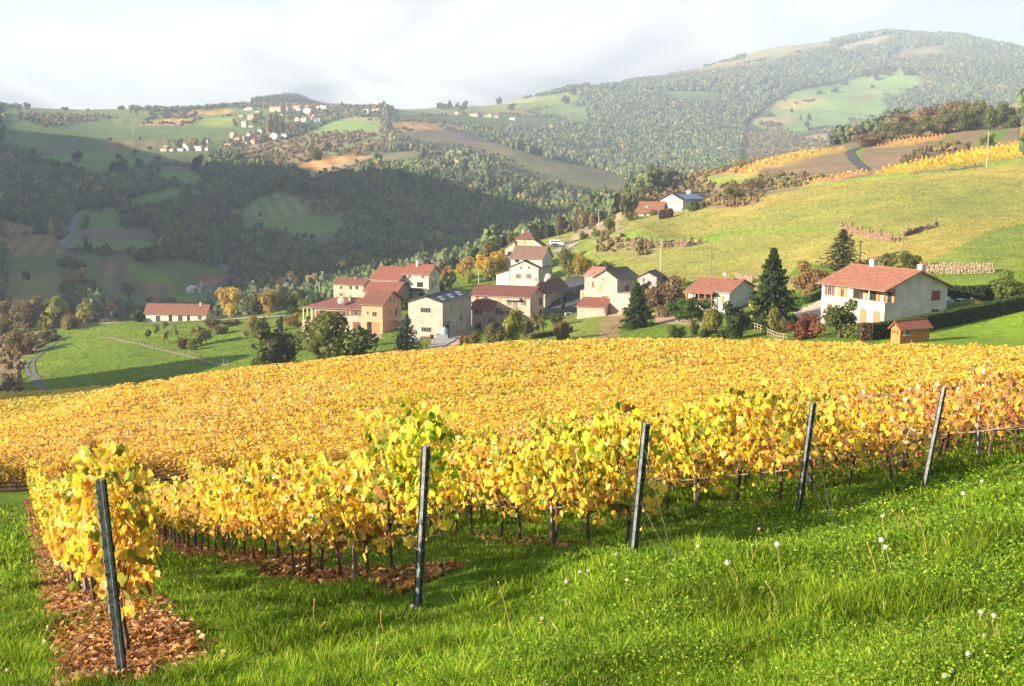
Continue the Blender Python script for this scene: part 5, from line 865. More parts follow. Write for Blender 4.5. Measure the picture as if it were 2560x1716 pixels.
put(link('roof_sheet', m.mesh('roof_sheet'), mat('rooflight', (.30, .34, .38), .4, .1, 3)), rt, fr.M); bxp(rt, fr, (.003, 0, h * .47), (.03, d, h * .485), TRIM, 'cornice'); bxp(rt, fr, (.003, .02, -1), (.08, .14, h), GUT, 'downpipe')
lf = C('7', 300, 1450); bxp(rt, fr, (-wl * .62, -.9, -2.2), (-wl * .3, -.02, .25), BROWNT, 'cellar_canopy')
# --- pink house with balcony and porch
fr = Frame(*C('7', 1500, 1172), 224, 22); rt = house('house', 'pink rendered house with maroon roof, small balcony and square side porch', 'house', fr)
h, wl, d = block(rt, fr, C('7', 0, 845)[1], C('7', 822, 0)[0], C('7', 1655, 0)[0], 'x', 1.75, 'pink', 'maroon', [('L', R('7', 875, 832, 911, 890), 'closedr'), ('L', R('7', 1130, 842, 1166, 906), 'closedo'), ('L', R('7', 1232, 875, 1284, 937), 'shut'), ('L', R('7', 1304, 882, 1352, 975), 'shut'), ('L', R('7', 1398, 868, 1453, 943), 'shut'), ('L', R('7', 1108, 976, 1190, 1042), 'shut'), ('L', R('7', 1238, 1000, 1290, 1040), 'dark'), ('R', R('7', 1604, 848, 1637, 935), 'closed'), ('R', R('7', 1607, 988, 1637, 1045), 'closed')], over=.45)
A_ = fr.onL(*C('7', 1185, 990)); B_ = fr.onL(*C('7', 1392, 996)); bxp(rt, fr, (A_.x, -1.1, A_.z - .1), (B_.x, -.01, A_.z), TRIM, 'balcony'); m = MB(); m.box((A_.x, -1.1, A_.z + .95), (B_.x, -1.06, A_.z + 1.0))
for i in range(24): x_ = A_.x + (B_.x - A_.x) * i / 23; m.box((x_ - .012, -1.09, A_.z + .001), (x_ + .012, -1.07, A_.z + .95))
put(link('railing', m.mesh('railing'), GUT), rt, fr.M); m = MB(); slab(m, [(A_.x, -1.3, A_.z + 2.35), (B_.x, -1.3, A_.z + 2.35), (B_.x, -.01, A_.z + 2.75), (A_.x, -.01, A_.z + 2.75)], .05); put(link('awning', m.mesh('awning'), WL['beige']), rt, fr.M)
P_ = fr.onL(*C('7', 1100, 1100)); fp = Frame(*C('7', 980, 1240), 218, 22, True); fp.o = fr.M @ Vector((P_.x, -2.6, 0)); fp.o.z = at(*C('7', 980, 1240), fp.o.y).z; fp.M = Matrix.Translation(fp.o) @ Matrix.Rotation(-fp.a, 4, 'Z'); fp.Mi = fp.M.inverted(); block(rt, fp, C('7', 0, 985)[1], C('7', 830, 0)[0], 0, 'mb', 1.6, 'rosy', 'maroon', [('L', R('7', 863, 985, 943, 1052), 'shut'), ('L', R('7', 878, 1148, 936, 1248), 'dark')], d=2.58, name='porch')
fr = Frame(*C('7', 1672, 985), 234, 19); rt = house('barn', 'rosy walled barn with big maroon roof along the dark yard', 'barn', fr); h, wl, d = block(rt, fr, C('7', 0, 798)[1], C('7', 1500, 0)[0], C('7', 1925, 0)[0], 'y', 1.9, 'pink', 'maroon', [('R', R('7', 1772, 888, 1790, 905), 'dark')], over=.4)
chimney(rt, fr, -wl * .62, d * .42, h + .9, h + 2.8); dish(*C('7', 1705, 605), fr.o.y + d * .4, .75, 'white dish beside the chimney of the maroon roofed barn')
# --- white gabled house
fr = Frame(*C('Q6', 1285, 808), 274, 22); rt = house('house', 'tall white gabled house with two small attic windows in mid village', 'house', fr)
h, wl, d = block(rt, fr, C('Q6', 0, 577)[1], C('Q6', 905, 0)[0], C('Q6', 1428, 0)[0], 'y', 1.75, 'cream', 'maroon', [('L', R('Q6', 1046, 553, 1072, 592), 'win'), ('L', R('Q6', 1148, 553, 1174, 592), 'win'), ('L', R('Q6', 988, 656, 1056, 714), 'shut'), ('L', R('Q6', 1128, 658, 1194, 716), 'shut')], over=.4)
fb = Frame(0, 0, 270, 22, True); fb.o = fr.M @ Vector((-wl - .02, .15, 0)); fb.M = Matrix.Translation(fb.o) @ Matrix.Rotation(-fb.a, 4, 'Z'); fb.Mi = fb.M.inverted(); block(rt, fb, C('Q6', 0, 662)[1], C('Q6', 735, 0)[0], 0, 'ml', 1.15, 'white', 'brick', [], d=6, name='annex'); bxp(rt, fr, (-wl + .02, -.1, 0), (-wl + .12, -.003, h), GUT, 'downpipe'); dish(*C('Q6', 1240, 718), fr.o.y + .2, .5, 'small pale dish on the white gabled wall', .2)
# --- old mottled roof
fr = Frame(*C('Q6', 1335, 560), 300, 20, True); rt = house('house', 'old house with mottled grey brown tile roof below the tower', 'house', fr); block(rt, fr, C('Q6', 0, 458)[1], C('Q6', 925, 0)[0], 0, 'x', 3.0, 'white', 'old', [('L', R('Q6', 980, 462, 1035, 505), 'dark'), ('L', R('Q6', 1090, 465, 1130, 505), 'win'), ('R', R('Q6', 1345, 420, 1358, 450), 'win')], over=.4, sink=6, d=9)
# --- tower house
fr = Frame(*C('Q6', 1228, 470), 326, 24, True); rt = house('tower_house', 'square stone tower house with hipped maroon roof at the village top', 'house', fr)
h, wl, d = block(rt, fr, C('Q6', 0, 203)[1], C('Q6', 988, 0)[0], C('Q6', 1302, 0)[0], 'hip', 2.0, 'stone', 'maroon', [('L', R('Q6', 1090, 210, 1122, 262), 'closedo'), ('L', R('Q6', 1090, 278, 1122, 322), 'closed'), ('R', R('Q6', 1246, 205, 1256, 232), 'win')], over=.6, sink=9); chimney(rt, fr, -wl * .75, d * .5, h + .4, h + 2.6, WL['pink'], .25, 1)
fb = Frame(0, 0, 320, 24, True); fb.o = fr.M @ Vector((-wl - .02, -.6, 0)); fb.M = Matrix.Translation(fb.o) @ Matrix.Rotation(-fb.a, 4, 'Z'); fb.Mi = fb.M.inverted(); block(rt, fb, C('Q6', 0, 322)[1], C('Q6', 848, 0)[0], 0, 'ml', 2.2, 'stone', 'pink', [('L', R('Q6', 888, 360, 942, 422), 'brown')], d=8, sink=16, name='annex')
fb = Frame(*C('Q6', 1388, 480), 324, 24, True); block(rt, fb, C('Q6', 0, 322)[1], C('Q6', 1232, 0)[0], C('Q6', 1432, 0)[0], 'mr', 2.4, 'cream', 'maroon', [('R', R('Q6', 1392, 312, 1402, 350), 'win'), ('R', R('Q6', 1410, 316, 1420, 352), 'win')], sink=8, name='annex')
# --- golden stone house right of the yard
fr = Frame(*C('8', 530, 1190), 238, 37); rt = house('house', 'golden stone house with slate coloured roof and orange shutters right of the yard', 'house', fr)
h, wl, d = block(rt, fr, C('8', 0, 885)[1], C('8', 320, 0)[0], C('8', 722, 0)[0], 'y', 1.7, 'stone', 'dark', [('L', R('8', 360, 943, 388, 997), 'closedo'), ('L', R('8', 394, 882, 410, 906), 'win'), ('L', R('8', 390, 1045, 452, 1095), 'shut'), ('R', R('8', 608, 945, 640, 998), 'closedr')], over=.45)
fb = Frame(*C('8', 652, 1200), 232, 37); block(rt, fb, C('8', 0, 1035)[1], C('8', 470, 0)[0], 0, 'flat', 0, 'pink', 'red', [('L', R('8', 572, 1168, 615, 1208), 'garage')], d=5, name='terrace')
fb = Frame(0, 0, 240, 37, True); fb.o = fr.M @ Vector((-wl - .02, .8, 0)); fb.M = Matrix.Translation(fb.o) @ Matrix.Rotation(-fb.a, 4, 'Z'); fb.Mi = fb.M.inverted(); block(rt, fb, C('8', 0, 862)[1], C('8', 230, 0)[0], 0, 'x', 1.5, 'stone', 'pink', [('L', R('8', 298, 912, 318, 968), 'closedr'), ('L', R('8', 255, 930, 265, 945), 'dark')], d=7, name='wing')
fb = Frame(*C('8', 322, 1150), 232, 30); block(rt, fb, C('8', 0, 1000)[1], C('8', 188, 0)[0], 0, 'flat', 0, 'greystone', 'red', [], d=4, name='terrace')
fr = Frame(*C('8', 425, 1232), 222, 20); rt = house('outbuilding', 'low outbuilding with faded red roof below the golden stone house', 'outbuilding', fr); block(rt, fr, C('8', 0, 1155)[1], C('8', 160, 0)[0], C('8', 545, 0)[0], 'x', 1.3, 'rosy', 'red', [('L', R('8', 412, 1150, 422, 1210), 'door')], over=.3)
fr = Frame(*C('8', 900, 965), 262, 25); rt = house('house', 'little white gabled house with dark roof edge behind the stone house', 'house', fr); block(rt, fr, C('8', 0, 872)[1], C('8', 735, 0)[0], 0, 'y', 1.1, 'grey', 'dark', [('L', R('8', 822, 915, 856, 955), 'closed'), ('L', R('8', 770, 880, 790, 920), 'win')], d=6)
# --- white house with orange roof and timber porch
fr = Frame(*C('8', 1575, 1200), 188, 34); rt = house('house', 'white house with bright orange tiled roof and timber porch', 'house', fr)
h, wl, d = block(rt, fr, C('8', 0, 1010)[1], C('8', 1200, 0)[0], C('8', 1812, 0)[0], 'x', 1.75, 'white', 'orange', [('L', R('8', 1502, 1043, 1533, 1110), 'closedo'), ('R', R('8', 1765, 1045, 1797, 1100), 'win')], over=.5, loggia=None)
A_ = fr.onL(*C('8', 1205, 1100)); B_ = fr.onL(*C('8', 1438, 1100)); T_ = h; bxp(rt, fr, (A_.x, -.03, A_.z), (B_.x, -.003, T_ - .1), DARK, 'porch_shade_panel'); m = MB()  # dark panel on the wall paints the shade of the porch recess
for i in range(5): x_ = A_.x + (B_.x - A_.x) * i / 4; m.box((x_ - .07, -1.25, A_.z - 1.6), (x_ + .07, -1.11, T_ - .12))
m.box((A_.x, -1.24, A_.z + .7), (B_.x, -1.16, A_.z + .8)); m.box((A_.x, -1.24, A_.z - .02), (B_.x, -.04, A_.z + .06))
for i in range(30): x_ = A_.x + (B_.x - A_.x) * (i + .5) / 30; m.box((x_ - .02, -1.21, A_.z + .061), (x_ + .02, -1.19, A_.z + .699))
put(link('porch_frame', m.mesh('porch_frame'), SHO), rt, fr.M); s_ = 1.75 / (d / 2); m = MB(); slab(m, [(A_.x - .6, -1.6, h + .14 - s_ * 1.6), (B_.x + .3, -1.6, h + .14 - s_ * 1.6), (B_.x + .3, -.52, h + .14 - s_ * .52), (A_.x - .6, -.52, h + .14 - s_ * .52)]); put(link('porch_roof', m.mesh('porch_roof'), tiles('orange', 'X')), rt, fr.M)
window(fr, rt, 'L', R('8', 1440, 1030, 1462, 1078), 'win'); dish(*C('8', 1540, 846), fr.o.y + 4.5, .42, 'grey dish on a mast above the orange roof', 1.6)
lm = MB(); lp = fr.M @ Vector((A_.x * .9 + B_.x * .1, -1.05, A_.z + .95)); le = empty('laundry', lp, -fr.a, 'white and blue laundry hanging in the timber porch', 'laundry'); m = MB(); m.box((0, -.02, -.1), (.7, 0, .75)); m.build('white_cloth', WL['white'], le); m = MB(); m.box((.75, -.02, .1), (1.2, 0, .75)); m.build('blue_cloth', WL['blue'], le)
# --- big white house at the right
fr = Frame(*C('Q1', 972, 968), 148, 63); rt = house('house', 'large white house with red roof, corner balcony and arched garage doors', 'house', fr)
hb = fr.onL(*C('Q1', 900, 762)).z; lx = -fr.onL(*C('Q1', 672, 700)).x; ly = fr.onR(*C('Q1', 1112, 700)).y
h, wl, d = block(rt, fr, C('Q1', 0, 640)[1], C('Q1', 370, 0)[0], C('Q1', 1595, 0)[0], 'x', 2.25, 'white', 'orange', [('L', R('Q1', 398, 603, 496, 698), 'shut'), ('L', R('Q1', 522, 623, 617, 716), 'shuto'), ('L', R('Q1', 424, 782, 472, 822), 'closed'), ('L', R('Q1', 738, 824, 806, 966), 'arch'), ('L', R('Q1', 866, 848, 943, 968), 'arch'), ('R', R('Q1', 1438, 652, 1519, 745), 'closedr'), ('R', R('Q1', 1438, 835, 1510, 866), 'dark')], over=.7, loggia=(lx, 1.9, hb - .9))
bxp(rt, fr, (-lx + .01, .003, hb - .898), (-.001, .14, hb), WL['white'], 'balcony_wall'); bxp(rt, fr, (-.14, .15, hb - .898), (-.003, 1.88, hb), WL['white'], 'balcony_wall'); bxp(rt, fr, (-lx, -.03, hb + .002), (.03, .17, hb + .07), TRIM, 'coping')
for x_ in (-.12, -lx * .5): bxp(rt, fr, (x_ - .07, .03, hb + .071), (x_ + .07, .15, h), BROWNT if x_ > -.2 else TRIM, 'balcony_post')
for x0_, x1_, mt in ((-lx * .93, -lx * .80, SHO), (-lx * .79, -lx * .58, GLASS), (-lx * .57, -lx * .44, SHO), (-lx * .36, -lx * .24, SHO), (-lx * .23, -lx * .1, GLASS), (-lx * .09, -.02, SHO)): bxp(rt, fr, (x0_, 1.86, hb - .85), (x1_, 1.898, hb + 1.35), mt, 'patio_door' if mt is GLASS else 'shutter')
m = MB()
for i in range(16): x_ = -lx * (.04 + .058 * i); m.blob((x_, -.02, hb + .12), (.09, .09, .09), 5, 3, .3)
put(link('flowers', m.mesh('flowers'), mat('pale_flowers', (.5, .28, .24), .9, .4, 9)), rt, fr.M)
chimney(rt, fr, -wl * .72 + .3, d * .52, h + 1.6, h + 3.4, None, .42, 3); chimney(rt, fr, -.7, d * .62, h + 1.4, h + 3.1, None, .42, 3)
# --- garden shed
fr = Frame(*C('Q1', 1128, 1168), 124, 62); rt = house('garden_shed', 'small wooden garden shed with red ribbed roof at the vineyard edge', 'shed', fr); h, wl, d = block(rt, fr, C('Q1', 0, 1020)[1], C('Q1', 1045, 0)[0], C('Q1', 1420, 0)[0], 'y', .62, 'wood', 'red', [('R', R('Q1', 1170, 1033, 1230, 1082), 'strip'), ('L', R('Q1', 1056, 1035, 1064, 1062), 'dark'), ('L', R('Q1', 1076, 1037, 1086, 1066), 'dark'), ('L', R('Q1', 1102, 1040, 1112, 1080), 'dark')], over=.3, sink=.4)
# --- white house on the hill with panels
fr = Frame(*C('Q7', 855, 532), 425, 40, True); rt = house('house', 'white gabled house with blue solar panels on the hillside above', 'house', fr)
h, wl, d = block(rt, fr, C('Q7', 0, 352)[1], C('Q7', 525, 0)[0], C('Q7', 1290, 0)[0], 'y', 2.5, 'white', 'dark', [('L', R('Q7', 535 + 62 * i, 370, 590 + 62 * i, 432), 'closedt') for i in range(5)] + [('R', R('Q7', 1100, 370, 1130, 400), 'dark')], over=1.0, sink=5)
m = MB(); s_ = 2.5 / (wl / 2)
for i in range(4): y_ = d * (.12 + .15 * i); slab(m, [(.2, y_, h + .3 - s_ * .2), (.2, y_ + d * .14, h + .3 - s_ * .2), (-wl * .36, y_ + d * .14, h + .3 + s_ * wl * .36), (-wl * .36, y_, h + .3 + s_ * wl * .36)], .06)
put(link('solar_panels', m.mesh('solar_panels'), mat('solar_glass', (.05, .10, .22), .15, .15, 2, spec=.8)), rt, fr.M); bxp(rt, fr, (-wl - .5, -1.6, -5), (.6, -.02, h * .32), WL['white'], 'terrace_wall'); dish(*C('Q7', 945, 238), fr.o.y + 6, 1.0, 'white dish above the solar panel roof', 1.5)
fr = Frame(*C('Q7', 525, 605), 405, 20, True); rt = house('house', 'low house with wide brown roof left of the solar panel house', 'house', fr); h, wl, d = block(rt, fr, C('Q7', 0, 532)[1], C('Q7', 190, 0)[0], 0, 'x', 3.6, 'cream', 'brick', [('L', R('Q7', 290, 545, 330, 590), 'win'), ('L', R('Q7', 400, 545, 440, 590), 'win')], over=.8, sink=5, d=13); s_ = 3.6 / 6.5; m = MB(); slab(m, [(-wl * .72, 2.2, h + .25 + s_ * 2.2), (-wl * .64, 2.2, h + .25 + s_ * 2.2), (-wl * .6, 3.6, h + .25 + s_ * 3.6), (-wl * .68, 3.6, h + .25 + s_ * 3.6)], .05); put(link('skylight', m.mesh('skylight'), TRIM), rt, fr.M)
pe = at(*C('Q7', 1380, 400), 455); e = empty('pergola', pe, -.4, 'white topped pergola right of the solar panel house', 'pergola'); MB().box((-2.2, -1.5, 2.6), (2.6, 1.5, 2.72)).build('canopy', WL['white'], e)
for a_ in (-2, 2.4):
    for b_ in (-1.4, 1.4): MB().box((a_ - .06, b_ - .06, -1.5), (a_ + .06, b_ + .06, 2.6)).build('post', TRIM, e)
# --- long low house in the meadow
fr = Frame(*C('5', 1720, 838), 322, 10); rt = house('house', 'long low cream house with red brown roof above the green meadow', 'house', fr); h, wl, d = block(rt, fr, C('5', 0, 781)[1], C('5', 1215, 0)[0], C('5', 1768, 0)[0], 'x', 2.2, 'cream', 'brown', [('L', R('5', 1298, 798, 1336, 850), 'win'), ('L', R('5', 1407, 797, 1436, 852), 'dark'), ('L', R('5', 1484, 796, 1522, 848), 'win'), ('L', R('5', 1560, 800, 1584, 843), 'dark'), ('L', R('5', 1650, 791, 1680, 835), 'win')], over=.5); chimney(rt, fr, -wl * .13, d * .5, h + 2, h + 2.9, WL['pink'], .3, 1)
# --- valley farm
fr = Frame(*C('5', 1690, 572), 575, 62); rt = house('farmhouse', 'white farm building with dull red roof beside the valley road', 'farm building', fr); block(rt, fr, C('5', 0, 515)[1], C('5', 1663, 0)[0], C('5', 1893, 0)[0], 'y', 2.2, 'white', 'brick', [('R', R('5', 1760, 520, 1770, 530), 'win')], over=.4)
fr = Frame(*C('5', 1775, 605), 560, 25); rt = house('farm_shed', 'open farm shed with rusty red roof in front of the white farm', 'shed', fr); block(rt, fr, C('5', 0, 550)[1], C('5', 1700, 0)[0], C('5', 1960, 0)[0], 'x', 2.6, 'blue', 'brick', [], over=.8)
gp = gpt(*C('5', 1635, 612), 450, 620); e = empty('polytunnel', gp, .5, 'white rounded polytunnel left of the valley farm', 'polytunnel'); m = MB(); Pn = []
for k_ in (0, 1):
    for i in range(9): Pn.append((2.9 * math.cos(math.pi * i / 8), k_ * 9.0, 3.0 * math.sin(math.pi * i / 8)))
m.add(Pn, [(i, i + 1, i + 10, i + 9) for i in range(8)] + [tuple(range(9))[::-1], tuple(range(9, 18))]); m.build('cover', WL['white'], e); MB().box((-.7, -.05, 0), (.7, -.01, 2)).build('door', GUT, e)
# --- far houses: (crop, x0, x1, base, eave, ridge, wall, tiles, turn, label)
FARH = [('R', 270, 475, 268, 238, 217, 'grey', 'brick', 30, 'grey farmhouse at the left end of the hilltop village'), ('R', 655, 890, 292, 226, 204, 'pink', 'brick', 20, 'long pink house on the hilltop skyline'), ('R', 890, 1000, 290, 235, 204, 'rosy', 'brick', 60, 'gable end of the long pink hilltop building'), ('R', 1020, 1152, 298, 246, 226, 'cream', 'brick', 35, 'cream house with arched front on the hilltop'), ('R', 1150, 1310, 322, 252, 236, 'cream', 'pink', 30, 'tall cream house below the hilltop skyline'), ('R', 985, 1160, 240, 207, 192, 'rosy', 'brick', 15, 'brown roofed row behind the arched hilltop house'), ('R', 1170, 1320, 238, 205, 190, 'rosy', 'brick', 15, 'low roof on the skyline before the two cypresses'),
 ('R', 1335, 1548, 278, 214, 195, 'white', 'brick', 35, 'big white hilltop house right of the cypresses'), ('R', 1490, 1612, 228, 206, 192, 'pink', 'pink', 15, 'pink roofed house at the right end of the skyline'), ('R', 338, 467, 408, 336, 322, 'pink', 'pink', 15, 'square pink three window house under the hilltop'), ('R', 215, 292, 368, 350, 336, 'cream', 'pink', 20, 'small cottage at the far left of the slope'), ('R', 450, 562, 303, 286, 275, 'cream', 'pink', 15, 'low cream barn under the skyline'), ('R', 575, 672, 428, 366, 352, 'cream', 'brick', 30, 'cream house left of the big hilltop trees'), ('R', 810, 886, 372, 336, 322, 'pink', 'pink', 30, 'pink cottage half hidden by the big hilltop trees'),
 ('R', 250, 346, 518, 436, 420, 'cream', 'pink', 20, 'tall cream house alone on the left slope'), ('R', 350, 456, 516, 492, 482, 'cream', 'pink', 10, 'low annex right of the tall cream slope house'), ('R', 480, 576, 602, 562, 542, 'cream', 'brick', 35, 'small cream house on the middle of the slope'), ('R', 75, 180, 668, 606, 590, 'pink', 'pink', 30, 'pink gabled house at the lower left of the village'), ('R', 145, 252, 734, 672, 655, 'cream', 'brick', 15, 'cream house with wide roof in the lower village'), ('R', 252, 372, 732, 662, 650, 'grey', 'brick', 55, 'shaded grey side house in the lower village'), ('R', 320, 402, 672, 612, 596, 'cream', 'brick', 35, 'cream gable in the lower village centre'), ('R', 380, 472, 766, 712, 692, 'pink', 'brick', 25, 'pink house at the lower village edge'),
 ('R', 440, 532, 684, 652, 640, 'cream', 'pink', 15, 'small pink roofed house right of the lower gables'), ('R', 0, 136, 804, 762, 746, 'rosy', 'pink', 15, 'long low house at the bottom left of the village'), ('R', 300, 352, 778, 742, 726, 'cream', 'brick', 30, 'tiny white house at the lower village edge'), ('R', 1030, 1118, 462, 392, 366, 'white', 'brick', 30, 'bright white house leftmost of the row on the green'), ('R', 1118, 1222, 456, 384, 364, 'white', 'brick', 25, 'white house second in the row on the green'), ('R', 1232, 1312, 442, 378, 362, 'white', 'brick', 25, 'white house third in the row on the green'), ('R', 1314, 1442, 442, 388, 366, 'blue', 'slate', 25, 'bluish house rightmost of the row on the green'),
 ('R', 1255, 1342, 364, 342, 330, 'white', 'pink', 20, 'small white house above the row on the green'), ('R', 660, 822, 698, 622, 594, 'white', 'brick', 28, 'large white gabled house below the village trees'), ('R', 824, 952, 688, 624, 602, 'blue', 'slate', 30, 'blue grey house right of the large white gable'), ('R', 2030, 2142, 308, 256, 244, 'cream', 'brick', 25, 'cream house left of the lone hilltop tree'), ('R', 2156, 2304, 298, 252, 236, 'white', 'brick', 25, 'white house under the lone hilltop tree'),
 ('1', 1355, 1416, 580, 553, 545, 'white', 'brick', 25, 'white cottage at the top of the valley hamlet'), ('1', 1440, 1526, 594, 577, 569, 'pink', 'brick', 15, 'long pink roofed house in the valley hamlet'), ('1', 1388, 1466, 622, 602, 592, 'white', 'brick', 15, 'red roofed house at the left of the hamlet'), ('1', 1470, 1546, 618, 596, 588, 'white', 'slate', 20, 'white house in the middle of the hamlet'), ('1', 1518, 1592, 656, 616, 607, 'white', 'slate', 40, 'bright white modern house at the hamlet front'), ('1', 1594, 1712, 628, 590, 578, 'white', 'slate', 25, 'long white modern house at the right of the hamlet'), ('1', 1330, 1416, 672, 648, 634, 'pink', 'brick', 25, 'brick house at the bottom left of the hamlet'), ('1', 1700, 1750, 692, 668, 655, 'white', 'brick', 25, 'lone white cottage right below the hamlet'), ('1', 1520, 1562, 548, 532, 522, 'cream', 'brick', 25, 'cream cottage above the hamlet trees'), ('1', 1695, 1752, 527, 502, 488, 'grey', 'slate', 35, 'grey gabled house above the hamlet on the right'),
 ('2', 1915, 2006, 217, 196, 185, 'cream', 'pink', 15, 'cream house leftmost on the right-hand ridge'), ('2', 2055, 2112, 199, 176, 165, 'pink', 'pink', 35, 'pink gabled house on the right-hand ridge'), ('2', 2245, 2312, 192, 171, 161, 'cream', 'pink', 20, 'cream house highest on the right-hand ridge'), ('2', 2010, 2210, 274, 250, 238, 'grey', 'brick', 10, 'long dark roofed barn beside the orange vineyard ridge'), ('2', 1790, 1832, 242, 226, 214, 'pink', 'pink', 30, 'small pink house among ridge trees'), ('1', 0, 36, 322, 293, 280, 'pink', 'pink', 20, 'pink house at the far left edge on the slope')]
for k, x0, x1, yb, ye, yr, wl_, tl_, a_, lb in FARH:
    X0, Yb = C(k, x0, yb); X1, Ye = C(k, x1, ye); _, Yr = C(k, 0, yr); sp = .72 if a_ < 45 else .35; xc = X0 + (X1 - X0) * sp
    fr = Frame(xc, Yb, 1650, a_); rt = house('village_house', lb, 'house', fr, 'far houses of the valley and the hilltop'); Yd = fr.o.y; mpp = Yd / F
    gable = a_ >= 28; h = max((Yb - Ye) * mpp, 2.2); wl2 = (xc - X0) * mpp / max(.5, math.cos(fr.a)); d = max(3.5, min(11, (X1 - xc) * mpp / max(.35, math.sin(fr.a)))); wn = []
    nwin = max(1, int(wl2 / 3.2)); rows_ = 2 if h > 5 else 1
    for i in range(nwin):
        for j in range(rows_):
            cxw = X0 + (xc - X0) * (i + .5) / nwin; cyw = Yb - (Yb - Ye) * (j + .55) / rows_; ww = .5 / mpp; wn.append(('L', (cxw - ww, cyw - .65 / mpp, cxw + ww, cyw + .65 / mpp), 'closed'))
    block(rt, fr, Ye, X0, X1, 'y' if gable else 'x', max(.9, (Ye - Yr) * mpp * .95), wl_, tl_, wn, over=.3, sink=4, wl=wl2, d=d, h=h)
# ================================================================ TREES, BUSHES, HEDGES
def conifer_proto(seed, n=1500, dens=1.0, droop=.25):
    r = np.random.default_rng(seed); lv = 15; k = r.integers(0, lv * 7, n); lev = k // 7; ang = (k % 7) * 2 * np.pi / 7 + lev * 1.3 + r.normal(0, .10, n); zt = .06 + .92 * (lev / (lv - 1)) ** .95; rad = (1 - zt) ** .85 * .98 + .03
    bl = np.repeat(r.uniform(.55, 1.2, lv * 7)[None], 1, 0)[0][k]; t = r.beta(1.6, 1.1, n); q = rad * bl * t
    P = np.c_[q * np.cos(ang), q * np.sin(ang), zt - q * droop * .30 + .012 * r.normal(size=n) + .02 * t ** 3]; s = np.where(t > .8, .045, .075) * (1.15 - zt * .5)
    V, f, c = scatter(np.array([[-.5, -.7, 0], [.5, -.7, .1], [.35, .9, -.15], [-.35, .9, -.15]]), QF, P, np.c_[s * .8, s * 1.5, s] * dens, rotmats(r.normal(0, .35, n), r.normal(0, .35, n), ang - np.pi / 2 + r.normal(0, .5, n)), np.repeat((r.uniform(.6, 1.3, n) * (.75 + .45 * t))[:, None], 3, 1)); V[:, 2] = np.maximum(V[:, 2], .0); return V, f, c
def crown_mesh(seed, n, lumps, leaf, core=True): return np_mesh('crown', *crown_proto(n, seed, lumps, 1, leaf, core, .62, 1.0))
CRN = [crown_mesh(300 + i, 3000, 15, .062) for i in range(5)]; CRS = [crown_mesh(320 + i, 1300, 18, .06, False) for i in range(3)]; CRL = [crown_mesh(340 + i, 420, 9, .17) for i in range(4)]
CON = [np_mesh('crown', *conifer_proto(360 + i, 3000, 1.15)) for i in range(2)]; CONS = [np_mesh('crown', *conifer_proto(370, 1300, .9, -.1))]
def trunk_mesh(seed, limbs=6, bare=False):
    q = random.Random(seed); m = MB(); m.tube([(0, 0, -.12), (.01, 0, .12), (.015, .01, .45)], [.055, .042, .028], 7)
    for i in range(limbs):
        a = i * 2.4 + q.random(); z0 = q.uniform(.25, .44); m.tube([(.01, 0, z0), (.16 * math.cos(a), .16 * math.sin(a), z0 + .16), (.30 * math.cos(a), .30 * math.sin(a), z0 + .38)], [.024, .014, .005], 5)
    if bare:
        for i in range(26):
            a = i * 2.4; z0 = q.uniform(.4, .62); r0 = q.uniform(.08, .25); m.tube([(r0 * .6 * math.cos(a), r0 * .6 * math.sin(a), z0), (r0 * 1.3 * math.cos(a + .2), r0 * 1.3 * math.sin(a + .2), z0 + .2), (r0 * 1.9 * math.cos(a + .1), r0 * 1.9 * math.sin(a + .1), z0 + .36)], [.010, .005, .002], 4)
    return m.mesh('trunk')
TRK = [trunk_mesh(i) for i in range(3)]; TRB = [trunk_mesh(9, 8, True)]; _m = MB(); _m.tube([(0, 0, -.1), (0, 0, .5), (0, 0, .97)], [.02, .012, .003], 6); TRC = [_m.mesh('trunk')]
for me in TRK + TRB + TRC: me.materials.append(BARK)
for me in CRN + CRS + CRL + CON + CONS: me.materials.append(LEAF)
GRN = (.12, .135, .03); DKG = (.055, .072, .022); OLV = (.19, .18, .045); YLW = (.52, .36, .05); YGR = (.30, .32, .045); AUT = (.42, .22, .05); BRN = (.20, .13, .07); BLU = (.07, .10, .07); RST = (.22, .09, .045)
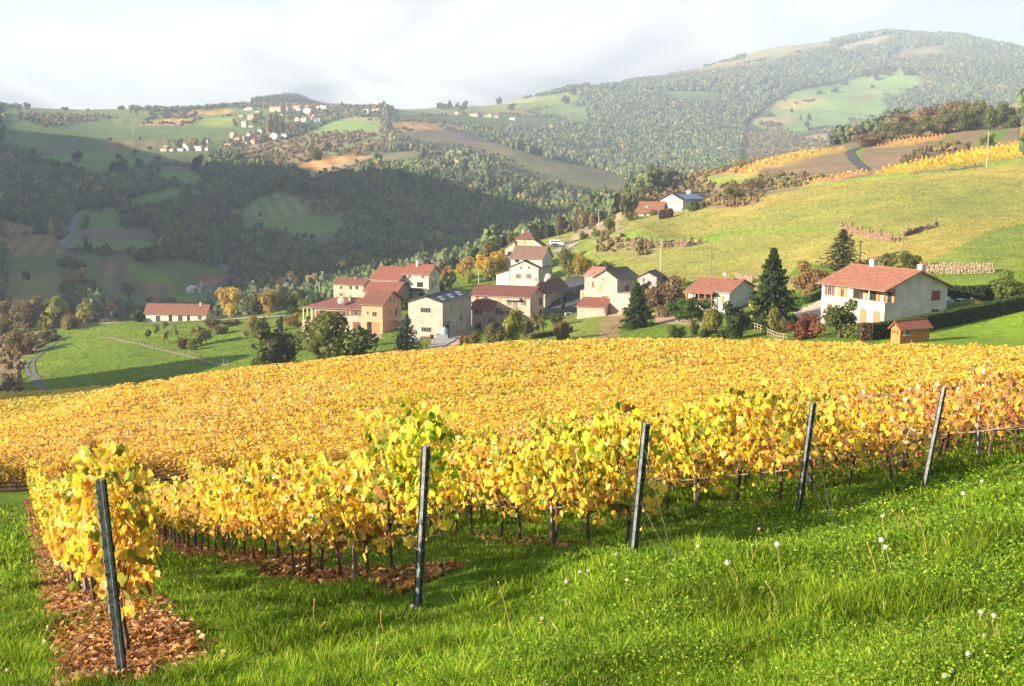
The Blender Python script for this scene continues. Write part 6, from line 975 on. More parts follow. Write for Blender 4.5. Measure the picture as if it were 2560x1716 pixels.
def plant(kind, x0, x1, top, base, Y, col_, label, group=None, cat=None, crop='F', vary=.0, y0f=.8, y1f=1.25):
    """fit a tree or bush into the picture box it fills, standing on the ground"""
    (X0, T_) = C(crop, x0, top); (X1, B_) = C(crop, x1, base); xc = (X0 + X1) / 2; Yd = hit(xc, B_, max(Y * .55, 118), abs(Y) * 2.3); a, _ = ray(xc, B_)
    if Y < 0: Yd = -Y
    elif Yd <= max(Y * .55, 118) + .5 or abs(ray(xc, B_)[1] * Yd - float(H(a * Yd, Yd))) > 1.5 + Yd * .004: Yd = Y
    g = Vector((a * Yd, Yd, float(H(a * Yd, Yd)))); mpp = Yd / F; w_ = (X1 - X0) * mpp; zt = at(xc, T_, Yd).z; h = max(zt - g.z, w_ * .3); h = min(h, max((B_ - T_) * mpp * 1.7, 1))
    nm = {'tree': 'tree', 'sparse': 'tree', 'bush': 'bush', 'conifer': 'conifer', 'cedar': 'conifer', 'bare': 'bare_tree', 'poplar': 'poplar', 'small': 'tree', 'far': 'tree', 'cypress': 'cypress'}[kind]
    e = empty(nm, g, rnd.uniform(0, 6.28), label, cat or ('bush' if kind == 'bush' else 'tree'), group)
    if kind in ('conifer', 'cedar'):
        c_ = link('crown', rnd.choice(CON if kind == 'conifer' else CONS), None, e); c_.scale = (w_ / 2 * 1.85, w_ / 2 * 1.85, h); t_ = link('trunk', TRC[0], None, e); t_.scale = (h, h, h)
    else:
        pool = {'tree': CRN, 'bush': CRN, 'sparse': CRS, 'bare': CRS, 'poplar': CRN, 'small': CRL, 'far': CRL, 'cypress': CRL}[kind]; zb = {'tree': .16, 'bush': -.06, 'sparse': .2, 'bare': .35, 'poplar': .06, 'small': .22, 'far': .08, 'cypress': .02}[kind]
        c_ = link('crown' if nm != 'bush' else 'foliage', rnd.choice(pool), None, e); ch = h * (1 - zb); c_.scale = (w_ / 2 * 1.06, w_ / 2 * 1.06, ch / 2 * 1.04); c_.location = (0, 0, h * zb + ch / 2 - .0)
        if kind == 'poplar' or kind == 'cypress': c_.rotation_euler = (0, 0, 0)
        tm = rnd.choice(TRB if kind == 'bare' else TRK); t_ = link('trunk' if nm != 'bush' else 'stem', tm, None, e); t_.scale = (max(w_ * .9, h * .5) if kind == 'bare' else min(w_, h) * .8, max(w_ * .9, h * .5) if kind == 'bare' else min(w_, h) * .8, h * (.95 if kind != 'bush' else .6))
    v = 1 + rnd.uniform(-.08, .08); c_.color = (col_[0] * v, col_[1] * v, col_[2], 1); return e
G_V = 'garden trees and bushes round the village'
T = [
 ('bush', 60, 1060, 1050, 1600, -186, GRN, 'largest dark green leafy tree in front of the orange house', '6'), ('bush', -330, 230, 1180, 1600, -190, (.10, .11, .028), 'dark round tree left of the largest tree', '6'), ('small', 820, 1050, 1195, 1420, 205, GRN, 'small tree before the garage doors of the orange house', '6'),
 ('cedar', 1345, 1590, 1050, 1460, 205, BLU, 'bluish conifer left of the beige warehouse', '6'), ('bush', 1340, 1430, 1270, 1450, 204, DKG, 'dark clipped bush at the foot of the bluish conifer', '6'), ('conifer', 605, 835, 935, 1345, 178, (.05, .085, .022), 'dense dark conifer below the golden stone house', '8'),
 ('bush', 800, 1175, 895, 1225, 205, (.17, .12, .07), 'large brown twiggy shrub between stone house and orange roofed house', '8'), ('bush', 780, 900, 1000, 1150, 200, YLW, 'yellow leafed bush at the side of the brown shrub', '8'), ('bush', 750, 850, 920, 1010, 235, DKG, 'dark ivy bush beside the little white gabled house', '8'), ('tree', 1008, 1445, 1080, 1300, 168, (.07, .12, .025), 'round glossy green tree before the timber porch', '8'), ('bush', 1330, 1535, 1170, 1400, 152, OLV, 'olive bush left of the darkest bush below the white wall', '8'), ('bush', 1490, 1765, 1130, 1440, 150, (.05, .075, .022), 'darkest rounded bush below the white wall', '8'), ('bush', 1210, 1300, 1290, 1410, 148, GRN, 'small bush by the gravel drive', '8'), ('bush', 1305, 1430, 1360, 1430, 142, DKG, 'low dark bush at the vineyard edge', '8'),
 ('conifer', 1800, 2150, 620, 1330, 152, (.045, .075, .022), 'tall dark spruce beside the white house with the orange roof', '8'), ('tree', 1735, 1960, 1000, 1320, 150, YGR, 'yellow green leafy tree at the foot of the tall spruce', '8'), ('bush', 1920, 2120, 1180, 1400, 143, OLV, 'olive bush right below the tall spruce', '8'), ('bush', 1000, 1180, 1330, 1440, 138, (.10, .14, .03), 'low green bank of brambles below the drive', '8'),
 ('bush', 25, 390, 900, 1120, 138, RST, 'rounded bush with rust brown leaves left of the green garden tree', 'Q1'), ('tree', 375, 705, 765, 1115, 136, (.13, .155, .035), 'bushy green tree in front of the arched garage doors', 'Q1'), ('cedar', 395, 735, 60, 460, 192, (.08, .085, .035), 'open branched cedar behind the big white house', 'Q1'), ('bush', 700, 822, 408, 470, 180, DKG, 'small clipped dark bush behind the red roof', 'Q1'), ('tree', 935, 1120, 295, 450, 186, OLV, 'left of two shrubs on the slope behind the chimneys', 'Q1'), ('tree', 1115, 1318, 288, 450, 186, (.13, .15, .03), 'right of two shrubs on the slope behind the chimneys', 'Q1'),
 ('bush', 1980, 2345, 490, 730, 165, (.14, .18, .035), 'big round green bush at the right edge above the hedge', 'Q1'), ('bush', 110, 440, 400, 680, 175, (.24, .15, .06), 'brownish autumn bush left of the red roof', 'Q1'), ('bush', 1760, 1960, 740, 800, 140, YGR, 'yellowish low bush by the white garden chairs', 'Q1'),
 ('tree', 1192, 1440, 1008, 1385, 200, YGR, 'bright yellow green tree in front of the pink house', '7'), ('bush', 915, 1205, 1150, 1410, 200, (.16, .14, .04), 'tangled olive bush before the porch of the pink house', '7'), ('bush', 985, 1140, 1110, 1225, 212, GRN, 'dark green bush in the corner of the pink house', '7'), ('small', 1510, 1700, 1055, 1260, 215, (.20, .20, .05), 'small spreading tree on the lawn right of the pink house', '7'), ('bush', 1715, 1905, 1040, 1180, 222, (.10, .12, .03), 'dark bush at the edge of the tarmac yard', '7'), ('bush', 1380, 1540, 1130, 1310, 208, (.12, .11, .04), 'shaggy bush at the corner of the pink house', '7'), ('bush', 680, 745, 1280, 1390, 195, AUT, 'small orange shrub on the concrete drive edge', '7'), ('bush', 740, 930, 1260, 1420, 192, (.17, .15, .045), 'weedy bushes beside the concrete drive', '7'), ('bush', 270, 330, 1400, 1470, 200, YGR, 'small palm like bush at the cellar of the warehouse', '7'), ('bush', 1000, 1110, 1480, 1560, 180, GRN, 'low green bush at the vineyard top edge by the drive', '7'), ('bush', 1780, 1960, 1130, 1330, 205, (.20, .15, .06), 'straw coloured bank bush beyond the tarmac yard', '7'),
 ('tree', 860, 1205, 345, 640, 305, YLW, 'large golden orchard tree left of the white gabled house', '7'), ('tree', 640, 900, 400, 640, 312, (.48, .33, .06), 'golden yellow tree further left in the orchard', '7'), ('bush', 960, 1205, 430, 640, 296, (.26, .25, .04), 'yellow green tree under the golden orchard crown', '7'), ('tree', 500, 665, 560, 745, 285, DKG, 'dark round evergreen right of the cream house', '7'), ('tree', 740, 860, 540, 690, 285, YGR, 'small bright tree beside the street lamp like mast', '7'), ('bush', 440, 640, 500, 600, 325, AUT, 'orange shrub bank behind the cream house', '7'), ('bush', 380, 560, 660, 770, 282, (.10, .11, .03), 'dark hedge bush in the garden of the cream house', '7'), ('tree', 1120, 1210, 290, 460, 325, (.36, .30, .05), 'yellow tree against the stone wing of the tower house', '7'), ('tree', 950, 1140, 220, 400, 370, (.16, .18, .05), 'greyish green tree left of the tower house', '7'), ('tree', 1240, 1340, 120, 260, 372, (.17, .18, .05), 'tree peeping out left of the tower roof', '7'), ('tree', 1320, 1500, 55, 210, 385, (.20, .19, .06), 'pale tree right above the tower roof', '7'),
 ('tree', -20, 175, 620, 860, 300, (.20, .20, .04), 'broad green and yellow tree below the parked van', '8'), ('tree', 110, 295, 660, 850, 285, (.34, .27, .05), 'golden bush tree right of the one below the van', '8'), ('tree', 240, 360, 740, 840, 275, OLV, 'olive tree above the golden stone house roof', '8'), ('bush', 360, 490, 735, 815, 272, (.10, .10, .03), 'dark bush above the slate roof', '8'), ('bush', 1040, 1190, 870, 960, 240, (.38, .24, .05), 'orange tinted bush behind the brown shrub', '8'), ('bush', 0, 60, 1000, 1160, 232, DKG, 'dark shrub against the barn wall', '8'),
 ('tree', 1812, 2040, 575, 810, 312, (.58, .42, .08), 'bright yellow tree right of the long low house', '5'), ('tree', 838, 972, 684, 806, 328, YLW, 'small glowing yellow tree left of the long low house', '5'), ('tree', 1050, 1210, 708, 800, 326, GRN, 'green fruit tree at the left end of the long low house', '5'), ('bush', 1090, 1215, 770, 850, 320, DKG, 'dark bush against the end of the long low house', '5'), ('tree', 2040, 2190, 630, 800, 305, (.12, .13, .035), 'dark leafy tree right of the bright yellow one', '5'), ('tree', 2160, 2340, 590, 800, 298, (.38, .28, .08), 'pale orange birch like tree by the village road', '5'), ('tree', -20, 215, 590, 860, 290, (.50, .33, .09), 'leftmost pale golden tree above the long shuttered wing', '6'), ('sparse', 225, 505, 600, 870, 285, (.50, .30, .10), 'thin peach coloured tree beside the wooden pole', '6'), ('bush', -10, 300, 820, 1030, 275, (.12, .14, .035), 'spreading green bush left of the long shuttered wing', '6'), ('bush', 310, 500, 800, 1000, 278, (.07, .12, .025), 'clipped hedge bush by the stone house garden', '6'), ('bush', 740, 880, 806, 850, 282, DKG, 'low dark hedge below the stone house windows', '6'), ('bush', 40, 260, 1040, 1180, 240, (.26, .18, .06), 'rusty bushes on the bank left of the wing', '6'), ('conifer', 880, 945, 740, 850, 280, (.12, .10, .05), 'tiny brown conifer by the stone house corner', '6'), ('bush', 1180, 1440, 860, 990, 250, DKG, 'clipped dark hedge behind the warehouse roof', '6'), ('cypress', -40, 48, 1080, 1230, 238, DKG, 'dark cone shaped shrub left of the dark round tree', '6'), ('bush', 1430, 1600, 850, 980, 250, (.06, .10, .025), 'clipped hedge along the back of the warehouse', '6'),
 ('tree', 640, 860, 500, 700, 420, (.15, .145, .05), 'shaded right tree of the valley trio', '5'), ('tree', 545, 740, 420, 660, 430, (.30, .25, .08), 'tallest golden tree of the valley trio', '5'), ('tree', 498, 660, 530, 720, 415, (.17, .16, .05), 'lower left tree of the valley trio', '5'), ('tree', 360, 565, 655, 900, 345, (.26, .27, .06), 'tall yellowish green tree at the left scrub edge', '5'), ('tree', 110, 380, 665, 925, 350, (.20, .15, .07), 'broad brownish tree among the left scrub', '5'), ('tree', 645, 775, 680, 850, 335, (.25, .27, .05), 'green tree near the meadow corner', '5'), ('tree', 655, 760, 740, 860, 325, (.38, .34, .06), 'yellow green tree at the meadow corner', '5'), ('bush', 520, 680, 800, 910, 320, (.24, .19, .07), 'brownish bush by the grassy bank', '5'), ('tree', 330, 440, 810, 920, 318, (.30, .27, .06), 'yellow leaved bush tree on the grassy bank', '5'), ('bush', -20, 130, 690, 860, 360, (.22, .18, .06), 'brown and yellow tree at the left edge', '5'), ('bush', 60, 280, 950, 1130, 262, (.22, .16, .05), 'bramble thicket on the left slope', '5'), ('bush', 280, 500, 930, 1020, 270, (.11, .11, .035), 'dark thicket under the grassy bank', '5'), ('bush', -30, 90, 830, 960, 300, (.14, .13, .04), 'dark bush at the far left edge', '5'),
 ('poplar', 1398, 1440, 1228, 1455, 700, (.24, .20, .06), 'shorter left poplar by the valley road', '1'), ('poplar', 1462, 1530, 1178, 1500, 690, (.26, .21, .06), 'tallest pale poplar by the valley road', '1'), ('bare', 1440, 1490, 1240, 1515, 690, (.22, .20, .17), 'thin grey bare poplar between the two leafy ones', '1'),
 ('tree', 608, 695, 598, 690, 1000, (.08, .09, .035), 'dark round tree alone on the far green meadow', '1'), ('tree', 2215, 2300, 815, 880, 760, (.42, .27, .08), 'glowing tree at the foot of the tan slope', '1'), ('tree', 390, 490, 760, 850, 620, (.36, .25, .06), 'sunlit yellow tree on the dark spur edge', '2'), ('tree', 865, 960, 780, 830, 640, (.30, .22, .07), 'tan tree on the edge of the spur wood', '2'), ('tree', 880, 960, 435, 520, 1000, (.34, .25, .09), 'large golden tree on the tan spur', '2'), ('tree', 590, 680, 570, 660, 950, (.14, .13, .05), 'dark tree beside the orange plot on the spur', '2'), ('tree', 270, 330, 880, 60 + 860, 620, OLV, 'olive tree at the spur foot', '2'),
 ('tree', 690, 770, 1405, 1520, 400, (.26, .22, .06), 'sunlit tree above the stone house, leftmost', '2'), ('tree', 880, 1060, 1440, 1600, 380, (.24, .22, .06), 'sunlit tree above the stone house, middle', '2'), ('tree', 770, 890, 1500, 1620, 370, (.26, .21, .06), 'sunlit tree above the stone house, lower', '2'), ('tree', 730, 800, 1340, 1440, 430, (.22, .23, .05), 'yellowish tree high above the stone house', '2'), ('tree', 1800, 1960, 1400, 1530, 420, (.09, .15, .035), 'fresh green tree in the dark valley behind the village', '2'), ('tree', 1440, 1540, 1060, 1180, 520, (.12, .13, .04), 'pale green tree in the valley wood', '2'), ('bare', 1910, 2010, 1140, 1380, 520, (.25, .23, .18), 'tall pale bare tree in the dark valley wood', '2'), ('tree', 2020, 2170, 1360, 1500, 410, (.20, .18, .05), 'olive tree beside the golden orchard', '2'),
 ('sparse', -80, 215, 1325, 1450, 420, (.24, .17, .09), 'wide flat topped bare tree on the hill crest', '4'), ('tree', 1425, 1735, 140, 350, 435, (.18, .16, .04), 'round tree on the crest right of the pergola', 'Q7'), ('bush', 885, 1060, 375, 520, 415, (.11, .17, .04), 'rounded green bush against the white hillside house', 'Q7'), ('bush', 1000, 1110, 390, 500, 425, (.08, .12, .03), 'darker bush right of the round one at the hillside house', 'Q7'), ('tree', -10, 165, 385, 600, 400, (.035, .06, .02), 'very dark tree left of the brown roofed hillside house', 'Q7'), ('bush', 255, 355, 495, 580, 398, (.32, .22, .05), 'yellow bush in front of the brown roofed hillside house', 'Q7'), ('bush', 355, 480, 490, 580, 398, (.26, .22, .05), 'second yellow bush in front of the brown roofed house', 'Q7'), ('bush', 0, 200, 540, 650, 385, (.20, .17, .05), 'mixed shrub at the garden corner of the hillside house', 'Q7'), ('tree', 1190, 1270, 370, 440, 430, (.24, .18, .06), 'thin shrub under the pergola slope', 'Q7'),
 ('tree', 405, 520, 300, 470, 385, (.20, .21, .045), 'green tree between two poles on the slope', '8'), ('bush', 295, 400, 425, 490, 375, (.17, .21, .045), 'round bush at the foot of the left pole', '8'), ('bush', 180, 265, 455, 520, 365, (.16, .16, .05), 'bush beside the track above the van', '8'), ('tree', 820, 880, 480, 650, 355, (.22, .22, .05), 'bush', '8')]
for t_ in T[:-1]:
    kind, x0, x1, tp, bs, Y, cl, lb, cr_ = t_; plant(kind, x0, x1, tp, bs, Y, cl, lb, G_V, None, cr_)
# small orchard trees on the sunlit meadow
for i, (x0, x1, tp, bs, cl, nm) in enumerate([(1275, 1335, 878, 948, OLV, 'leftmost but one, upper row'), (1208, 1262, 915, 990, (.10, .14, .05), 'leftmost'), (1335, 1412, 928, 1025, (.36, .34, .07), 'yellow, front row left'), (1438, 1492, 888, 975, (.30, .30, .07), 'upper row, centre'), (1340, 1402, 845, 915, (.28, .24, .07), 'closest to the long low house'), (1585, 1775, 900, 1040, OLV, 'largest, with a wide crown'), (1465, 1570, 988, 1078, (.20, .13, .06), 'brownish bush, front row'), (1568, 1640, 1000, 1088, OLV, 'front row right of the brownish bush'), (2072, 2140, 1030, 1082, (.25, .28, .14), 'pale, far right'), (2030, 2082, 925, 985, (.22, .18, .07), 'far right, upper'), (2095, 2140, 935, 985, (.22, .17, .08), 'rightmost upper, reddish'), (1780, 1900, 885, 955, (.20, .17, .06), 'bushy, behind the largest'), (1700, 1850, 830, 905, (.16, .13, .05), 'dark bush by the road'), (1850, 2010, 835, 880, (.22, .16, .06), 'low reddish bush by the road'), (2060, 2240, 810, 920, (.26, .19, .06), 'weedy bank at the right')]):
    plant('small' if 'bush' not in nm and 'bank' not in nm else 'bush', x0, x1, tp, bs, 270, cl, 'orchard tree on the sunlit meadow, ' + nm, 'small orchard trees on the meadow', None, '5')
# wood edge on the slope behind the parking place
k_ = 0
for x0, x1, tp, bs, cl in [(-60, 60, 300, 480, (.17, .14, .08)), (40, 190, 195, 400, (.19, .20, .06)), (140, 270, 230, 420, (.20, .17, .09)), (190, 320, 115, 330, (.18, .19, .06)), (290, 400, 150, 330, (.20, .19, .07)), (340, 470, 90, 280, (.26, .19, .08)), (420, 560, 80, 270, (.20, .18, .06)), (600, 690, 20, 190, (.19, .21, .055)), (540, 640, 120, 260, (.16, .16, .05)), (660, 760, 60, 190, (.19, .18, .07)), (700, 770, 10, 120, (.17, .18, .05)), (770, 860, 20, 110, (.20, .18, .06)), (840, 930, 30, 110, (.13, .13, .05)), (-20, 60, 200, 330, (.2, .17, .08)), (260, 340, 280, 420, (.2, .16, .08)), (100, 180, 340, 460, (.19, .15, .08))]:
    plant('far' if k_ % 3 else 'tree', x0, x1, tp, bs, 520, cl, f"{['', 'second ', 'third ', 'fourth ', 'fifth ', 'sixth ', 'seventh ', 'eighth ', 'ninth ', 'tenth ', 'eleventh ', 'twelfth ', 'thirteenth ', 'fourteenth ', 'fifteenth ', 'sixteenth '][k_] or 'first '}olive autumn tree of the wood edge behind the parked van", 'trees of the wood edge behind the van', None, '8', y0f=.72, y1f=1.3); k_ += 1
# wood on the right-hand ridge
for k_, (x0, x1, tp, bs, cl) in enumerate([(870, 1130, 960, 1060, (.26, .17, .10)), (1130, 1330, 860, 1010, (.17, .17, .055)), (1180, 1420, 800, 960, (.28, .20, .11)), (1340, 1560, 850, 985, (.16, .18, .04)), (1400, 1660, 740, 930, (.30, .20, .12)), (1460, 1740, 800, 960, (.17, .19, .04)), (1500, 1700, 740, 880, (.24, .20, .07)), (1660, 1900, 680, 860, (.27, .19, .09)), (1700, 1900, 760, 930, (.12, .14, .035)), (1790, 1990, 700, 900, (.17, .18, .045)), (1800, 1980, 800, 920, (.10, .13, .03)), (1890, 2060, 680, 860, (.16, .17, .04)), (1980, 2140, 740, 920, (.15, .18, .04)), (2080, 2260, 710, 900, (.13, .16, .035)), (2150, 2280, 800, 905, (.12, .15, .04)), (2250, 2360, 740, 860, (.24, .18, .06)), (1570, 1700, 860, 960, (.19, .15, .07)), (2290, 2380, 790, 890, (.20, .17, .05)), (1000, 1180, 930, 1040, (.20, .16, .07)), (2000, 2090, 960, 1060, (.10, .15, .035)), (1845, 1890, 1020, 1090, (.16, .15, .05)), (1960, 2010, 990, 1050, (.14, .15, .045))]):
    plant('tree', x0, x1, tp, bs, 640, cl, f"{['rosy brown', 'olive', 'peach brown', 'green', 'largest peach', 'bushy green', 'tan', 'tall tan', 'dark green', 'green', 'low dark', 'tall green', 'broad green', 'rounded green', 'lower green', 'orange green', 'purplish', 'edge', 'far left brown', 'lone dark green', 'small lone', 'young green'][k_]} tree, {['first', 'second', 'third', 'fourth', 'fifth', 'sixth', 'seventh', 'eighth', 'ninth', 'tenth', 'eleventh', 'twelfth', 'thirteenth', 'fourteenth', 'fifteenth', 'sixteenth', 'seventeenth', 'eighteenth', 'nineteenth', 'twentieth', 'last but one', 'last'][k_]} from the left in the right-hand ridge wood", 'trees of the right-hand ridge wood', None, '4', y0f=.75, y1f=1.3)
# lone trees on the skylines and far meadows
for cr_, x0, x1, tp, bs, Y, nm, kd in [('1', 132, 178, 203, 262, 1950, 'first from the left on the left skyline', 'far'), ('1', 200, 272, 195, 244, 1950, 'second from the left, wide, on the left skyline', 'far'), ('1', 1080, 1100, 250, 282, 1950, 'small, left of the dark one on the left skyline', 'far'), ('1', 1120, 1152, 248, 284, 1950, 'dark, in the middle of the left skyline', 'far'), ('1', 1240, 1266, 255, 283, 1950, 'right of the dark one on the left skyline', 'far'), ('1', 1436, 1492, 250, 278, 1950, 'low and wide before the orange skyline field', 'far'), ('1', 500, 570, 228, 256, 1950, 'low clump on the left skyline', 'far'), ('1', 722, 745, 240, 262, 1950, 'tiny, on the left skyline', 'far'),
 ('2', 1163, 1237, 186, 250, 1850, 'large lone one above the white house at the village right', 'far'), ('2', 832, 872, 184, 232, 1850, 'pointed, right of the hilltop village', 'conifer'), ('2', 960, 988, 210, 240, 1850, 'small, left of the large lone one', 'far'), ('2', 1645, 1722, 194, 252, 2300, 'leftmost on the right ridge', 'far'), ('2', 1724, 1772, 172, 240, 2300, 'pointed, on the right ridge', 'conifer'), ('2', 1785, 1832, 192, 236, 2300, 'behind the small pink ridge house', 'far'), ('2', 1857, 1905, 177, 240, 2300, 'tall, left of the cream ridge house', 'far'), ('2', 1812, 1880, 210, 264, 2250, 'dark, in front of the small pink ridge house', 'far'), ('2', 2122, 2190, 153, 206, 2300, 'dark, right of the pink gabled ridge house', 'far'), ('2', 2222, 2292, 205, 252, 2200, 'pale, alone on the light green ridge meadow', 'far'), ('2', 805, 832, 270, 305, 1750, 'small, on the tan plot below the hilltop', 'far'), ('2', 500, 545, 187, 220, 1850, 'behind the long pink hilltop house', 'far'),
 ('3', 742, 822, 564, 628, 2500, 'dark, on the rising skyline', 'far'), ('3', 824, 868, 556, 600, 2550, 'small, right of the dark skyline one', 'far'), ('3', 222, 290, 700, 752, 2200, 'pale, on the light green slope', 'far'), ('3', 668, 742, 638, 698, 2300, 'wide, in the light green field corner', 'far'), ('3', 2128, 2200, 1180, 1240, 600, 'bright green, behind the near orange vineyard', 'far'), ('3', 1945, 1980, 1235, 1280, 600, 'thin, left of the bright green one', 'far'), ('3', 1680, 1720, 1300, 1350, 560, 'pointed, left of the bright green plot', 'far'), ('3', 1625, 1665, 1310, 1352, 560, 'small, at the bottom of the brown slope', 'far'), ('3', 1575, 1605, 1328, 1375, 550, 'tiny, lowest on the brown slope', 'far'),
 ('4', 1072, 1136, 450, 506, 2500, 'dark, centre of the far light green meadows', 'far'), ('4', 523, 562, 784, 838, 2100, 'dark, low on the far meadow left', 'far'), ('4', 460, 486, 795, 836, 2100, 'small, beside the low dark one on the far meadow', 'far'), ('4', 508, 556, 848, 898, 1950, 'lowest on the far meadow', 'far'), ('4', 1060, 1230, 395, 450, 2600, 'clump at the head of the far meadows', 'far'), ('4', 975, 1060, 408, 468, 2600, 'left of the clump at the meadow head', 'far'), ('4', 800, 870, 510, 545, 2450, 'low, on the upper left far meadow', 'far'), ('4', 720, 790, 565, 605, 2350, 'low, on the middle of the far meadow', 'far'), ('4', 600, 640, 588, 620, 2350, 'tiny, along the far hedge', 'far'), ('4', 380, 410, 740, 775, 2150, 'small, left on the far meadow', 'far'), ('4', 1170, 1230, 415, 470, 2550, 'right of the clump at the meadow head', 'far'), ('4', 1050, 1085, 540, 570, 2400, 'tiny, on the far hedge crossing', 'far'), ('4', 1310, 1440, 390, 465, 2600, 'dark, at the right end of the far meadows', 'far'),
 ('1', 1300, 1350, 720, 780, 900, 'round, by the middle green plot', 'far'), ('1', 920, 1080, 670, 780, 850, 'dark, above the middle valley wood', 'far'), ('1', 1130, 1195, 660, 720, 950, 'round, left of the hamlet road', 'far'), ('1', 1460, 1530, 495, 565, 1500, 'left, behind the hamlet', 'far'), ('1', 1560, 1670, 485, 570, 1500, 'yellowish, behind the hamlet', 'far'), ('1', 1670, 1730, 490, 550, 1500, 'brown, behind the hamlet', 'far'), ('1', 1570, 1700, 640, 760, 1200, 'dark, below the hamlet', 'far'), ('1', 395, 485, 665, 728, 900, 'dark, left in the shaded meadow', 'far'), ('1', 520, 600, 690, 750, 850, 'dark, second in the shaded meadow', 'far'), ('1', 640, 715, 730, 785, 820, 'dark, third in the shaded meadow', 'far'), ('1', 240, 300, 570, 620, 1100, 'faint, at the upper left meadow edge', 'far'), ('1', 960, 1015, 615, 660, 1100, 'brownish, on the hedge above the meadow', 'far'), ('1', 1100, 1145, 580, 625, 1150, 'dark, on the hedge near the hamlet', 'far'), ('1', 690, 765, 1350, 1440, 600, 'reddish, beside the bend of the valley road', 'far'), ('1', 2115, 2165, 635, 685, 1000, 'dark pointed, on the tan slope', 'far'), ('5', 480, 600, 310, 390, 520, 'dark, on the shaded slope left', 'far'), ('5', 580, 740, 330, 420, 520, 'dark, second on the shaded slope left', 'far'), ('5', 180, 245, 430, 500, 480, 'dark, alone at the left of the shaded slope', 'far'), ('5', 0, 85, 455, 580, 470, 'dark, at the left edge of the shaded slope', 'far'), ('5', 1060, 1340, 225, 345, 560, 'wide and dark, in front of the poplars', 'far'), ('5', 820, 960, 215, 300, 580, 'dark, between road and poplars', 'far'), ('5', 980, 1180, 520, 680, 420, 'bare brownish, before the striped vineyard', 'bare'), ('5', 1190, 1300, 640, 710, 400, 'brown and bare, above the long roof', 'bare'), ('5', 1400, 1480, 650, 700, 400, 'dark, above the long roof right', 'far'), ('5', 1780, 1950, 545, 640, 480, 'dark, in front of the farm shed', 'far'), ('5', 1960, 2120, 570, 640, 470, 'dark, beside the farm road', 'far')]:
    plant(kd, x0, x1, tp, bs, Y, rnd.choice([(.09, .10, .035), (.12, .12, .04), (.08, .09, .03), (.14, .13, .05)]) if 'yellow' not in nm and 'bright' not in nm else (.30, .24, .06), 'tree, ' + nm, 'lone trees on far slopes and skylines', None, cr_, y0f=.75, y1f=1.2)
# trees among the hilltop village
for x0, x1, tp, bs, nm in [(470, 580, 290, 440, 'round, left of the central group'), (600, 760, 330, 640, 'tallest, yellow green, in the central group'), (700, 880, 320, 600, 'olive, right in the central group'), (860, 892, 200, 510, 'slim dark cypress by the central group'), (1318, 1342, 195, 310, 'left slim cypress on the hilltop'), (1388, 1412, 205, 310, 'right slim cypress on the hilltop'), (900, 1020, 470, 600, 'orange, on the bank right of the centre'), (1000, 1120, 450, 590, 'yellowish, on the bank below the white row'), (1100, 1300, 460, 560, 'brown hedge like, under the white row'), (910, 1040, 300, 420, 'dark, between hilltop and white row'), (1040, 1180, 300, 360, 'green, below the cream hilltop house'), (1440, 1560, 260, 330, 'dark, right of the cypresses'), (1560, 1700, 240, 300, 'dark hedge like, at the hilltop right'), (1640, 1700, 300, 360, 'small round, on the hilltop meadow'), (120, 200, 400, 500, 'dark, at the left slope'), (400, 500, 400, 480, 'dark, by the tall cream slope house'), (510, 560, 440, 490, 'small, in the slope gardens'), (410, 480, 560, 640, 'yellow, above the lower village'), (560, 640, 500, 600, 'green, in the lower gardens'), (560, 640, 640, 740, 'dark, at the lower village right'), (640, 720, 540, 610, 'yellow green, above the large white gable'), (950, 1020, 600, 670, 'dark, right of the blue grey house'), (180, 240, 710, 770, 'dark, in front of the lower houses'), (500, 560, 190, 240, 'pale, on the skyline left'), (560, 630, 190, 240, 'pale, second on the skyline left'), (1240, 1420, 860, 1010, 'dark, on the tan slope below'), (1420, 1560, 720, 860, 'yellow, on the tan slope'), (740, 860, 990, 1080, 'yellowish, low on the tan slope'), (430, 520, 930, 1030, 'dark, low at the shade line'), (1880, 2000, 860, 940, 'dark, beside the lower orange plot'), (2020, 2180, 760, 870, 'dark green, above the lower orange plot'), (2240, 2330, 710, 800, 'yellow green, at the right by the path')]:
    kd = 'cypress' if 'cypress' in nm else 'far'; plant(kd, x0, x1, tp, bs, 1650 if bs < 760 else 1200, (.36, .27, .08) if ('yellow' in nm or 'orange' in nm) else (.06, .08, .035) if 'cypress' in nm else (.15, .16, .06), 'tree of the hilltop village, ' + nm, 'trees among the hilltop village houses', None, 'R', y0f=.75, y1f=1.2)
# spruce plantation on the plateau behind the village
cv, cf, cs = conifer_proto(380, 90, 2.6); n = 900; px = RN.uniform(642, 806, n); Yp = RN.uniform(2140, 2340, n); X = (px - CX) / F * Yp; hh = RN.uniform(17, 24, n) * np.interp(px, [640, 650, 760, 800], [.9, 1, 1, .45])
V, f, c = scatter(cv, cf, np.c_[X, Yp, H(X, Yp) - 1], np.c_[hh * .16, hh * .16, hh], rotmats(np.zeros(n), np.zeros(n), RN.uniform(0, 6, n)), np.tile((.05, .075, .04), (n, 1))); c = c * np.tile(cs, (n, 1))
tag(link('spruce_plantation', np_mesh('spruce_plantation', V, f, c), MASS), 'even topped spruce plantation on the plateau behind the hilltop village', kind='stuff')
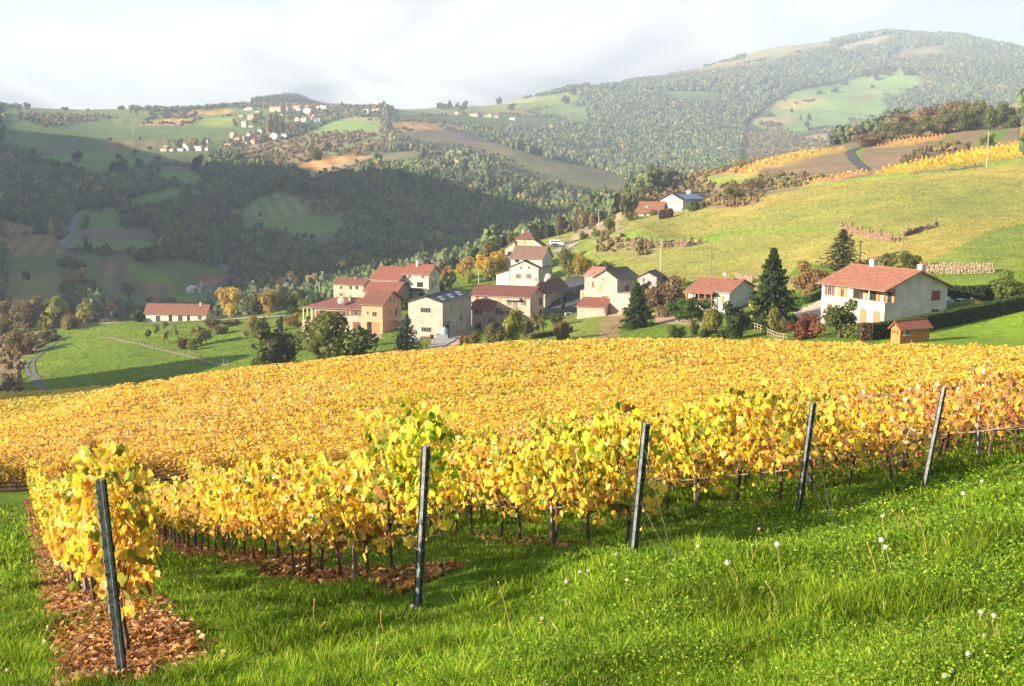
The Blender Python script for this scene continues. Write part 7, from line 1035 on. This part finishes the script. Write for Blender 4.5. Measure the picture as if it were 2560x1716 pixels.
# hedges
def hedge(pts, hgt, wd, col_, label, crop='F', Y=150, leafs=2600):
    P = []
    for x_, y_ in pts: X_, Y_ = C(crop, x_, y_); P.append(gpt(X_, Y_, Y * .75, Y * 1.3))
    e = empty('hedge', P[0], 0, label, 'hedge', 'clipped hedges'); L_ = [0]
    for a_, b_ in zip(P, P[1:]): L_.append(L_[-1] + (b_ - a_).length)
    t = RN.uniform(0, L_[-1], leafs); xs = np.interp(t, L_, [p.x for p in P]); ys = np.interp(t, L_, [p.y for p in P]); dx = np.interp(t + .3, L_, [p.x for p in P]) - np.interp(t - .3, L_, [p.x for p in P]); dy = np.interp(t + .3, L_, [p.y for p in P]) - np.interp(t - .3, L_, [p.y for p in P]); q = np.hypot(dx, dy) + 1e-6
    top = RN.random(leafs) < .45; off = np.where(top, RN.uniform(-.5, .5, leafs), np.sign(RN.normal(size=leafs)) * .5) * wd; zz_ = np.where(top, hgt, RN.uniform(0, 1, leafs) * hgt) + RN.normal(0, .04, leafs); x = xs - dy / q * off; y = ys + dx / q * off
    V, f, c = scatter(QUAD, QF, np.c_[x - P[0].x, y - P[0].y, H(x, y) - P[0].z + zz_], RN.uniform(.14, .3, leafs), rotmats(RN.uniform(0, 6, leafs), RN.uniform(0, 6, leafs), RN.uniform(0, 6, leafs)), np.array(col_) * RN.uniform(.65, 1.4, (leafs, 1)))
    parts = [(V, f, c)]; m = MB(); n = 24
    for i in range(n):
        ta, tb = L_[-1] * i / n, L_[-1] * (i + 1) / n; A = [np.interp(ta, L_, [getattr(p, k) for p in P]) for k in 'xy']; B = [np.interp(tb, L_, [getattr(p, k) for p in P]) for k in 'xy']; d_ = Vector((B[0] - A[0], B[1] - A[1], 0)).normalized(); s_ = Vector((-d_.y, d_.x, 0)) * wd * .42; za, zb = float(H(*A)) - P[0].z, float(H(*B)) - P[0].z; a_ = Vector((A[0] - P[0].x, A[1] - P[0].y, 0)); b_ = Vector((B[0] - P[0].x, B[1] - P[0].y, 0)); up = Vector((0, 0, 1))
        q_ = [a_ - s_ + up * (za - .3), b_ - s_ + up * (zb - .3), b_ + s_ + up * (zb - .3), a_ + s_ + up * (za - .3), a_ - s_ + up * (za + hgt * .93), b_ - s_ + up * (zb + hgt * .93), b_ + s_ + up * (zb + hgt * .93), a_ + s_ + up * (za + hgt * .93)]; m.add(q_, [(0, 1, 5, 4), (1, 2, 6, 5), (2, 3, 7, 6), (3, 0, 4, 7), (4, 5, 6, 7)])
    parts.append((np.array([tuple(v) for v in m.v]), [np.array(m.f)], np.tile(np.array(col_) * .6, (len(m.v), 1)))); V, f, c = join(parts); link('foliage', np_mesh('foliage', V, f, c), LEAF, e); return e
hedge([(850, 1130), (1010, 1110), (1420, 1030), (1900, 930), (2500, 800)], 1.9, 1.2, (.05, .085, .02), 'long clipped dark hedge sloping up right behind the wooden shed', 'Q1', 132, 9000); hedge([(730, 1140), (840, 1135)], 2.0, 1.3, (.12, .085, .04), 'short brown tinged hedge stub left of the long hedge', 'Q1', 130, 900)
hedge([(110, 800), (230, 775), (362, 712)], 1.3, 1.0, (.11, .19, .03), 'bright green clipped hedge beside the gravel drive', 'Q1', 160, 2200); hedge([(1600, 745), (1800, 750), (2020, 740)], 2.0, 1.0, (.03, .055, .015), 'dark hedge behind the white garden chairs', 'Q1', 165, 1800)
hedge([(1490, 1330), (1760, 1290), (1960, 1240)], .9, 1.2, (.16, .15, .04), 'rough low hedge at the lawn edge right of the pink house', '7', 205, 1200)
# ================================================================ ROADS, TRACKS, FENCES, POLES, WALLS, VEHICLES
def ribbon(name, pts, wd, mt, label, crop='F', Y=(150, 1500), lift=.06, walk=True):
    P = []; last = Y[0]
    for x_, y_ in pts: X_, Y_ = C(crop, x_, y_); g = gpt(X_, Y_, Y[0], Y[1]); P.append(g)
    Q = []
    for i in range(len(P) - 1):
        n = max(2, int((P[i + 1] - P[i]).length / 2.5)); p0 = P[max(i - 1, 0)]; p3 = P[min(i + 2, len(P) - 1)]
        for k in range(n):
            t = k / n; Q.append(.5 * ((2 * P[i]) + (P[i + 1] - p0) * t + (2 * p0 - 5 * P[i] + 4 * P[i + 1] - p3) * t * t + (3 * P[i] - p0 - 3 * P[i + 1] + p3) * t ** 3))
    Q.append(P[-1]); m = MB(); vs = []; nw = 4
    for i, q in enumerate(Q):
        d = Q[min(i + 1, len(Q) - 1)] - Q[max(i - 1, 0)]; d.z = 0; d.normalize(); s = Vector((-d.y, d.x, 0))
        for j in range(nw + 1): p = q + s * wd * (j / nw - .5) * (1 + .06 * math.sin(i * 1.7 + j)); r_ = math.hypot(p.x, p.y); vs.append((p.x, p.y, float(H(p.x, p.y)) + lift + r_ * .0003))
    m.add(vs, [(i * (nw + 1) + j, (i + 1) * (nw + 1) + j, (i + 1) * (nw + 1) + j + 1, i * (nw + 1) + j + 1) for i in range(len(Q) - 1) for j in range(nw)]); o = m.build(name, mt); return tag(o, label, kind='structure')
ASPH = mat('road_asphalt', (.13, .13, .14), .9, .15, 1.2); DASPH = mat('dark_asphalt', (.055, .06, .07), .85, .15, 1.5); TRK_M = mat('dirt_track', (.24, .19, .14), .95, .2, 1.5); CONC = mat('concrete_drive', (.30, .28, .27), .9, .12, .8); RUT = mat('wheel_rut', (.10, .10, .09), .95, .2, 1.5)
ribbon('road', [(1290, 620), (1262, 645), (1235, 690), (1180, 716)], 6, ASPH, 'pale road running into the hamlet', '1', (700, 1800), .35); ribbon('road', [(915, 755), (830, 772), (765, 785)], 6, ASPH, 'short stretch of valley road among trees', '1', (600, 1500), .35)
ribbon('road', [(740, 1085), (665, 1115), (625, 1190), (575, 1280), (528, 1360), (545, 1392), (600, 1408), (740, 1424)], 5.5, ASPH, 'grey valley road bending past the orange vineyard', '1', (500, 1300), .3); ribbon('road', [(1330, 292), (1540, 308), (1770, 352), (1880, 400), (1960, 480), (2060, 560), (2220, 612)], 5.5, ASPH, 'valley road winding down past the white farm', '5', (400, 900), .25)
ribbon('road', [(980, 1072), (915, 1085), (885, 1105), (905, 1150), (950, 1205), (1010, 1258)], 4.2, DASPH, 'dark lane dropping between the orange and brown plots', '4', (400, 800), .12); ribbon('road', [(1250, 866), (1500, 856), (1720, 842), (2130, 820), (2380, 800)], 3.4, CONC, 'pale lane in front of the long low house', '5', (230, 400), .08)
ribbon('track', [(1262, 322), (1180, 345), (1165, 375), (1200, 415), (1300, 480), (1400, 530), (1270, 585), (1000, 690), (700, 790), (400, 878)], 4, TRK_M, 'pale track along the crest of the spur', '2', (600, 1900), .4); ribbon('track', [(510, 1000), (340, 1120), (240, 1190), (222, 1245), (290, 1345), (360, 1425)], .9, RUT, 'outer wheel rut of the grassy track on the left', '5', (150, 330), .05); ribbon('track', [(350, 1120), (290, 1165), (272, 1220), (305, 1310), (405, 1428)], .9, RUT, 'inner wheel rut of the grassy track on the left', '5', (150, 330), .05)
ribbon('path', [(900, 985), (1200, 1052), (1500, 1125), (1900, 1218)], .8, TRK_M, 'narrow dry path along the meadow fence', '5', (170, 330), .05); ribbon('drive', [(320, 1500), (560, 1330), (760, 1120), (850, 960)], 3.4, CONC, 'concrete drive beside the long beige warehouse', '7', (180, 300), .07); ribbon('road', [(-120, 1130), (60, 1010), (200, 900)], 6.5, DASPH, 'dark tarmac yard between barn and stone house', '8', (180, 330), .09)
ribbon('road', [(-30, 640), (60, 600), (130, 560)], 5, CONC, 'pale parking place by the van', '8', (290, 460), .08); ribbon('track', [(130, 540), (300, 480), (500, 455), (640, 440)], 2.0, TRK_M, 'grassy stony track up to the hillside house', '8', (300, 460), .06)
ribbon('road', [(700, 1043), (880, 1040), (1100, 1060)], 2.5, CONC, 'garden path left of the shuttered wing', '6', (180, 400), .06)
# fences
FW = mat('fence_wood', (.30, .24, .17), .9, .25, 9)
def fence(pts, crop, Y, step, hgt, label, rails=2, r=.045, group='fences on the slopes'):
    P = [gpt(*C(crop, *p), Y[0], Y[1]) for p in pts]; e = empty('fence', P[0], 0, label, 'fence', group); Q = []
    for a, b in zip(P, P[1:]):
        n = max(1, int((b - a).length / step))
        for k in range(n): q = a.lerp(b, k / n); q.z = float(H(q.x, q.y)); Q.append(q)
    Q.append(P[-1])
    for i, q in enumerate(Q):
        if i >= 95: break
        o = MB().tube([(0, 0, -.3), (rnd.uniform(-.03, .03), rnd.uniform(-.03, .03), hgt)], r, 5).build('post', FW, e); o.location = q - P[0]
    for j in range(rails): MB().tube([q - P[0] + Vector((0, 0, hgt * (.5 + .4 * j))) for q in Q], r * (.8 if rails == 2 and r > .06 else .3), 4).build('rail' if r > .06 else 'wire', FW if r > .06 else WIRE, e)
fence([(500, 1015), (600, 975), (750, 962), (900, 985), (1200, 1048), (1500, 1120), (1900, 1212)], '5', (170, 330), 2.6, 1.15, 'wooden post and wire fence curving across the bright meadow', 2, .05)
fence([(1765, 1335), (1900, 1392), (2110, 1475)], '8', (110, 170), 2.0, 1.05, 'wooden rail fence just above the vineyard right of the dark bush', 2, .065); fence([(1680, 325), (1900, 290), (2120, 245), (2275, 212)], 'Q7', (380, 520), 3.0, 1.4, 'wire fence on the crest by the flat topped tree', 2, .05); fence([(790, 690), (1080, 660)], '7', (250, 340), 2.5, 1.2, 'pale garden fence beside the golden orchard', 2, .05)
# poles
PW = mat('pole_wood', (.20, .16, .13), .85, .2, 8, stretch=(1, 1, .2)); PC = mat('pole_concrete', (.40, .37, .34), .9, .1, 3)
poles = {}
for nm, cr_, x, b_, t_, Y, mt, r_, lab in [('a', '8', 360, 425, 240, 385, PC, .14, 'pale pole on the slope left of the dark tree'), ('b', '8', 605, 462, 205, 385, PW, .14, 'wooden pole beside the dark hillside tree'), ('c', '8', 938, 808, 512, 270, PC, .13, 'pale concrete pole on the pasture above the stone house'), ('d', '8', 1407, 862, 632, 235, PW, .13, 'dark pole behind the orange roofed house'), ('e', 'Q1', 738, 412, 160, 190, PW, .12, 'dark pole right of the cedar'), ('f', 'Q1', 1150, 372, 50, 190, PW, .12, 'tall pole between the two slope shrubs'), ('g', '4', 2022, 1240, 930, 400, PC, .14, 'tall pole on the upper pasture by the yellow vine strip'), ('h', '6', 458, 890, 668, 275, PC, .13, 'pale pole beside the peach coloured tree'), ('i', '7', 908, 722, 518, 262, PC, .12, 'pole in front of the golden orchard'), ('j', '1', 1112, 450, 398, 1500, PC, .35, 'white mast on the far left slope'), ('k', '1', 930, 452, 385, 1500, PW, .3, 'thin mast left of the white one')]:
    X_, B_ = C(cr_, x, b_); _, T_ = C(cr_, x, t_); g = gpt(X_, B_, Y * .75, Y * 1.3); zt = at(X_, T_, g.y).z - g.z; e = empty('utility_pole', g, 0, lab, 'pole', 'utility poles'); MB().tube([(0, 0, -.5), (0, 0, zt)], [r_, r_ * .7], 7).build('shaft', mt, e); MB().box((-.5, -.05, zt - .35), (.5, .05, zt - .25)).build('crossarm', PW, e)
    for k_ in (-.4, .4): MB().tube([(k_, 0, zt - .25), (k_, 0, zt - .1)], .04, 5).build('insulator', CLOCK, e)
    poles[nm] = g + Vector((0, 0, zt - .15))
for a_, b_, lb in [('a', 'b', 'power line between the two hillside poles'), ('c', 'd', 'thin power line above the orange roof'), ('d', 'e', 'thin power line from the dark pole to the cedar pole'), ('e', 'f', 'thin power line across the pasture above the white house')]:
    A_, B_ = poles[a_], poles[b_]; e = empty('power_line', A_, 0, lb, 'power line', 'power lines'); pts = [(A_.lerp(B_, k / 12) - A_ - Vector((0, 0, 1.1 * 4 * (k / 12) * (1 - k / 12)))) for k in range(13)]; MB().tube(pts, .018, 4).build('wire', GUT, e)
# dry stone walls and rocky banks
STN = [mat('dry_stone_%s' % n_, c_, .95, .25, 4, .02) for n_, c_ in (('warm', (.22, .15, .10)), ('pale', (.29, .225, .165)))]
def rockwall(pts, crop, Y, hgt, label, rough=.25, size=.38, name='stone_wall', ridx=0, depth=.5):
    P = [gpt(*C(crop, *p), Y[0], Y[1]) for p in pts]; o0 = P[0]; m = MB()
    for a, b in zip(P, P[1:]):
        L_ = (b - a).length; n = int(L_ / size)
        for i in range(n):
            p = a.lerp(b, (i + .5) / n); hh = hgt * rnd.uniform(1 - rough, 1 + rough * .4); z = -.4
            while z < hh:
                s = size * rnd.uniform(.6, 1.15); c_ = Vector((p.x + rnd.uniform(-.15, .15), p.y + rnd.uniform(-.15, .15) * depth + z * .12, float(H(p.x, p.y)) + z + s * .3)) - o0; m.blob(c_, (s * .62, s * depth * 1.2, s * .42), 6, 4, .22); z += s * .62
    o = m.build(name, STN[ridx]); o.location = o0; return tag(o, label, 'wall' if name == 'stone_wall' else 'rocks', 'dry stone walls and rocky banks')
rockwall([(1370, 478), (1500, 480), (1700, 484), (1900, 482), (2055, 476)], 'Q1', (160, 260), 1.6, 'dry stone retaining wall on the slope right of the chimneys', .15, .42, ridx=1); rockwall([(60, 590), (150, 575)], 'Q1', (150, 260), 1.3, 'bit of pinkish stone wall left of the red roof', .2, .4)
rockwall([(380, 1020), (560, 1060), (740, 1030), (900, 1045), (1140, 990)], 'Q7', (230, 400), 1.9, 'broken rocky bank under the bright grass terrace', .8, .8, 'rock_bank'); rockwall([(40, 1010), (160, 1040), (330, 1000)], 'Q7', (230, 400), 1.6, 'small rocky patch left of the broken bank', .6, .8, 'rock_bank'); rockwall([(560, 75), (760, 110), (900, 150), (1050, 185), (1140, 165)], 'Q1', (200, 340), 1.7, 'curving tan rocky bank below the upper pasture', .75, .7, 'rock_bank'); rockwall([(1160, 130), (1300, 80), (1500, 30)], 'Q1', (200, 360), 1.1, 'thin line of stones rising right from the tan bank', .4, .6, 'stone_wall')
rockwall([(1640, 905), (1790, 935)], '8', (170, 260), 1.6, 'stone wall between orange roof and spruce', .2, .4, ridx=1); rockwall([(880, 905), (1060, 915)], '8', (220, 300), 1.5, 'stone bank behind the little white gabled house', .3, .5); rockwall([(500, 640), (600, 620), (720, 590)], 'Q7', (360, 460), 3.0, 'rough stone terrace wall under the white hillside house', .15, .6); rockwall([(1380, 1290), (1700, 1262), (2000, 1225)], '4', (330, 480), .9, 'low line of pinkish stones at the top of the pasture', .5, .7)
rockwall([(1640, 930), (1780, 925)], 'Q6', (200, 330), 1.0, 'rough stones at the grass corner above the dark yard', .3, .5)
# van, car, and the things in the yards
WHP = mat('van_paint', (.62, .64, .66), .3, .03, 2, spec=.5); DKP = mat('dark_car_paint', (.05, .06, .08), .3, .05, 2, spec=.5); RUB = mat('tyre_rubber', (.03, .03, .03), .9, .1, 5); HUB = mat('wheel_rim', (.4, .4, .42), .4, .1, 5, metal=.6); RED_L = mat('tail_lamp', (.4, .03, .02), .3, .1, 5)
def vehicle(p, rz, Lx, Wd, prof, glass, paint, label, name):
    e = empty(name, p, rz, label, 'van' if name == 'van' else 'car'); m = MB(); n = len(prof); tp = lambda z: Wd / 2 * (1 - .12 * max(0, z - 1.0))
    m.add([(x, -tp(z), z) for x, z in prof] + [(x, tp(z), z) for x, z in prof], [tuple(range(n)), tuple(range(n, 2 * n))[::-1]] + [(i, i + n, (i + 1) % n + n, (i + 1) % n) for i in range(n)]); b = m.build('body', paint, e); bv = b.modifiers.new('b', 'BEVEL'); bv.width = .05; bv.segments = 2
    for g in glass:
        for s in (-1, 1): m = MB(); m.add([(x, s * (tp(z) + .012), z) for x, z in g], [tuple(range(len(g)))[::s]]); m.build('side_window', GLASS, e)
    for x in (Lx * .2, Lx * .8):
        for s in (-1, 1): w_ = MB().tube([(x, s * (Wd / 2 - .2), .33), (x, s * (Wd / 2 + .02), .33)], .33, 14).build('wheel', RUB, e); r_ = MB().tube([(x, s * (Wd / 2 + .015), .33), (x, s * (Wd / 2 + .035), .33)], .2, 10).build('rim', HUB, w_)
    for s in (-1, 1): MB().box((Lx - .03, s * Wd * .38 - .15, .75), (Lx + .015, s * Wd * .38 + .15, .95)).build('headlight', CLOCK, e); MB().box((-.015, s * Wd * .42 - .08, .8), (.03, s * Wd * .42 + .08, 1.2)).build('tail_light', RED_L, e)
    return e
vp = gpt(*C('Q6', 1440, 285), 330, 420); vehicle(vp, math.radians(-14), 5.0, 1.95, [(0, .35), (5.0, .35), (5.0, 1.0), (4.2, 1.2), (3.5, 1.95), (.1, 2.0), (0, 1.2)], [[(.3, 1.2), (1.5, 1.2), (1.5, 1.75), (.3, 1.75)], [(1.6, 1.2), (2.7, 1.2), (2.7, 1.75), (1.6, 1.75)], [(2.8, 1.2), (4.0, 1.2), (3.45, 1.78), (2.8, 1.78)]], WHP, 'white minibus parked on the terrace right of the tower house', 'van')
m = MB(); ve = [o for o in bpy.data.objects if o.name.startswith('van')][0]; m.add([(4.24, -.8, 1.22), (4.24, .8, 1.22), (3.56, .72, 1.9), (3.56, -.72, 1.9)], [(0, 1, 2, 3)]); m.build('windscreen', GLASS, ve)
cp = gpt(*C('Q6', 1442, 308), 320, 410); vehicle(cp, math.radians(-10), 4.0, 1.7, [(0, .3), (4.0, .3), (4.0, .75), (3.1, .9), (2.4, 1.4), (.7, 1.4), (.1, .95)], [[(.5, .92), (1.6, .92), (1.6, 1.3), (.85, 1.3)], [(1.7, .92), (2.85, .92), (2.35, 1.3), (1.7, 1.3)]], DKP, 'dark car parked in front of the white minibus', 'car')
wp = gpt(*C('Q6', 1640, 255), 340, 440); e = empty('woodpile', wp, 0, 'stacked logs under a rough shelter beside the minibus', 'woodpile')
for k_ in range(60): MB().tube([(-1.9 + (k_ % 15) * .26, -.5, .15 + (k_ // 15) * .26), (-1.9 + (k_ % 15) * .26, .5, .15 + (k_ // 15) * .26)], .12, 7).build('log', FW, e)
MB().box((-2.2, -.8, 1.9), (2.3, .8, 1.98)).build('shelter_roof', tiles('old', 'X'), e)
for a_ in (-2.1, 2.2): MB().box((a_ - .05, -.7, 0), (a_ + .05, -.6, 1.9)).build('post', FW, e)
tp_ = gpt(*C('7', 495, 1330), 180, 240); e = empty('metal_tank', tp_, -.3, 'grey metal tank standing at the front corner of the warehouse', 'tank'); MB().box((-1.3, -.7, 0), (1.3, .7, 1.0)).build('base', STEEL, e); MB().tube([(.4, 0, 1.0), (.4, 0, 2.0), (.4, 0, 2.4)], [.75, .75, .25], 12).build('vessel', WL['blue'], e); MB().tube([(.4, 0, 2.4), (.4, 0, 2.75)], .12, 6).build('neck', STEEL, e)
bp_ = gpt(*C('7', 170, 1400), 175, 235); e = empty('gas_tank', bp_, .4, 'white round ended gas tank beside the bluish conifer', 'tank'); m = MB(); m.tube([(-.9, 0, .8), (-.7, 0, .8), (.7, 0, .8), (.9, 0, .8)], [.35, .6, .6, .35], 12); m.build('vessel', WL['white'], e); MB().box((-.5, -.3, -.1), (.5, .3, .25)).build('stand', GUT, e)
sp_ = gpt(*C('7', 660, 725), 240, 300); e = empty('solar_lamp', sp_, 0, 'curved teal lamp post with white tilted top near the golden orchard', 'lamp post'); MB().tube([(-.9, 0, -.3), (-1.0, 0, 1.2), (-.5, 0, 2.4), (.5, 0, 3.2)], .09, 6).build('arm', mat('teal_paint', (.12, .30, .28), .5, .1, 4), e); o = MB().box((-.2, -.5, 3.1), (1.3, .5, 3.2)).build('panel', WL['white'], e); o.rotation_euler = (0, -.35, 0)
gw = mat('garden_plastic', (.55, .60, .64), .5, .05, 5)
def gchair(p, rz, label):
    e = empty('garden_chair', p, rz, label, 'chair', 'white garden chairs'); MB().box((-.28, -.28, .42), (.28, .28, .46)).build('seat', gw, e); m = MB()
    m.add([(-.27, .26, .461), (.27, .26, .461), (.29, .34, .95), (-.29, .34, .95), (-.27, .29, .461), (.27, .29, .461), (.29, .37, .95), (-.29, .37, .95)], [(0, 1, 2, 3), (7, 6, 5, 4), (0, 4, 5, 1), (3, 2, 6, 7), (1, 5, 6, 2), (0, 3, 7, 4)]); m.build('backrest', gw, e)
    for a_ in (-.25, .25):
        for b_ in (-.25, .25): MB().tube([(a_ * 1.1, b_ * 1.1, 0), (a_, b_, .42)], .025, 5).build('leg', gw, e)
        MB().box((a_ * 1.16 - .03, -.25, .64), (a_ * 1.16 + .03, .3, .67)).build('armrest', gw, e)
gc = gpt(*C('Q1', 1722, 782), 130, 170); gchair(gc + Vector((-1.3, 0, 0)), 1.5, 'white plastic garden chair left of the round table'); gchair(gc + Vector((1.3, .2, .0)), -1.5, 'white plastic garden chair right of the round table'); gchair(gpt(*C('Q1', 1608, 775), 130, 170), 0, 'white plastic garden chair close to the house corner')
e = empty('garden_table', gc, 0, 'round white garden table between two chairs', 'table'); MB().tube([(0, 0, .7), (0, 0, .74)], .65, 16).build('tabletop', gw, e); MB().tube([(0, 0, 0), (0, 0, .7)], .06, 6).build('pedestal', gw, e)
e = empty('garden_bench', gpt(*C('7', 1940, 1030), 180, 240), .3, 'small white bench on the dark tarmac yard', 'bench'); MB().box((-.8, -.2, .4), (.8, .2, .46)).build('seat', gw, e)
for a_ in (-.7, .7): MB().box((a_ - .05, -.2, 0), (a_ + .05, .2, .4)).build('leg', gw, e)
# grazing sheep as small pale dots on the far meadow
SHP = mat('fleece', (.50, .47, .42), .95, .1, 8); shp = MB(); shp.blob((0, 0, .62), (.55, .28, .3), 8, 6, .06); shp.blob((.62, 0, .72), (.2, .12, .14), 6, 4)
for a_ in (-.35, .35):
    for b_ in (-.15, .15): shp.tube([(a_, b_, 0), (a_ * .95, b_, .45)], [.04, .06], 5)
sm = shp.mesh('sheep'); sm.materials.append(SHP)
for k_, (x_, y_) in enumerate([(450, 762), (505, 758), (585, 756), (668, 748), (745, 745), (825, 740), (910, 737), (990, 735), (1050, 738)]):
    g = gpt(*C('4', x_, y_), 1600, 3000); o = link('sheep', sm); o.location = g; o.rotation_euler = (0, 0, rnd.uniform(0, 6)); o.scale = (2.2, 2.2, 2.2); tag(o, f"{['leftmost', 'second', 'third', 'fourth', 'middle', 'sixth', 'seventh', 'eighth', 'rightmost'][k_]} white sheep in the line on the far light green meadow", 'sheep', 'sheep on the far meadow')
# ================================================================ HAZE
zmin = float(V_ALL[:, 2].min()) - 1.0; zmax = max(float(V_ALL[:, 2].max()), 60) + 45
m = MB().box((-4950, -4950, zmin), (4950, 4950, zmax)); hz = link('haze', m.mesh('haze'), None); tag(hz, 'thin bluish autumn haze filling the valley air', kind='stuff')
hm = bpy.data.materials.new('haze'); hm.use_nodes = True; t = hm.node_tree; t.nodes.clear(); o = t.nodes.new('ShaderNodeOutputMaterial'); v = t.nodes.new('ShaderNodeVolumePrincipled')
v.inputs['Color'].default_value = (.60, .76, 1.0, 1); v.inputs['Density'].default_value = HAZE; v.inputs['Anisotropy'].default_value = .1; t.links.new(v.outputs[0], o.inputs['Volume']); hz.data.materials.append(hm)
